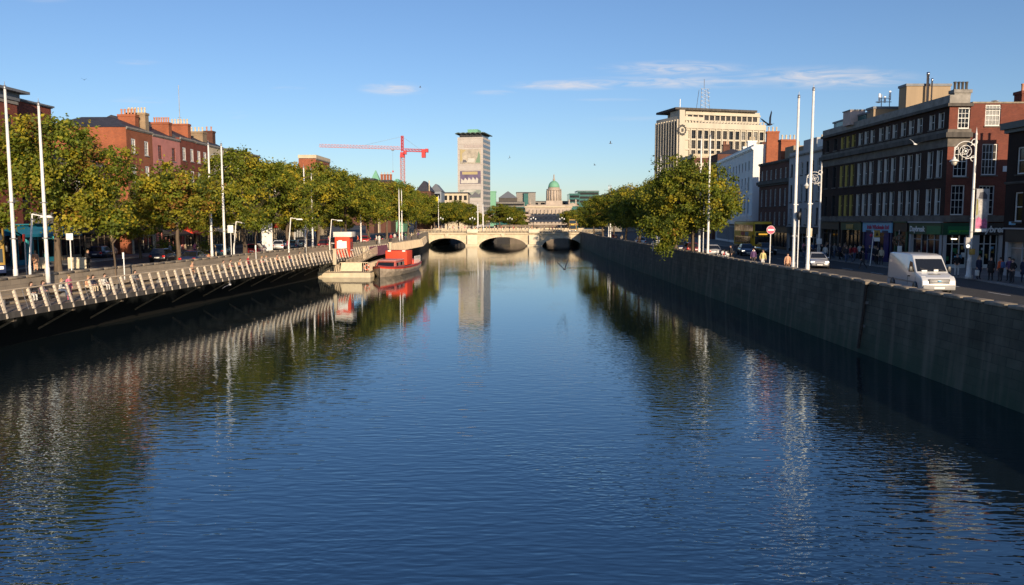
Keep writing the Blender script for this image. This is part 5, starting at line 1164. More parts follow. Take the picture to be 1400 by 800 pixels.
# ------------------------------------------------------------------ vehicles
def wheel(par, x, y, r=.32, wd=.2, side=1):
    MX = Matrix.Translation((x, y, r)) @ Matrix.Rotation(math.pi / 2, 4, 'Y')
    t = MB().lathe([(r*.62, -wd/2), (r*.93, -wd/2), (r, -wd*.3), (r, wd*.3), (r*.93, wd/2), (r*.62, wd/2)], (0,0,0), 18, M=MX).build('tyre', G['tyre'], par)
    m = MB(); m.lathe([(r*.64, -wd*.42), (r*.64, wd*.42)], (0,0,0), 14, M=MX)
    for k in range(5):
        a = k * 1.2566; m.box(x + side * wd * .42, x + side * wd * .47, y + r*.32*math.cos(a) - .05, y + r*.32*math.cos(a) + .05, r + r*.32*math.sin(a) - .05, r + r*.32*math.sin(a) + .05, 0)
    m.build('rim', G['chrome'], t)
G['headlamp'] = mat('headlamp_glass', (.75,.75,.72), .1, var=0, spec=.9); G['headlamp_on'] = emit('headlamp_lit', (1, .93, .75), 1.6); G['tail'] = mat('tail_lamp', (.5,.02,.015), .25, var=0)
G['plate'] = mat('number_plate', (.75,.74,.70), .5, var=.03)
def car_paint(name, c): 
    m = mat(name, c, .28, .25, var=.03, spec=.6); m.node_tree.nodes['Principled BSDF'].inputs['Coat Weight'].default_value = .6; return m
PAINT = {'silver': car_paint('silver_paint', (.42,.42,.43)), 'black': car_paint('black_car_paint', (.014,.015,.02)), 'blue': car_paint('dark_blue_car_paint', (.02,.03,.075)), 'red': car_paint('red_car_paint', (.42,.03,.03)), 'white': car_paint('white_car_paint', (.72,.72,.72)), 'maroon': car_paint('maroon_car_paint', (.13,.025,.03)), 'teal': car_paint('teal_car_paint', (.05,.12,.16))}
def car(label, paint, loc, rz, kind='saloon', lit=False):
    """local +y is forward; the body is a lofted shell with wheel arches under a glazed greenhouse"""
    t = thing('parked_car' if not lit else 'car', label, 'car', loc, rz); p = PAINT[paint]
    L = {'saloon': 4.6, 'hatch': 4.0}[kind]; h = L / 2; W = .88
    rear_top = -h + (.95 if kind == 'saloon' else .18)
    st = [(-h, .50, .60, .80), (-h + .06, .30, .93, .84), (-h + .9, .22, .98, .90), (-h + 1.5, .20, .97, .90), (0, .20, .95, .90), (h - 1.5, .20, .93, .90), (h - .9, .22, .86, .89), (h - .35, .24, .74, .84), (h - .06, .30, .62, .74), (h, .42, .54, .66)]
    m = MB(); vs = []
    for y, zl, zh, wx in st:
        zm = (zl + zh) / 2
        vs += [(-wx*.9, y, zl), (-wx, y, zm - .05), (-wx*.97, y, zh - .08), (-wx*.82, y, zh), (0, y, zh + .03), (wx*.82, y, zh), (wx*.97, y, zh - .08), (wx, y, zm - .05), (wx*.9, y, zl)]
    n = 9; fs = []
    for i in range(len(st) - 1):
        for j in range(n): fs.append((i*n+j, i*n+(j+1) % n, (i+1)*n+(j+1) % n, (i+1)*n+j))
    fs += [tuple(range(n))[::-1], tuple(range((len(st)-1)*n, len(st)*n))]; m.add(vs, fs, 0, True)
    zt = 1.44 if kind == 'saloon' else 1.48
    b0, b1 = (rear_top - .45, h - 1.15); t0, t1 = (rear_top + .45, h - 2.05)
    if kind != 'saloon': b0, t0 = rear_top - .05, rear_top + .3
    m.hull((-.80, .80, b0, b1), (-.58, .58, t0, t1), .90, zt); m.hull((-.58, .58, t0, t1), (-.5, .5, t0 + .12, t1 - .12), zt, zt + .045)
    m.build('body', p, t, fix=True)
    def lerp(f, k): return b0 + (t0 - b0) * f if k == 0 else b1 + (t1 - b1) * f
    z0, z1 = .97, zt - .07; f0, f1 = (z0 - .9) / (zt - .9), (z1 - .9) / (zt - .9); w0, w1 = .80 - .22 * f0, .80 - .22 * f1; e = .012
    MB().quad((-w0 + .07, lerp(f0, 1) + e, z0), (w0 - .07, lerp(f0, 1) + e, z0), (w1 - .06, lerp(f1, 1) + e, z1), (-w1 + .06, lerp(f1, 1) + e, z1)).build('windscreen', G['tint'], t)
    MB().quad((-w0 + .07, lerp(f0, 0) - e, z0), (w0 - .07, lerp(f0, 0) - e, z0), (w1 - .06, lerp(f1, 0) - e, z1), (-w1 + .06, lerp(f1, 0) - e, z1)).build('rear_window', G['tint'], t)
    ym = (lerp(.5, 0) + lerp(.5, 1)) / 2 - .05
    for sg in (-1, 1):
        for ya, yb, yc, yd in ((lerp(f0, 0) + .12, ym - .04, ym - .04, lerp(f1, 0) + .10), (ym + .04, lerp(f0, 1) - .14, lerp(f1, 1) - .1, ym + .04)):
            MB().quad((sg * (w0 + e), ya, z0), (sg * (w0 + e), yb, z0), (sg * (w1 + e), yc, z1), (sg * (w1 + e), yd, z1)).build('side_window', G['tint'], t)
        MB().hull((sg*.90 - .1, sg*.90 + .1, b1 - .42, b1 - .26), (sg*.90 - .09, sg*.90 + .09, b1 - .42, b1 - .28), .93, 1.06).build('mirror', p, t, bevel=.02)
        MB().box(sg*.62 - .17, sg*.62 + .17, h - .34, h - .07, .56, .70).build('headlight', G['headlamp_on' if lit else 'headlamp'], t, bevel=.03)
        MB().box(sg*.68 - .14, sg*.68 + .14, -h - .01, -h + .14, .64, .84).build('tail_light', G['tail'], t, bevel=.02)
        for yy in (-h + .82, h - .82):
            wheel(t, sg * .80, yy, .32, .2, sg)
    for sg in (-1, 1):
        for yy in (-h + .82, h - .82): MB().lathe([(.37, -.015), (.37, .015)], (0,0,0), 16, M=Matrix.Translation((sg * .885, yy, .34)) @ Matrix.Rotation(math.pi/2, 4, 'Y')).build('wheel_arch', G['black'], t)
    MB().box(-.40, .40, h - .04, h + .015, .42, .52).build('grille', G['black'], t); MB().box(-.26, .26, h + .012, h + .03, .34, .45).build('number_plate', G['plate'], t); MB().box(-.26, .26, -h - .03, -h + .02, .55, .66).build('number_plate', G['plate'], t)
    return t
def wallside(px, Y): return at(px, Y, ST + .004)
car('silver saloon car driving along the right quay street with lights on', 'silver', at(1117, 75, ST + .004), math.pi - R(14), 'saloon', True)
car('black saloon car with lit headlamps driving in front of the double decker bus', 'blue', at(1020, 101, ST + .004), math.pi - R(9), 'saloon', True)
car('black hatchback right of the black saloon in front of the bus', 'black', at(1047, 103.5, ST + .004), math.pi, 'hatch')
for px, Y, c, lab in ((927, 112, 'blue', 'dark blue car parked under the right bank trees'), (944, 106, 'maroon', 'maroon car parked beside the right bank tree trunk'), (973, 98, 'silver', 'silver car parked by the quay wall near the motorcycles'), (905, 124, 'teal', 'blue green car parked farther under the right bank trees'), (875, 140, 'white', 'white car parked by the wall under the far right bank trees')):
    car(lab, c, at(px, Y, ST + .004), R(-3), 'hatch' if c in ('maroon', 'white') else 'saloon')
for px, Y, c, lab, k in ((266, 79, 'blue', 'dark blue saloon car on the left street behind the boardwalk', 'saloon'), (350, 101, 'red', 'red hatchback parked on the left street', 'hatch'), (302, 98, 'teal', 'teal car by the shops right of the shrub tub', 'hatch'), (362, 112, 'black', 'black car in front of the red hatchback', 'hatch'), (384, 118, 'white', 'white car on the left street left of the bent lamp', 'hatch'), (404, 120, 'teal', 'grey blue car right of the white one on the left street', 'saloon'), (445, 122, 'maroon', 'dark red car left of the ticket kiosk', 'hatch'), (458, 134, 'black', 'black car just behind the ticket kiosk', 'saloon'), (224, 84, 'black', 'black hatchback behind the shrubs on the left street', 'hatch'), (140, 92, 'blue', 'blue car by the beige shop fronts under the largest tree', 'hatch'), (500, 150, 'red', 'red car above the moored boat on the left street', 'hatch'), (520, 158, 'black', 'black car behind the landing on the left street', 'saloon'), (545, 172, 'maroon', 'dark red car near the bridge on the left street', 'saloon')):
    car(lab, c, at(px, Y, ST + .004), R(4), k)
# white delivery van
def van(label, loc, rz):
    t = thing('delivery_van', label, 'van', loc, rz); wp = PAINT['white']
    poly = [(-2.75, .34), (2.3, .34), (2.68, .40), (2.74, .62), (2.70, .92), (2.55, 1.12), (1.72, 1.34), (1.02, 2.20), (.86, 2.36), (.3, 2.45), (-2.3, 2.45), (-2.68, 2.40), (-2.75, 2.2)]
    n = len(poly); m = MB(); vs = []
    for x, s_ in ((-.96, 0), (-1.0, 1), (1.0, 1), (.96, 0)):
        pass
    def sec(x, inset, top): return [(x * (1 - .10 * max(0, (z - 1.1) / 1.3)), y, z) for y, z in poly]
    vs = sec(-.98, 0, 0) + sec(.98, 0, 0)
    m.add(vs, [tuple(range(n))[::-1], tuple(range(n, 2*n))] + [(i, (i+1) % n, n+(i+1) % n, n+i) for i in range(n)])
    m.build('body', wp, t, bevel=.07, seg=3)
    X = lambda z: .98 * (1 - .10 * max(0, (z - 1.1) / 1.3))
    # windscreen lies on the raked front
    def front(f): return (1.72 + (1.02 - 1.72) * f, 1.34 + (2.20 - 1.34) * f)
    (ya, za), (yb, zb) = front(.07), front(.93); e = .02
    MB().quad((-X(za) + .10, ya + e, za + e), (X(za) - .10, ya + e, za + e), (X(zb) - .12, yb + e, zb + e), (-X(zb) + .12, yb + e, zb + e)).build('windscreen', G['tint'], t)
    MB().tube((-.7, ya + .05, za + .06), (-.1, ya - .06, za + .22), .015, n=4).tube((.1, ya + .05, za + .06), (.7, ya - .06, za + .22), .015, n=4).build('wiper', G['black'], t)
    MB().box(-.35, -.1, ya - .02, ya + .05, za + .03, za + .14).box(.3, .62, ya - .02, ya + .05, za + .02, za + .10).build('windscreen_sticker', G['white'], t)
    for sg in (-1, 1):
        xs_ = lambda z: sg * (X(z) + .012)
        m = MB(); m.add([(xs_(1.36), .62, 1.36), (xs_(1.36), 1.52, 1.36), (xs_(1.95), 1.08, 1.95), (xs_(2.02), .70, 2.02)], [(0,1,2,3)]); m.build('side_window', G['tint'], t)
        m = MB()
        for y0_, y1_ in ((.545, .555), (1.69, 1.70)): m.box(sg*.972 - .012, sg*.972 + .012, y0_, y1_, .5, 1.1)
        m.box(sg*.975 - .012, sg*.975 + .012, -2.6, 1.6, .70, .80); m.build('side_trim', G['steel'], t)
        MB().box(sg*.985 - .03, sg*.985 + .03, .66, .84, 1.05, 1.12).build('door_handle', G['black'], t)
        m = MB(); m.hull((sg*1.14 - .10, sg*1.14 + .10, 1.30, 1.44), (sg*1.14 - .09, sg*1.14 + .09, 1.32, 1.42), 1.38, 1.72); m.box(min(sg*.95, sg*1.1), max(sg*.95, sg*1.1), 1.34, 1.40, 1.42, 1.5); m.build('mirror', G['black'], t, bevel=.02)
        m = MB(); m.hull((sg*.80 - .16, sg*.80 + .17, 2.44, 2.70), (sg*.82 - .14, sg*.82 + .15, 2.10, 2.47), .80, 1.17); m.build('headlight', G['headlamp'], t, bevel=.03)
        MB().box(sg*.72 - .1, sg*.72 + .1, 2.70, 2.755, .48, .58).build('fog_light', G['headlamp'], t, bevel=.02)
        for yy in (-1.75, 1.72): wheel(t, sg * .87, yy, .34, .22, sg)
        for yy in (-1.75, 1.72): MB().lathe([(.42, -.012), (.42, .012)], (0,0,0), 18, M=Matrix.Translation((sg * .975, yy, .40)) @ Matrix.Rotation(math.pi/2, 4, 'Y')).build('wheel_arch', G['black'], t)
    m = MB()
    for k in range(3): m.box(-.56, .56, 2.70 - k * .004, 2.775 - k * .006, .76 + k * .085, .815 + k * .085)
    m.build('grille', G['steel'], t, bevel=.012); MB().box(-.6, .6, 2.66, 2.745, .73, 1.02).build('grille_recess', G['black'], t)
    MB().box(-.94, .94, 2.56, 2.80, .36, .66).build('bumper', mat('grey_bumper', (.30,.30,.30), .6, var=.08), t, bevel=.06); MB().box(-.30, .30, 2.80, 2.815, .44, .56).build('number_plate', G['plate'], t)
    m = MB(); m.box(-.34, .34, 2.02, 2.10, 1.27, 1.29); m.build('bonnet_vent', G['black'], t)
    MB().lathe([(.11, 0), (.11, .02)], (0,0,0), 16, M=Matrix.Translation((0, 2.775, .90)) @ Matrix.Rotation(-math.pi/2, 4, 'X') @ Matrix.Diagonal((1, .5, 1, 1))).build('badge', G['lightblue'], t)
    m = MB(); m.box(-.80, -.2, .9, 1.1, 1.1, 1.3); m.build('seat', G['black'], t)
    return t
vf = at(1259, 49.6, ST + .004)
van('white high roofed delivery van with grey bumper beside the near end of the quay wall', vf, math.pi - R(5))
# double decker buses
def bus(label, loc, rz, upper='yellow', side='gold', L=10.4):
    t = thing('double_decker_bus', label, 'bus', loc, rz); h = L / 2
    MB().box(-1.25, 1.25, -h, h - .25, .32, 4.28).hull((-1.25, 1.25, h - .251, h), (-1.2, 1.2, h - .251, h - .1), .36, 4.2).build('body', G[upper], t, bevel=.10, seg=2, fix=True)
    MB().box(-1.26, 1.26, -h - .01, h + .01, .30, .95).build('skirt', G['blue_bus'], t, bevel=.04)
    MB().box(-1.2, 1.2, -h + .3, h - .5, 4.285, 4.36).build('roof', G['blue_bus'], t)
    MB().add([(-1.08, h + .02, 1.15), (1.08, h + .02, 1.15), (1.08, h - .04, 2.25), (-1.08, h - .04, 2.25)], [(0,1,2,3)]).build('windscreen', G['tint'], t); MB().add([(-1.1, h - .035, 2.95), (1.1, h - .035, 2.95), (1.1, h - .09, 3.95), (-1.1, h - .09, 3.95)], [(0,1,2,3)]).build('upper_windscreen', G['tint'], t)
    MB().box(-.95, .95, h - .05, h + .03, 2.32, 2.78).build('destination_board', G['black'], t); MB().box(-.6, .6, h + .032, h + .036, 2.45, 2.65).build('destination_text', emit('amber_display', (1,.5,.05), .7), t)
    for sg in (-1, 1):
        MB().box(sg*1.262 - .012, sg*1.262 + .012, -h + .5, h - .5, 2.95, 3.85).build('upper_windows', G['tint'], t); MB().box(sg*1.262 - .012, sg*1.262 + .012, -h + .8, h - 1.6, 1.25, 2.2).build('lower_windows', G['tint'], t)
        m = MB()
        for k in range(6): y = -h + .9 + k * (L - 2) / 6; m.box(sg*1.272 - .012, sg*1.272 + .012, y, y + .09, 2.95, 3.85); m.box(sg*1.272 - .012, sg*1.272 + .012, y, y + .09, 1.25, 2.2)
        m.build('window_pillars', G[side], t)
        m = MB(); m.box(sg*1.268 - .012, sg*1.268 + .012, -1.2, .6, 2.3, 2.85, 0); m.box(sg*1.268 - .012, sg*1.268 + .012, 1.0, 2.6, 2.3, 2.85, 1); m.build('advert_panel', [mat('advert_red', (.5,.12,.1), .6), mat('advert_grey', (.4,.42,.42), .6)], t)
        MB().box(sg*.92 - .18, sg*.92 + .18, h - .02, h + .04, .62, .82).build('headlight', G['headlamp_on'], t, bevel=.02); MB().box(sg*1.38 - .08, sg*1.38 + .08, h - .1, h + .02, 2.0, 2.5).build('mirror', G['black'], t, bevel=.02)
        for yy in (-h + 2.6, h - 2.4): wheel(t, sg * 1.14, yy, .48, .28, sg)
    MB().box(-.3, .3, h + .012, h + .03, .45, .56).build('number_plate', G['plate'], t); return t
bus('yellow and dark blue double decker bus coming along the right quay street', (34.7, 113.6, ST + .004), math.pi - R(1))
bus('yellow double decker bus cut by the left edge of the photo', (-44.6, 66.6, ST + .004), math.atan2(-.55, -.83), 'gold')
bus('yellow and blue double decker bus on the right end of the stone bridge', (20.5, 262, 3.74), math.pi - R(8), 'gold', 'teal')
# motorcycles by the wall
def motorbike(label, loc, rz, c):
    t = thing('motorcycle', label, 'motorcycle', loc, rz, 'motorcycles parked by the right quay wall')
    for y in (-.68, .68):
        w_ = MB().lathe([(.2, -.06), (.3, -.06), (.32, 0), (.3, .06), (.2, .06)], (0,0,0), 16, M=Matrix.Translation((0, y, .32)) @ Matrix.Rotation(math.pi/2, 4, 'Y')).build('wheel', G['tyre'], t)
        MB().lathe([(.2, -.03), (.2, .03)], (0,0,0), 12, M=Matrix.Translation((0, y, .32)) @ Matrix.Rotation(math.pi/2, 4, 'Y')).build('rim', G['chrome'], w_)
    MB().hull((-.12, .12, -.35, .4), (-.16, .16, -.25, .35), .35, .72).build('engine', G['steel'], t, bevel=.03); MB().hull((-.14, .14, -.1, .42), (-.1, .1, 0, .3), .74, .98).build('fuel_tank', G[c], t, bevel=.04); MB().hull((-.15, .15, -.75, -.1), (-.11, .11, -.8, -.14), .74, .86).build('saddle', G['black'], t, bevel=.03)
    MB().tube((0, .68, .32), (0, .42, 1.0), .04).tube((-.34, .34, 1.08), (.34, .34, 1.08), .02).build('fork', G['chrome'], t); MB().hull((-.16, .16, .48, .62), (-.12, .12, .42, .5), .86, 1.16).build('headlight', G['headlamp'], t, bevel=.04); MB().box(-.18, .18, -1.0, -.7, .9, 1.2).build('top_box', G['black'], t, bevel=.04)
motorbike('motorcycle with black tank parked by the quay wall', at(984, 88, ST + .01), 2.4, 'black'); motorbike('motorcycle with red tank parked by the quay wall', at(990, 86.2, ST + .01), 2.5, 'red_paint'); motorbike('motorcycle with white tank parked at the end by the quay wall', at(996, 84.5, ST + .01), 2.3, 'white')

# ------------------------------------------------------------------ boat, kiosk
b0 = P(528, 379.5, 0); b1 = P(578, 369, 0)
brz = math.atan2(-(b1.x - b0.x), b1.y - b0.y) + math.pi
brz = math.atan2(-1.9, 17.5) + math.pi
BO = thing('river_boat', 'red and grey river tour boat with tall red canvas screen moored at the landing stage', 'boat', (-18.3, b0.y, 0), brz)
# local: bow at y=0 pointing +y, stern at y=-L
Lb = 18.0; stn_ = [(0.0, .05, .06, 1.55), (-1.0, .75, .45, 1.40), (-2.5, 1.55, 1.15, 1.28), (-5, 2.1, 1.75, 1.15), (-9, 2.25, 1.95, 1.08), (-14, 2.15, 1.85, 1.1), (-Lb, 1.8, 1.5, 1.25)]
vs = []; fs = []
for y, wt, wb, zs in stn_: vs += [(-wt, y, zs), (-wt*1.0 + .0, y, zs*.55), (-wb, y, .12), (-wb*.7, y, -.5), (wb*.7, y, -.5), (wb, y, .12), (wt, y, zs*.55), (wt, y, zs)]
for i in range(len(stn_) - 1):
    for j in range(7): fs.append((i*8+j, i*8+j+1, (i+1)*8+j+1, (i+1)*8+j))
    fs.append((i*8+7, i*8, (i+1)*8, (i+1)*8+7))
fs.append(tuple(range((len(stn_)-1)*8, len(stn_)*8)))
MB().add(vs, fs).build('hull', mat('hull_paint', (.36,.29,.22), .5, var=.3, scale=1.5), BO, fix=True)
m = MB()
for (a, b) in zip(stn_[:-1], stn_[1:]):
    for sg in (-1, 1): m.tube((sg*a[1], a[0], a[3] + .02), (sg*b[1], b[0], b[3] + .02), .11, n=6)
m.build('rubbing_rail', mat('maroon_paint', (.28,.05,.05), .5), BO)
m = MB()
for (a, b) in zip(stn_[:-1], stn_[1:]):
    for sg in (-1, 1): m.add([(sg*(a[1]+.02), a[0], a[3]*.82), (sg*(b[1]+.02), b[0], b[3]*.82), (sg*(b[1]+.02), b[0], b[3]), (sg*(a[1]+.02), a[0], a[3])], [(0,1,2,3)])
m.build('hull_stripe', G['red_paint'], BO)
MB().hull((-1.5, 1.5, -8.6, -2.8), (-1.3, 1.3, -8.4, -3.8), 1.1, 2.05).build('cabin', mat('cabin_red', (.55,.13,.10), .5), BO, bevel=.05)
MB().hull((-1.45, 1.45, -9, -3.5), (-1.2, 1.2, -8.8, -3.8), 2.052, 2.22).build('cabin_roof', mat('roof_pink', (.62,.30,.26), .6), BO, bevel=.05)
m = MB(); m.add([(-1.25, -2.95, 1.3), (1.25, -2.95, 1.3), (1.15, -3.62, 1.92), (-1.15, -3.62, 1.92)], [(0,1,2,3)]); m.build('windscreen', G['tint'], BO)
for k in range(4):
    for sg in (-1, 1): MB().box(sg*1.46 - .03, sg*1.46 + .03, -8.2 + k * 1.15, -7.3 + k * 1.15, 1.35, 1.85).build('cabin_window', G['tint' if k % 2 else 'glass_blind'], BO)
MB().box(-1.65, 1.65, -12.6, -9.1, 1.2, 3.35).build('canvas_screen', G['red_cloth'], BO, bevel=.10, seg=3); m = MB()
for x in (-1.2, 1.0): m.box(x - .22, x + .22, -9.3, -8.98, 3.2, 3.42)
m.build('floodlight', G['white'], BO)
MB().hull((-1.7, 1.7, -17.6, -13.4), (-1.6, 1.6, -17.5, -13.5), 1.1, 1.8).build('stern_box', G['red_paint'], BO, bevel=.06)
m = MB()
for k in range(6):
    for sg in (-1, 1): m.tube((sg*1.75, -13.6 - k*.75, 1.2), (sg*1.75, -13.6 - k*.75, 2.3), .035, n=5)
for sg in (-1, 1): m.tube((sg*1.75, -13.6, 2.3), (sg*1.75, -17.4, 2.3), .035, n=5); m.tube((sg*1.75, -13.6, 1.8), (sg*1.75, -17.4, 1.8), .025, n=5)
m.build('railing', G['white'], BO)
for k in range(3): MB().lathe([(.12, 0), (.2, .1), (.2, .5), (.12, .6)], (2.15, -4 - k*3, .35), 8).build('fender', G['white'], BO)
t = thing('life_ring', 'orange and white life ring hung at the end of the landing stage fence', 'life ring', (lx1 - .45, LY - .15, 1.42)); mb = MB(); mb.ring((0,0,0), .34, .09, 'y', 12, 0, 6.2832, 0, 6); mb.build('ring', mat('orange_ring', (.7,.2,.1), .6), t); mb = MB()
for k in range(4): a = k * 1.5708 + .78; mb.ring((0,0,0), .342, .098, 'y', 2, a, a + .3, 0, 6)
mb.build('white_band', G['white'], t)
kY = 112.0; kx = el(kY) - 1.15
K = thing('ticket_kiosk', 'bright red ticket kiosk with white flat roof sign on the boardwalk', 'kiosk', (kx, kY, DZ), 0)
MB().box(-1.05, 1.05, 0, 2.4, 0, 2.9).build('wall', G['red_cloth'], K, bevel=.03); MB().box(-1.2, 1.4, -.25, 2.6, 2.902, 3.62).build('roof_sign', mat('warm_white', (.74,.70,.62), .6), K, bevel=.03)
MB().box(-.75, .65, -.05, -.002, 1.25, 2.3).build('notice_panel', G['white'], K); MB().box(-.55, .0, -.06, -.052, 2.3, 2.45).build('notice_top', G['white'], K)
MB().box(1.053, 1.08, .5, 1.9, 1.1, 2.2).build('hatch', G['maroon_'] if 'maroon_' in G else mat('maroon_hatch', (.25,.05,.05), .5), K); MB().box(1.082, 1.35, .4, 2.0, .98, 1.06).build('counter', G['white'], K)

# ------------------------------------------------------------------ flagpoles, lamps, signs
def flagpole(label, x, y, z0, h, r=.13):
    t = thing('flagpole', label, 'flagpole', (x, y, z0), 0, 'white flagpoles along the quays')
    MB().lathe([(r*1.25, 0), (r*1.2, 1.2), (r, 1.25), (r*.95, h*.4), (r*.62, h - .4)], (0,0,0), 14).build('shaft', G['pole'], t); MB().lathe([(r*2.2, 0), (r*2.2, .06), (r*1.6, .14), (r*1.3, .2)], (0,0,0), 14).build('base_plate', G['steel'], t)
    m = MB(); m.lathe([(r*.62, h - .4), (r*.8, h - .36), (r*.7, h - .15)], (0,0,0), 10); m.tube((0,0,h - .2), (0,0,h + .12), .03, .008, 6); m.build('finial', G['steel'], t)
    MB().box(-r - .05, r + .05, -r*1.15, r*1.15, 3.2, 3.27).box(-r - .05, r + .05, -r*1.15, r*1.15, 5.6, 5.66).build('collar', G['steel'], t); return t
for px, Y, yt, lab in ((20, 51.8, 118, 'left pole of the nearest pair of white flagpoles on the left quay'), (64, 53.4, 140, 'right pole of the nearest pair of white flagpoles on the left quay'), (290, 83, 195, 'left pole of the second pair of flagpoles on the left quay'), (307.5, 85, 196, 'right pole of the second pair of flagpoles on the left quay'), (418, 108, 227, 'left pole of the third pair of flagpoles on the left quay'), (428, 111, 230, 'right pole of the third pair of flagpoles on the left quay'), (494, 138, 243, 'single flagpole above the boat on the left quay'), (546.5, 160, 258, 'left pole of the farthest left pair'), (550, 163, 259, 'right pole of the farthest left pair')):
    p = at(px, Y, ST + .1); flagpole(lab, p.x, p.y, p.z, zat(yt, Y) - p.z, .12 if Y < 60 else .13)
for px, Y, yt, lab in ((1082, 60.4, 131, 'left pole of the nearest pair of white flagpoles by the right quay wall'), (1099.5, 57.6, 121, 'right pole of the nearest pair of white flagpoles by the right quay wall'), (955, 89, 187, 'left pole of the flagpole pair before the right bank trees'), (967.5, 86, 185, 'right pole of the flagpole pair before the right bank trees'), (887, 113, 222, 'left pole of the pair rising from the right bank trees'), (894, 111, 214, 'right pole of the pair rising from the right bank trees'), (823, 165, 253, 'left pole of the far pair in the right bank trees'), (826.5, 162, 253, 'right pole of the far pair in the right bank trees')):
    p = at(px, Y, ST + .1); flagpole(lab, max(p.x, rw(Y) + .7), p.y, p.z, zat(yt, Y) - p.z)
for px, Y, yt, lab in ((653.5, 268, 277, 'left pole of the pair in front of the slim tower'), (660.5, 268, 278, 'right pole of the pair in front of the slim tower')):
    p = at(px, Y, ST + .1); flagpole(lab, p.x, p.y, p.z, zat(yt, Y) - p.z, .24)
# ornate swan neck lamps
def ornate(label, loc, h, rz=0):
    t = thing('ornate_street_lamp', label, 'street lamp', loc, rz, 'ornate lamps along the right pavement')
    MB().lathe([(.26, 0), (.26, .25), (.2, .3), (.17, 1.3), (.2, 1.35), (.13, 1.5), (.11, 4.5), (.14, 4.55), (.1, 4.62), (.085, h - 2.2), (.07, h - .3), (.09, h - .26), (.04, h - .1), (.0, h + .3)], (0,0,0), 14).build('post', G['pole'], t)
    m = MB(); zc = h - 1.9
    m.ring((-1.0, 0, zc), .62, .036, 'y', 22); m.ring((-1.0, 0, zc), .27, .032, 'y', 16); m.ring((-.12, 0, h - .95), .3, .045, 'y', 14); m.ring((-.15, 0, zc - .75), .28, .04, 'y', 12, 0, 4.6)
    for k in range(4): a = k * 1.5708 + .4; m.tube((-1 + .27*math.cos(a), 0, zc + .27*math.sin(a)), (-1 + .62*math.cos(a), 0, zc + .62*math.sin(a)), .028, n=5)
    m.ball((-1, 0, zc), .14, .08, .14, 8, 5)
    m.ring((-1.0, 0, zc - .1), 1.12, .045, 'y', 16, .05, math.pi, 0, 6); m.tube((-2.12, 0, zc - .1), (-2.12, 0, zc - .62), .045, n=6); m.ring((-1.95, 0, zc + .35), .16, .035, 'y', 10)
    m.tube((0, 0, zc - .6), (-1.0, 0, zc - .78), .045, n=6); m.tube((0, 0, zc + .8), (-.5, 0, zc + .6), .04, n=5); q1 = m.build('scroll_bracket', G['pole'], t)
    q2 = MB().lathe([(.05, .35), (.12, .3), (.16, .12), (.42, -.05), (.45, -.16), (.30, -.16)], (-2.12, 0, zc - .9), 16).build('lamp_hood', G['pole'], t); q3 = MB().lathe([(.03, -.58), (.18, -.52), (.27, -.34), (.29, -.165)], (-2.12, 0, zc - .9), 14).build('lamp_glass', mat('opal_glass', (.55,.50,.42), .2, var=.05), t)
    for q in (q1, q2, q3): q.scale = (.72, .72, .72); q.location = (-.03, 0, .28 * (h - .5))
    return t
ornate('ornate white scrolled lamp nearest the camera with a poster banner on its post', at(1326, 59.4, ST + .12), zat(178, 59.4) - ST - .3)
ornate('ornate white scrolled lamp in the middle, before the grey building', at(1119, 85, ST + .12), zat(224, 85) - ST - .3); ornate('ornate white scrolled lamp farthest away in front of the white gable', at(1019, 118, ST + .12), zat(246, 118) - ST - .3)
p = at(1331, 59.2, 0); t = thing('lamp_banner', 'tall poster banner with pink lower part hung on the nearest ornate lamp', 'banner', (p.x, 59.25, zat(317, 59.3)))
zb_ = zat(259, 59.3) - zat(317, 59.3)
MB().box(0, .92, -.02, .02, 0, zb_).build('cloth', mat('banner_cloth', (.36,.36,.38), .7, var=.3, scale=1.6), t)
for nm, m_, pts in (('pink', mat('banner_pink', (.55,.16,.30), .7, var=.35, scale=4), [(.03,.25),(.89,.28),(.89,.8),(.7,1.05),(.5,.9),(.25,1.15),(.03,.95)]), ('face', mat('banner_photo', (.5,.48,.46), .7, var=.35, scale=3), [(.2,1.3),(.7,1.35),(.78,2.1),(.6,2.45),(.3,2.4),(.16,2.0)]), ('hair', mat('banner_shade', (.07,.07,.09), .7, var=.3), [(.15,2.5),(.8,2.45),(.82,2.75),(.6,2.98),(.25,2.95)]), ('gold', mat('banner_olive', (.30,.28,.08), .7, var=.3), [(.03,1.2),(.16,1.3),(.14,2.4),(.03,2.5)])):
    MB().prismy(pts, -.026, -.021).build('printed_shape', m_, t)
MB().box(.05, .87, -.03, -.022, .02, .22).build('caption_strip', G['white'], t); MB().tube((-.35, 0, 0), (.95, 0, 0), .025, n=5).tube((-.35, 0, zb_), (.95, 0, zb_), .025, n=5).build('arm', G['steel'], t)
p = at(1322, 59.3, 0); t = thing('traffic_signal', 'small lit signal box strapped to the nearest ornate lamp post', 'signal', (p.x, 59.1, zat(338, 59.2))); MB().box(-.35, .0, -.16, .1, -.1, .75).build('housing', G['grey_render'], t, bevel=.03); MB().box(.05, .4, -.16, .1, -.55, -.1).build('lower_housing', G['gold'], t, bevel=.03); MB().lathe([(.13, 0), (.12, .05)], (0,0,0), 12, M=Matrix.Translation((-.17, -.16, .1)) @ Matrix.Rotation(math.pi/2, 4, 'X')).build('lamp', emit('signal_lamp', (1,.85,.6), 2), t)
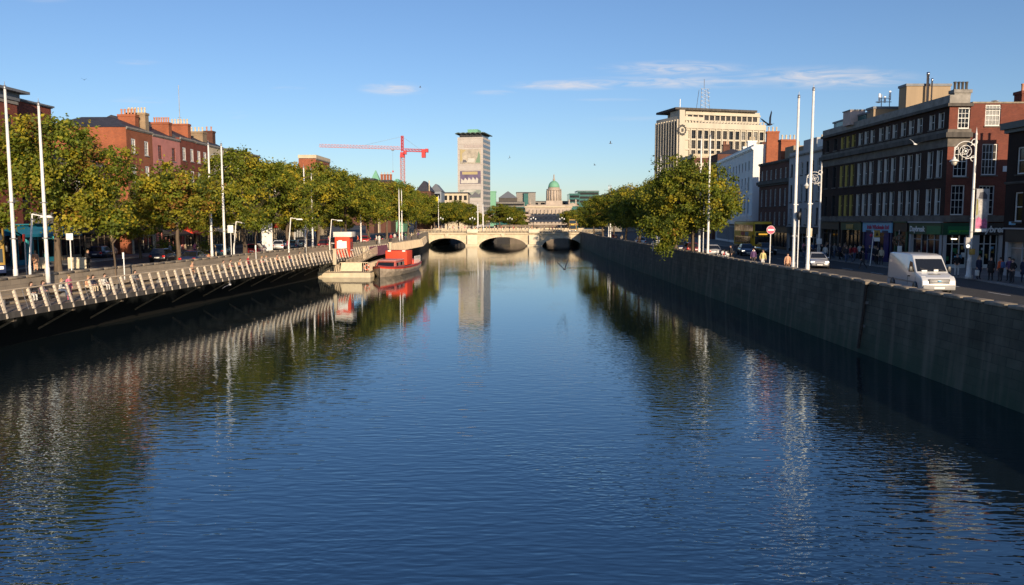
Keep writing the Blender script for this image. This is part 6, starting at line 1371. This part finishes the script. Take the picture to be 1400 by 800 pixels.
# modern bent street lamps on the left
def bent(label, loc, h, arm, rz):
    t = thing('street_lamp', label, 'street lamp', loc, rz, 'bent steel lamps along the left quay')
    MB().tube((0,0,0), (0,0,1.2), .11, .1, 10).tube((0,0,1.2), (.35,0,h), .085, .06, 10).build('post', G['pole'], t); MB().tube((.35,0,h), (arm,0,h - .12), .045, n=8).build('arm', G['pole'], t); MB().hull((arm - .1, arm + .75, -.14, .14), (arm, arm + .6, -.09, .09), h - .25, h - .08).build('lamp_head', G['pole'], t, bevel=.03)
for px, Y, yt, arm, lab in ((40, 56, 293, 1.0, 'bent lamp between the two nearest left flagpoles'), (395, 98, 298, 1.1, 'bent lamp left of the young tree with the white trunk'), (451, 113, 300, 1.2, 'bent lamp beside the red ticket kiosk'), (320, 90, 303, 1.0, 'bent lamp right of the second pair of left flagpoles')):
    p = at(px, Y, ST + .1); bent(lab, p, zat(yt, Y) - p.z, arm, .1)
# signs
def sign(name, label, px, Y, ytop, w_, h_, m, post_m='steel', shape='rect', z0=ST, cat='sign', lean=0, back=None):
    p = at(px, Y, z0); t = thing(name, label, cat, p); zt = zat(ytop, Y) - z0
    MB().tube((0,0,0), (lean, 0, zt), .045, n=8).build('post', G[post_m], t)
    if shape == 'disc':
        MX = Matrix.Translation((lean, -.06, zt - w_/2)) @ Matrix.Rotation(math.pi/2, 4, 'X'); MB().lathe([(w_/2, -.01), (w_/2, .01)], (0,0,0), 28, smooth=False, M=MX).build('plate', G[m], t)
    else: MB().box(lean - w_/2, lean + w_/2, -.08, -.05, zt - h_, zt).build('plate', G[m], t, bevel=.01)
    return t, zt
t, zt = sign('no_entry_sign', 'round red no entry sign with white bar on a pale post by the wall', 1052.5, 66.5, 308.5, .72, 0, 'red_text', 'pole', 'disc'); MB().box(-.25, .25, -.085, -.073, zt - .43, zt - .29).build('white_bar', G['white'], t)
mb = MB(); mb.ring((0, -.07, zt - .36), .345, .014, 'y', 28, 0, 6.2832, 0, 4); mb.build('rim', G['white'], t)
t, zt = sign('bus_stop', 'bus stop pole with yellow and white flag plates on the shaded right pavement', 1190, 78, 314, .1, .1, 'gold', 'white', lean=.25); MB().box(.25, .85, -.03, .03, zt - .75, zt - .05).build('flag_plate', G['gold'], t); MB().box(.3, .85, -.03, .03, zt - 1.15, zt - .77).build('route_plate', G['white'], t); MB().prismy([(.4, zt - .6), (.7, zt - .6), (.55, zt - .2)], -.045, -.032).build('symbol', G['black'], t); MB().lathe([(.15, -.01), (.15, .01)], (0,0,0), 16, M=Matrix.Translation((-.02, -.05, zt - .55)) @ Matrix.Rotation(math.pi/2, 4, 'X')).build('round_plate', G['red_text'], t)
sign('pavement_sign', 'small white notice on the middle ornate lamp post', 1119, 84.7, 326, .55, .6, 'white'); sign('pavement_sign', 'white notice on a post in front of the light blue shop', 1229, 74, 336, .42, .62, 'white'); sign('street_sign', 'cream board on a post right of the near flagpoles', 1105, 70, 312, .5, .7, 'cream')
t = thing('hanging_basket_post', 'post with a dried round flower basket in front of the light blue shop', 'flower basket', at(1228, 75, ST)); MB().tube((0,0,0), (0,0,3.6), .05, n=6).build('post', G['steel'], t); mb = MB(); rd = random.Random(5)
for _ in range(60): v = Vector((rd.gauss(0,1), rd.gauss(0,1), rd.gauss(0,1))).normalized() * .5; mb.ball((v.x, v.y, 2.6 + v.z), .1, .1, .1, 5, 3)
mb.build('flowers', mat('dry_flowers', (.22,.13,.08), .9, var=.5, scale=6), t)
t, zt = sign('lamp_post', 'short thin post with black lantern between the near right flagpoles', 1090.5, 60, 300, .01, .01, 'black', 'white'); MB().lathe([(.08, -.05), (.16, .2), (.2, .5), (.05, .62)], (0,0,zt), 10).build('lantern', G['black'], t)
t, zt = sign('lamp_post', 'short thin post between the second pair of right flagpoles', 961, 87.5, 262, .01, .01, 'black', 'white'); MB().lathe([(.08, -.05), (.16, .2), (.2, .5), (.05, .62)], (0,0,zt), 10).build('lantern', G['black'], t)
t, zt = sign('street_pole', 'thin dark pole with top cap on the right pavement by the crowd', 1134, 80, 318, .12, .1, 'black', 'steel')
sign('parking_sign', 'square white and blue sign on a pale post beside the largest left tree', 97, 57, 319, .5, .48, 'white', 'pole'); sign('parking_sign', 'white rectangular sign right of the second pair of left flagpoles', 316.5, 85.5, 308, .62, .82, 'white', 'pole'); sign('street_sign', 'narrow red topped sign post between the near left flagpoles', 35, 54.5, 320, .16, .5, 'red_paint', 'steel')
for px, Y, yt, lab in ((372, 106, 317, 'white bollard post left of the white car'), (419, 103, 324, 'white post under the tree by the landing'), (350, 87, 335, 'pale post in front of the red hatchback'), (169, 60, 345, 'thin post on the left riverside pavement')):
    sign('marker_post', lab, px, Y, yt, .14, .5, 'white', 'white', cat='post')
t = thing('display_board', 'tall white display board on the left street under the trees', 'board', at(366, 104, ST)); MB().box(-.7, .7, -.05, .05, .3, 4.2).build('board', G['white'], t); MB().box(-.6, -.5, -.04, .04, 0, .3).box(.5, .6, -.04, .04, 0, .3).build('foot', G['steel'], t)
for px, lab in ((55, 'white barrier panel in front of the turquoise shop'), (102, 'cream barrier panel left of the person in black'), (108, 'pale barrier panel right of the parking sign')):
    t = thing('street_barrier', lab, 'barrier', at(px, 69.5, ST), .1, 'barriers on the left street'); MB().box(-.6, .6, -.04, .04, .25, 1.25).build('panel', mat('barrier_cream', (.70,.60,.44), .7, var=.1), t, bevel=.03); MB().box(-.5, -.4, -.25, .25, 0, .25).box(.4, .5, -.25, .25, 0, .25).build('foot', G['steel'], t)
# flag on the monument beyond the bridge end
t = thing('flag', 'yellow and green flag on a pole behind the left end of the bridge', 'flag', at(600, 283, ST)); zf = zat(268, 283) - ST; MB().tube((0,0,0), (0,0,zf), .12, n=6).build('pole', G['pole'], t)
mb = MB(); n = 8
for i in range(n): y0, y1 = .35*math.sin(i*.9), .35*math.sin((i+1)*.9); mb.add([(-i*.24, y0, zf - .2 - i*.14), (-(i+1)*.24, y1, zf - .2 - (i+1)*.14), (-(i+1)*.24, y1, zf - 2.2 - (i+1)*.14), (-i*.24, y0, zf - 2.2 - i*.14)], [(0,1,2,3)], 0, True)
mb.build('cloth', mat('flag_yellow', (.70,.60,.02), .7), t)
# bridge lamps
def blamp(label, x, y, z):
    t = thing('bridge_lamp', label, 'street lamp', (x, y, z), 0, 'globe lamps on the stone bridge'); MB().lathe([(.2, 0), (.16, .8), (.07, 1), (.06, 4.2)], (0,0,0), 8).build('post', G['black'], t); m = MB()
    for dx in (-.7, 0, .7): m.tube((0,0,3.6), (dx,0,4.1), .035, n=4)
    m.build('bracket', G['black'], t); g = MB()
    for dx, dz in ((-.7, 0), (0, .35), (.7, 0)): g.lathe([(.08, 0), (.17, .1), (.2, .3), (.14, .5), (.05, .55)], (dx, 0, 4.1 + dz), 8)
    g.build('globe', G['white'], t)
for i, (px, Y, lab) in enumerate(((646, 239, 'three globe lamp over the left pier'), (697, 252, 'three globe lamp in the middle of the bridge'), (729, 239, 'three globe lamp over the right pier'), (603, 252, 'three globe lamp near the left end of the bridge'), (768, 252, 'three globe lamp near the bus on the bridge'))):
    p = at(px, Y, zst + .02); blamp(lab, p.x, p.y, p.z)

# ------------------------------------------------------------------ gulls
def gull(label, loc, rz, span, bank=0, flap=.5, dark=False, perched=False):
    t = thing('gull', label, 'gull', loc, rz, 'gulls'); t.rotation_euler = (0, bank, rz); s_ = span / 1.3
    gm = G['gull_dark'] if dark else G['gull_white']
    m = MB(); m.lathe([(.01, -.30), (.05, -.24), (.085, -.05), (.08, .12), (.045, .24), (.05, .30), (.03, .36), (.008, .42)], (0,0,0), 10, M=Matrix.Diagonal((s_,)*3 + (1,)) @ Matrix.Rotation(-math.pi/2, 4, 'X') ); m.add([Vector(p) * s_ for p in ((-.02,-.26,.01), (.02,-.26,.01), (.09,-.46,.02), (-.09,-.46,.02))], [(0,1,2,3)]); m.build('body', gm, t)
    MB().tube(Vector((0,.40,0))*s_, Vector((0,.48,-.015))*s_, .014*s_, .004*s_, 6).build('beak', G['gold'], t)
    for sg in (-1, 1):
        if perched: pts = [((.07,.12,.03), (.08,-.38,.05), (.05,-.2,-.03))]; MB().add([Vector((sg*x, y, z)) * s_ for x, y, z in ((.075,.14,.03), (.085,-.05,.05), (.05,-.42,.06), (.08,-.1,-.03))], [(0,1,2,3)]).build('wing', G['gull_grey'], t)
        else: MB().add([Vector((sg*x, y, z)) * s_ for x, y, z in ((.05,.13,.03), (.05,-.10,.03), (.34,.17,.12+flap*.35), (.33,-.06,.12+flap*.35), (.66,.0,.10+flap*.9), (.55,-.10,.12+flap*.7))], [(0,2,3,1), (2,4,5,3)]).build('wing', G['gull_grey'] if not dark else gm, t)
G['gull_white'] = mat('gull_white', (.75,.74,.72), .7); G['gull_grey'] = mat('gull_grey', (.38,.39,.41), .7); G['gull_dark'] = mat('gull_shade_grey', (.10,.10,.11), .7)
gull('dark winged gull gliding low over the middle of the river', at(772, 84, zat(368, 84)), R(20), 1.5, R(-14), .95, True)
gull('white gull flying just above the dark water under the left boardwalk', at(313, 68, zat(389, 68)), .6, 1.3, R(-55), .3)
gull('large dark gull soaring right of the office tower', at(1047, 60, zat(173, 60)), R(25), 1.25, R(-30), .9, True)
gull('pale gull flying in front of the long brick terrace', at(1244, 55, zat(199, 55)), -.9, 1.0, R(15), .3)
gull('tiny gull high above the left trees', at(127, 120, zat(114, 120)), .4, .8, 0, .3, True); gull('tiny gull in the sky left of the office tower', at(833, 120, zat(198, 120)), 1.4, .8, R(15), .4, True); gull('tiny gull in the sky right of the slim tower', at(697, 130, zat(217, 130)), 2.5, .6, R(60), .4, True); gull('tiny gull beside the small cloud', at(577, 130, zat(124, 130)), 1.9, .6, 0, .5, True); gull('second tiny gull left of the office tower', at(812, 150, zat(227, 150)), 1.0, .8, R(10), .3, True)
gull('gull perched on the cornice of the dark corner building', (41.2, 61.0, ST + 12.38), -1.5, 1.2, 0, 0, False, True); gull('gull perched on the roof edge of the terrace gable', at(1349, 72.5, ST + 15.3), 1.5, 1.2, 0, 0, True, True)
# ------------------------------------------------------------------ people: one continuous skinned body per pose
POSES = {}
def pose_mesh(name):
    V = []; E = []; Rd = []; Z = []
    def v(p, rx, ry, zone, par=None):
        V.append(p); Rd.append((rx, ry)); Z.append(zone)
        if par is not None: E.append((par, len(V) - 1))
        return len(V) - 1
    sit = name == 'sit'; hz = .48 if sit else .93; up = Vector((0, 0, hz)); ln = -.04 if name == 'walk' else 0
    B = lambda x, y, z: (x, y + (z - .93) * (.12 if name == 'walk' else (.22 if sit else .02)), z - .93 + hz)
    pe = v(B(0,0,.93), .15, .115, 'leg'); wa = v(B(0,0,1.08), .145, .105, 'top', pe); ch = v(B(0,0,1.28), .175, .12, 'top', wa); nb = v(B(0,0,1.45), .085, .075, 'top', ch)
    nk = v(B(0,.01,1.52), .052, .052, 'skin', nb); he = v(B(0,.03,1.60), .078, .09, 'skin', nk); hd = v(B(0,.02,1.70), .07, .085, 'skin', he)
    for sg in (-1, 1):
        sh = v(B(sg*.18,0,1.41), .07, .07, 'top', nb)
        if name == 'walk': el_, wr = B(sg*.235, -sg*.10 - .02, 1.15), B(sg*.235, -sg*.10 + .12, .93)
        elif sit: el_, wr = B(sg*.25, .02, 1.16), B(sg*.12, .30, 1.07)
        elif name == 'pocket': el_, wr = B(sg*.27, -.06, 1.16), B(sg*.17, .10, .99)
        else: el_, wr = B(sg*.225, -.02, 1.15), B(sg*.235, .05, .91)
        e_ = v(el_, .05, .05, 'top', sh); w_ = v(wr, .034, .034, 'top', e_); d = (Vector(wr) - Vector(el_)).normalized()
        pm = v(tuple(Vector(wr) + d * .075), .036, .022, 'skin', w_); q = Vector(wr) + d * .075; sd_ = Vector((0, 1, 0)) if not sit else Vector((1, 0, 0))
        for k, L in enumerate((.075, .085, .08, .062)):
            f1 = v(tuple(q + sd_ * (.027 - .018 * k) + d * L * .55), .009, .009, 'skin', pm); v(tuple(q + sd_ * (.025 - .017 * k) + d * L + Vector((-sg*.012, 0, 0))), .008, .008, 'skin', f1)
        t1 = v(tuple(q + sd_ * .045 - d * .015), .010, .010, 'skin', pm); v(tuple(q + sd_ * .05 + d * .03), .009, .009, 'skin', t1)
        hp = v(B(sg*.09,0,.86) if not sit else (sg*.10, .02, .47), .10, .10, 'leg', pe)
        if sit: kn, an, to = (sg*.12, .43, .48), (sg*.12, .46, .09), (sg*.13, .62, .045)
        elif name == 'walk': kn, an, to = ((sg*.09, .22, .50), (sg*.09, .30, .09), (sg*.10, .45, .06)) if sg > 0 else ((sg*.09, -.02, .48), (sg*.09, -.32, .13), (sg*.10, -.22, .045))
        else: kn, an, to = (sg*.10, .02, .48), (sg*.11, -.01, .085), (sg*.13, .13, .04)
        k_ = v(kn, .066, .066, 'leg', hp); a_ = v(an, .045, .045, 'leg', k_); v(to, .042, .036, 'shoe', a_)
    me = bpy.data.meshes.new('body'); me.from_pydata(V, E, []); ob = bpy.data.objects.new('body', me); COL.objects.link(ob)
    md = ob.modifiers.new('Skin', 'SKIN'); md.use_smooth_shade = True; sk = me.skin_vertices[0].data
    for i, r in enumerate(Rd): sk[i].radius = r; sk[i].use_root = (i == 0)
    ob.modifiers.new('Sub', 'SUBSURF').levels = 1
    dg = bpy.context.evaluated_depsgraph_get(); out = bpy.data.meshes.new_from_object(ob.evaluated_get(dg)); bpy.data.objects.remove(ob)
    zi = {'top': 0, 'leg': 1, 'skin': 2, 'shoe': 3}; segs = [(Vector(V[a]), Vector(V[b]), zi[Z[b]]) for a, b in E]
    mi = []
    for p in out.polygons:
        c = p.center; best = None
        for a, b, z in segs:
            d = b - a; t = max(0, min(1, (c - a).dot(d) / max(d.length_squared, 1e-9))); dd = (a + d * t - c).length
            if best is None or dd < best[0]: best = (dd, z)
        mi.append(best[1])
    out.materials.clear()
    for _ in range(4): out.materials.append(G['skin'])
    out.polygons.foreach_set('material_index', mi); out.update()
    return out, Vector(V[he]), Vector(V[hd])
for nme in ('stand', 'walk', 'pocket', 'sit'): POSES[nme] = pose_mesh(nme)
def cloth(name, c): return mat(name, c, .85, var=.15, scale=6)
CL = {'black': cloth('black_cloth', (.014,.013,.015)), 'dark': cloth('charcoal_cloth', (.035,.034,.04)), 'navy': cloth('navy_cloth', (.02,.025,.06)), 'red': cloth('red_cloth', (.42,.03,.04)), 'orange': cloth('orange_cloth', (.70,.12,.04)), 'white': cloth('white_cloth', (.66,.64,.60)), 'grey': cloth('grey_cloth', (.22,.22,.23)), 'blue': cloth('blue_cloth', (.07,.13,.28)), 'denim': cloth('denim', (.07,.10,.17)), 'brown': cloth('brown_cloth', (.14,.08,.05)), 'pink': cloth('pink_cloth', (.60,.16,.24)), 'cream': cloth('cream_cloth', (.58,.48,.34)), 'green': cloth('green_cloth', (.06,.14,.07)), 'yellow': cloth('yellow_cloth', (.70,.58,.25)), 'teal': cloth('teal_cloth', (.05,.25,.30)), 'purple': cloth('purple_cloth', (.12,.06,.16)), 'peach': cloth('peach_cloth', (.66,.36,.22))}
VAR = {}; HAIR = {}
def hair_mesh(pose, long=False):
    k = (pose, long)
    if k not in HAIR:
        _, a, b = POSES[pose]; c = (a + b) / 2 + Vector((0, -.012, .03)); m = MB(); m.ball(c, .092, .108, .10, 12, 8)
        m.v = [tuple(Vector(p) + Vector((0, 0, .0))) for p in m.v]; fs = []
        for f in m.f:
            q = sum((Vector(m.v[i]) for i in f), Vector()) / len(f) - c
            if not (q.y > .03 and q.z < .055) and q.z > -.075: fs.append(f)
        m.f = fs; m.m = [0] * len(fs); m.sm = [True] * len(fs)
        if long: m.hull((c.x - .085, c.x + .085, c.y - .12, c.y - .02), (c.x - .08, c.x + .08, c.y - .11, c.y - .02), c.z - .24, c.z)
        HAIR[k] = m
    return HAIR[k]
FACE = {}
def person(label, loc, rz, pose='stand', top='dark', leg='denim', hair='hair_dark', long=False, sc=1.0, group=None, coat=False, bag=None, pack=None):
    t = thing('person', label, 'person', loc, rz, group); t.scale = (sc, sc, sc)
    key = (pose, top, leg)
    if key not in VAR:
        me = POSES[pose][0].copy()
        for i, m in enumerate((CL[top], CL[leg], G['skin'], G['black'])): me.materials[i] = m
        VAR[key] = me
    body = link('body', VAR[key], t)
    hk = (pose, long, hair)
    if hk not in FACE: FACE[hk] = hair_mesh(pose, long).mesh('hair', G[hair])
    link('hair', FACE[hk], t)
    fk = ('face', pose)
    if fk not in FACE:
        _, a, b = POSES[pose]; m = MB(); c = (a + b) / 2
        m.hull((c.x - .014, c.x + .014, c.y + .07, c.y + .112), (c.x - .008, c.x + .008, c.y + .075, c.y + .095), c.z - .035, c.z + .01, 0)
        for sg in (-1, 1): m.ball((c.x + sg*.03, c.y + .088, c.z + .014), .012, .008, .008, 6, 4, 1); m.ball((c.x + sg*.078, c.y + .005, c.z), .014, .022, .032, 6, 4, 0)
        m.box(c.x - .024, c.x + .024, c.y + .082, c.y + .094, c.z - .062, c.z - .052, 2); FACE[fk] = m.mesh('face', [G['skin'], G['black'], G['red_text']])
    link('face', FACE[fk], t)
    if coat:
        ck = ('coat', pose, top)
        if ck not in FACE: FACE[ck] = MB().lathe([(.20, .58), (.205, .75), (.185, .98), (.155, 1.10), (.19, 1.3), (.10, 1.45)], (0,0,0), 14, M=Matrix.Translation((0, 0, 0)) @ Matrix.Diagonal((1.08, .82, 1, 1))).mesh('coat', CL[top])
        link('coat', FACE[ck], t)
    if bag:
        b = thing('shopping_bag', bag[1], 'bag', Vector(loc) + Matrix.Rotation(rz, 3, 'Z') @ Vector((.25, .12, .28)), rz); MB().hull((-.05, .05, -.16, .16), (-.08, .08, -.14, .14), 0, .42).build('bag_body', CL[bag[0]], b, bevel=.02); MB().path([(0,-.08,.42),(0,-.05,.56),(0,.05,.56),(0,.08,.42)], .008, 4).build('handle', CL[bag[0]], b)
    if pack:
        b = thing('backpack', pack[1], 'backpack', Vector(loc) + Matrix.Rotation(rz, 3, 'Z') @ Vector((0, -.14, 1.0)) * 1, rz); MB().hull((-.15, .15, -.16, .03), (-.13, .13, -.12, .03), 0, .44).build('bag_body', CL[pack[0]], b, bevel=.04); MB().box(-.11, .11, -.20, -.155, .06, .22).build('pocket', CL[pack[0]], b, bevel=.02)
    return t
pv = ST + .13
CAM_ = 0.0       # facing angles: 0 looks away along the river (+y), pi looks at the camera
person('person in long black jacket and pale trousers standing right of the white van', at(1309, 61.5, pv), 2.6, 'pocket', 'black', 'white', coat=False, sc=1.03)
person('person in dark open coat waiting right of the ornate lamp holding a white bag', at(1339, 58.5, pv), 3.4, 'stand', 'navy', 'dark', 'hair_fair', True, coat=True, bag=('white', 'white plastic bag held by the person right of the ornate lamp'))
person('person in black coat left of the orange jacket', at(1356, 57.2, pv), 2.2, 'stand', 'black', 'black', long=True, coat=True)
person('person in bright orange jacket with blue backpack waiting at the right kerb', at(1369, 56.4, pv), .2, 'stand', 'orange', 'dark', pack=('blue', 'blue backpack on the person in the orange jacket'))
person('person in dark purple jacket right of the orange jacket', at(1381, 56.6, pv), 2.0, 'pocket', 'purple', 'dark', 'hair_dark')
person('person in black jacket and trousers right of the orange jacket, nearer the kerb', at(1386, 55.0, pv), 1.7, 'pocket', 'black', 'dark', 'hair_dark', sc=.98)
person('person in navy coat cut by the right edge of the photo', at(1401, 55.5, pv), 3.0, 'stand', 'navy', 'navy', coat=True)
person('person in dark clothes crossing the road in front of the bus stop', at(1181, 73, ST + .01), 1.3, 'walk', 'dark', 'dark')
person('person in black standing under the bus stop flag', at(1199, 77.5, pv), 3.6, 'pocket', 'black', 'black'); person('person in cream scarf and dark coat beside the bus stop', at(1205, 77, pv), 2.4, 'stand', 'cream', 'dark', 'hair_fair', True)
person('person in red top and jeans walking in the right pavement crowd', at(1168, 84, pv), 2.9, 'walk', 'red', 'denim', 'hair_dark', True); person('person in white shirt walking behind the red top', at(1175, 87, pv), 2.8, 'walk', 'white', 'dark'); person('person in brown jacket in the right pavement crowd', at(1154, 86, pv), 3.1, 'stand', 'brown', 'dark', 'hair_fair'); person('person in turquoise top seated low in front of the light blue shop', at(1244, 74.5, pv), 3, 'sit', 'teal', 'dark', 'hair_fair')
person('person in dark jacket at the doorway behind the van', at(1256, 71, pv), 2.8, 'stand', 'dark', 'dark')
rd = random.Random(3); GC = 'crowd on the shaded right pavement'
for i in range(22):
    px = 1101 + i * 4.6 + rd.uniform(-2, 2); Y = rd.uniform(80, 97); tp = rd.choice(['black', 'dark', 'dark', 'navy'])
    x = at(px, Y, 0).x
    if x > 38.9: px = 700 + 38.7 / Y * F
    person('person in dark clothes among the crowd on the shaded right pavement', at(px, Y, pv), rd.choice([0, math.pi]) + rd.uniform(-.4, .4), rd.choice(['walk', 'stand', 'walk', 'pocket']), tp, rd.choice(['dark', 'black', 'denim']), rd.choice(['hair_dark', 'hair_dark', 'hair_fair']), rd.random() < .4, .94 + rd.random() * .1, GC)
for i, (px, Y, tp, lab) in enumerate([(1128, 84, 'white', 'person in white top by the middle ornate lamp'), (1140, 90, 'grey', 'person in grey jacket in the right crowd'), (1110, 92, 'blue', 'person in blue jacket at the left end of the right crowd'), (1085, 100, 'blue', 'person in bright blue coat beside the bus'), (1092, 97, 'teal', 'person in teal coat right of the bus'), (1161, 82, 'red', 'person in red scarf at the front of the right crowd'), (1098, 95, 'pink', 'person in pink top far right of the bus')]):
    person(lab, at(px, Y, pv), 3 + .3 * i, 'walk' if i % 2 else 'stand', tp, 'denim', 'hair_fair' if i % 3 else 'hair_dark', bool(i % 2))
person('person in yellow top walking by the wall left of the no entry sign', at(1043, 70.5, ST + .13), 3.0, 'walk', 'yellow', 'white', 'hair_fair', True); person('person in dark purple jacket by the quay wall left of the yellow top', at(1030, 74, ST + .13), 2.8, 'stand', 'purple', 'dark'); person('person in orange brown jacket behind the near right flagpole', at(1077, 63.5, ST + .13), 2.9, 'stand', 'peach', 'brown', 'hair_dark'); person('person in dark jacket beside the motorcycles', at(999, 83, ST + .13), 2.0, 'stand', 'dark', 'dark')
for px, Y, tp, lab in ((893, 108, 'white', 'person in white top under the right bank trees'), (842, 150, 'peach', 'person in peach top under the far right bank trees'), (850, 146, 'cream', 'person in cream coat under the far right bank trees'), (838, 155, 'red', 'person in red top under the far right bank trees')): person(lab, at(px, Y, ST + .13), 3.0, 'walk', tp, 'denim')
# boardwalk sitters on the long bench along the wall
t = thing('boardwalk_bench', 'long timber bench against the quay wall on the boardwalk', 'bench', (0, 0, DZ)); mb = MB(); ml = MB(); yy = [40 + 3 * k for k in range(24)]
for y0, y1 in zip(yy[:-1], yy[1:]):
    mb.add([(lw(y0) + .05, y0, .42), (lw(y1) + .05, y1, .42), (lw(y1) + .5, y1, .42), (lw(y0) + .5, y0, .42), (lw(y0) + .05, y0, .47), (lw(y1) + .05, y1, .47), (lw(y1) + .5, y1, .47), (lw(y0) + .5, y0, .47)], [(4,5,6,7),(3,2,1,0),(0,1,5,4),(3,7,6,2)]); ml.box(lw(y0) + .1, lw(y0) + .45, y0 - .05, y0 + .05, 0, .42)
mb.build('seat', G['timber'], t); ml.build('leg', G['steel'], t)
GB = 'people on the left boardwalk'
for px, Y, tp, lg, pose, lab, hr in ((37, 46.5, 'dark', 'white', 'sit', 'person in dark top and pale trousers seated at the near end of the boardwalk', 'hair_dark'), (53, 48.0, 'purple', 'dark', 'sit', 'person in purple top seated second along the boardwalk', 'hair_dark'), (79, 49.3, 'white', 'denim', 'sit', 'person in white shirt seated on the boardwalk left of the pink top', 'hair_fair'), (92, 48.0, 'pink', 'pink', 'stand', 'person in bright pink clothes leaning at the boardwalk rail', 'hair_fair'), (116, 52, 'peach', 'cream', 'sit', 'person in peach top seated on the boardwalk bench', 'hair_fair'), (123, 53, 'navy', 'cream', 'sit', 'person in navy top seated beside the peach top', 'hair_dark'), (139, 53.5, 'white', 'white', 'sit', 'person dressed all in white seated at mid boardwalk', 'hair_dark'), (181, 58, 'grey', 'dark', 'sit', 'person in grey seated alone on the boardwalk', 'hair_dark'), (262, 63, 'peach', 'brown', 'stand', 'person in light peach shirt standing at the boardwalk rail', 'hair_fair'), (303, 72.5, 'grey', 'dark', 'sit', 'person in grey top seated right of the second flagpole pair', 'hair_dark'), (313, 74.5, 'red', 'dark', 'sit', 'person in red top seated first in the far group on the boardwalk', 'hair_dark'), (326, 77, 'peach', 'denim', 'sit', 'person in peach top seated second in the far group', 'hair_dark'), (339, 80, 'red', 'navy', 'stand', 'person in red standing in the far boardwalk group', 'hair_fair'), (356, 84, 'pink', 'dark', 'sit', 'person in pink top in the far boardwalk group', 'hair_fair'), (362, 85.5, 'white', 'dark', 'sit', 'person in white top in the far boardwalk group', 'hair_fair'), (377, 89, 'peach', 'dark', 'sit', 'person in peach top at the end of the far group', 'hair_dark'), (394, 93, 'red', 'denim', 'sit', 'person in red top seated last before the landing stage', 'hair_dark'), (408, 97, 'brown', 'dark', 'sit', 'person in brown top seated near the landing stage', 'hair_dark')):
    if pose == 'sit': x = lw(Y) + .36
    else: x = el(Y) - .75
    # keep the pixel column: choose the distance along the bench where it lies
    for _ in range(12):
        Yn = x / ((px - 700) / F); x = (lw(Yn) + .36) if pose == 'sit' else el(Yn) - .75
    person(lab, (x, Yn, DZ), -math.pi / 2 + rd.uniform(-.3, .3), pose, tp, lg, hr, rd.random() < .5, 1.0, GB)
# left street walkers
for px, Y, tp, lg, lab in ((120, 70, 'black', 'black', 'person all in black walking in front of the beige shops on the left street'), (48, 68, 'peach', 'peach', 'person in light brown coat by the white barrier'), (295, 88, 'dark', 'cream', 'person in dark top and cream shorts right of the second flagpole pair'), (407, 112, 'white', 'denim', 'person in white shirt right of the grey blue car'), (245, 92, 'white', 'dark', 'person in white top by the cafe under the red awning'), (267, 94, 'pink', 'denim', 'person in pink top behind the dark blue saloon'), (394, 108, 'pink', 'navy', 'person in pink top beside the white car'), (450, 128, 'pink', 'dark', 'person in pink coat behind the dark red car'), (233, 88, 'grey', 'dark', 'person in grey top by the cafe shrubs'), (158, 82, 'peach', 'brown', 'person in peach top by the beige shop fronts'), (515, 140, 'white', 'dark', 'person in white top above the landing stage'), (519, 141, 'white', 'white', 'person all in white above the landing stage'), (540, 158, 'white', 'denim', 'person in white near the end of the boardwalk'), (563, 168, 'cream', 'dark', 'person in cream coat near the bridge end of the boardwalk'), (535, 150, 'red', 'dark', 'person in red top on the pavement above the boat'), (490, 138, 'orange', 'dark', 'person in orange top right of the kiosk'), (480, 134, 'green', 'dark', 'person in green top right of the kiosk'), (555, 166, 'green', 'denim', 'person in green top near the bridge end'), (549, 163, 'peach', 'dark', 'person in peach top near the bridge end'), (572, 178, 'purple', 'dark', 'person in purple coat near the bridge end')):
    person(lab, at(px, Y, ST + .13 if px not in (295,) else ST + .01), rd.uniform(0, 6), rd.choice(['walk', 'stand']), tp, lg, rd.choice(['hair_dark', 'hair_fair']), rd.random() < .5)
# people crossing the bridge
tops = ['white', 'cream', 'dark', 'peach', 'red', 'navy', 'grey', 'pink', 'black', 'white', 'brown', 'yellow']
names = {'white': 'white top', 'cream': 'cream coat', 'dark': 'charcoal coat', 'peach': 'peach top', 'red': 'red top', 'navy': 'navy coat', 'grey': 'grey top', 'pink': 'pink top', 'black': 'black coat', 'brown': 'brown coat', 'yellow': 'yellow top'}
for i in range(54):
    px = 590 + i * 3.55 + rd.uniform(-1.5, 1.5); tp = tops[(i * 5 + rd.randrange(3)) % 12]; Y = rd.uniform(236.2, 242)
    if px > 770: tp = rd.choice(['dark', 'red', 'black'])
    person('distant person in %s walking across the stone bridge' % names[tp], at(px, Y, zst + .63), rd.choice([1.57, -1.57]) + rd.uniform(-.3, .3), rd.choice(['walk', 'walk', 'stand']), tp, rd.choice(['dark', 'denim', 'cream']), rd.choice(['hair_dark', 'hair_fair']), False, rd.uniform(.95, 1.06), 'people crossing the stone bridge')
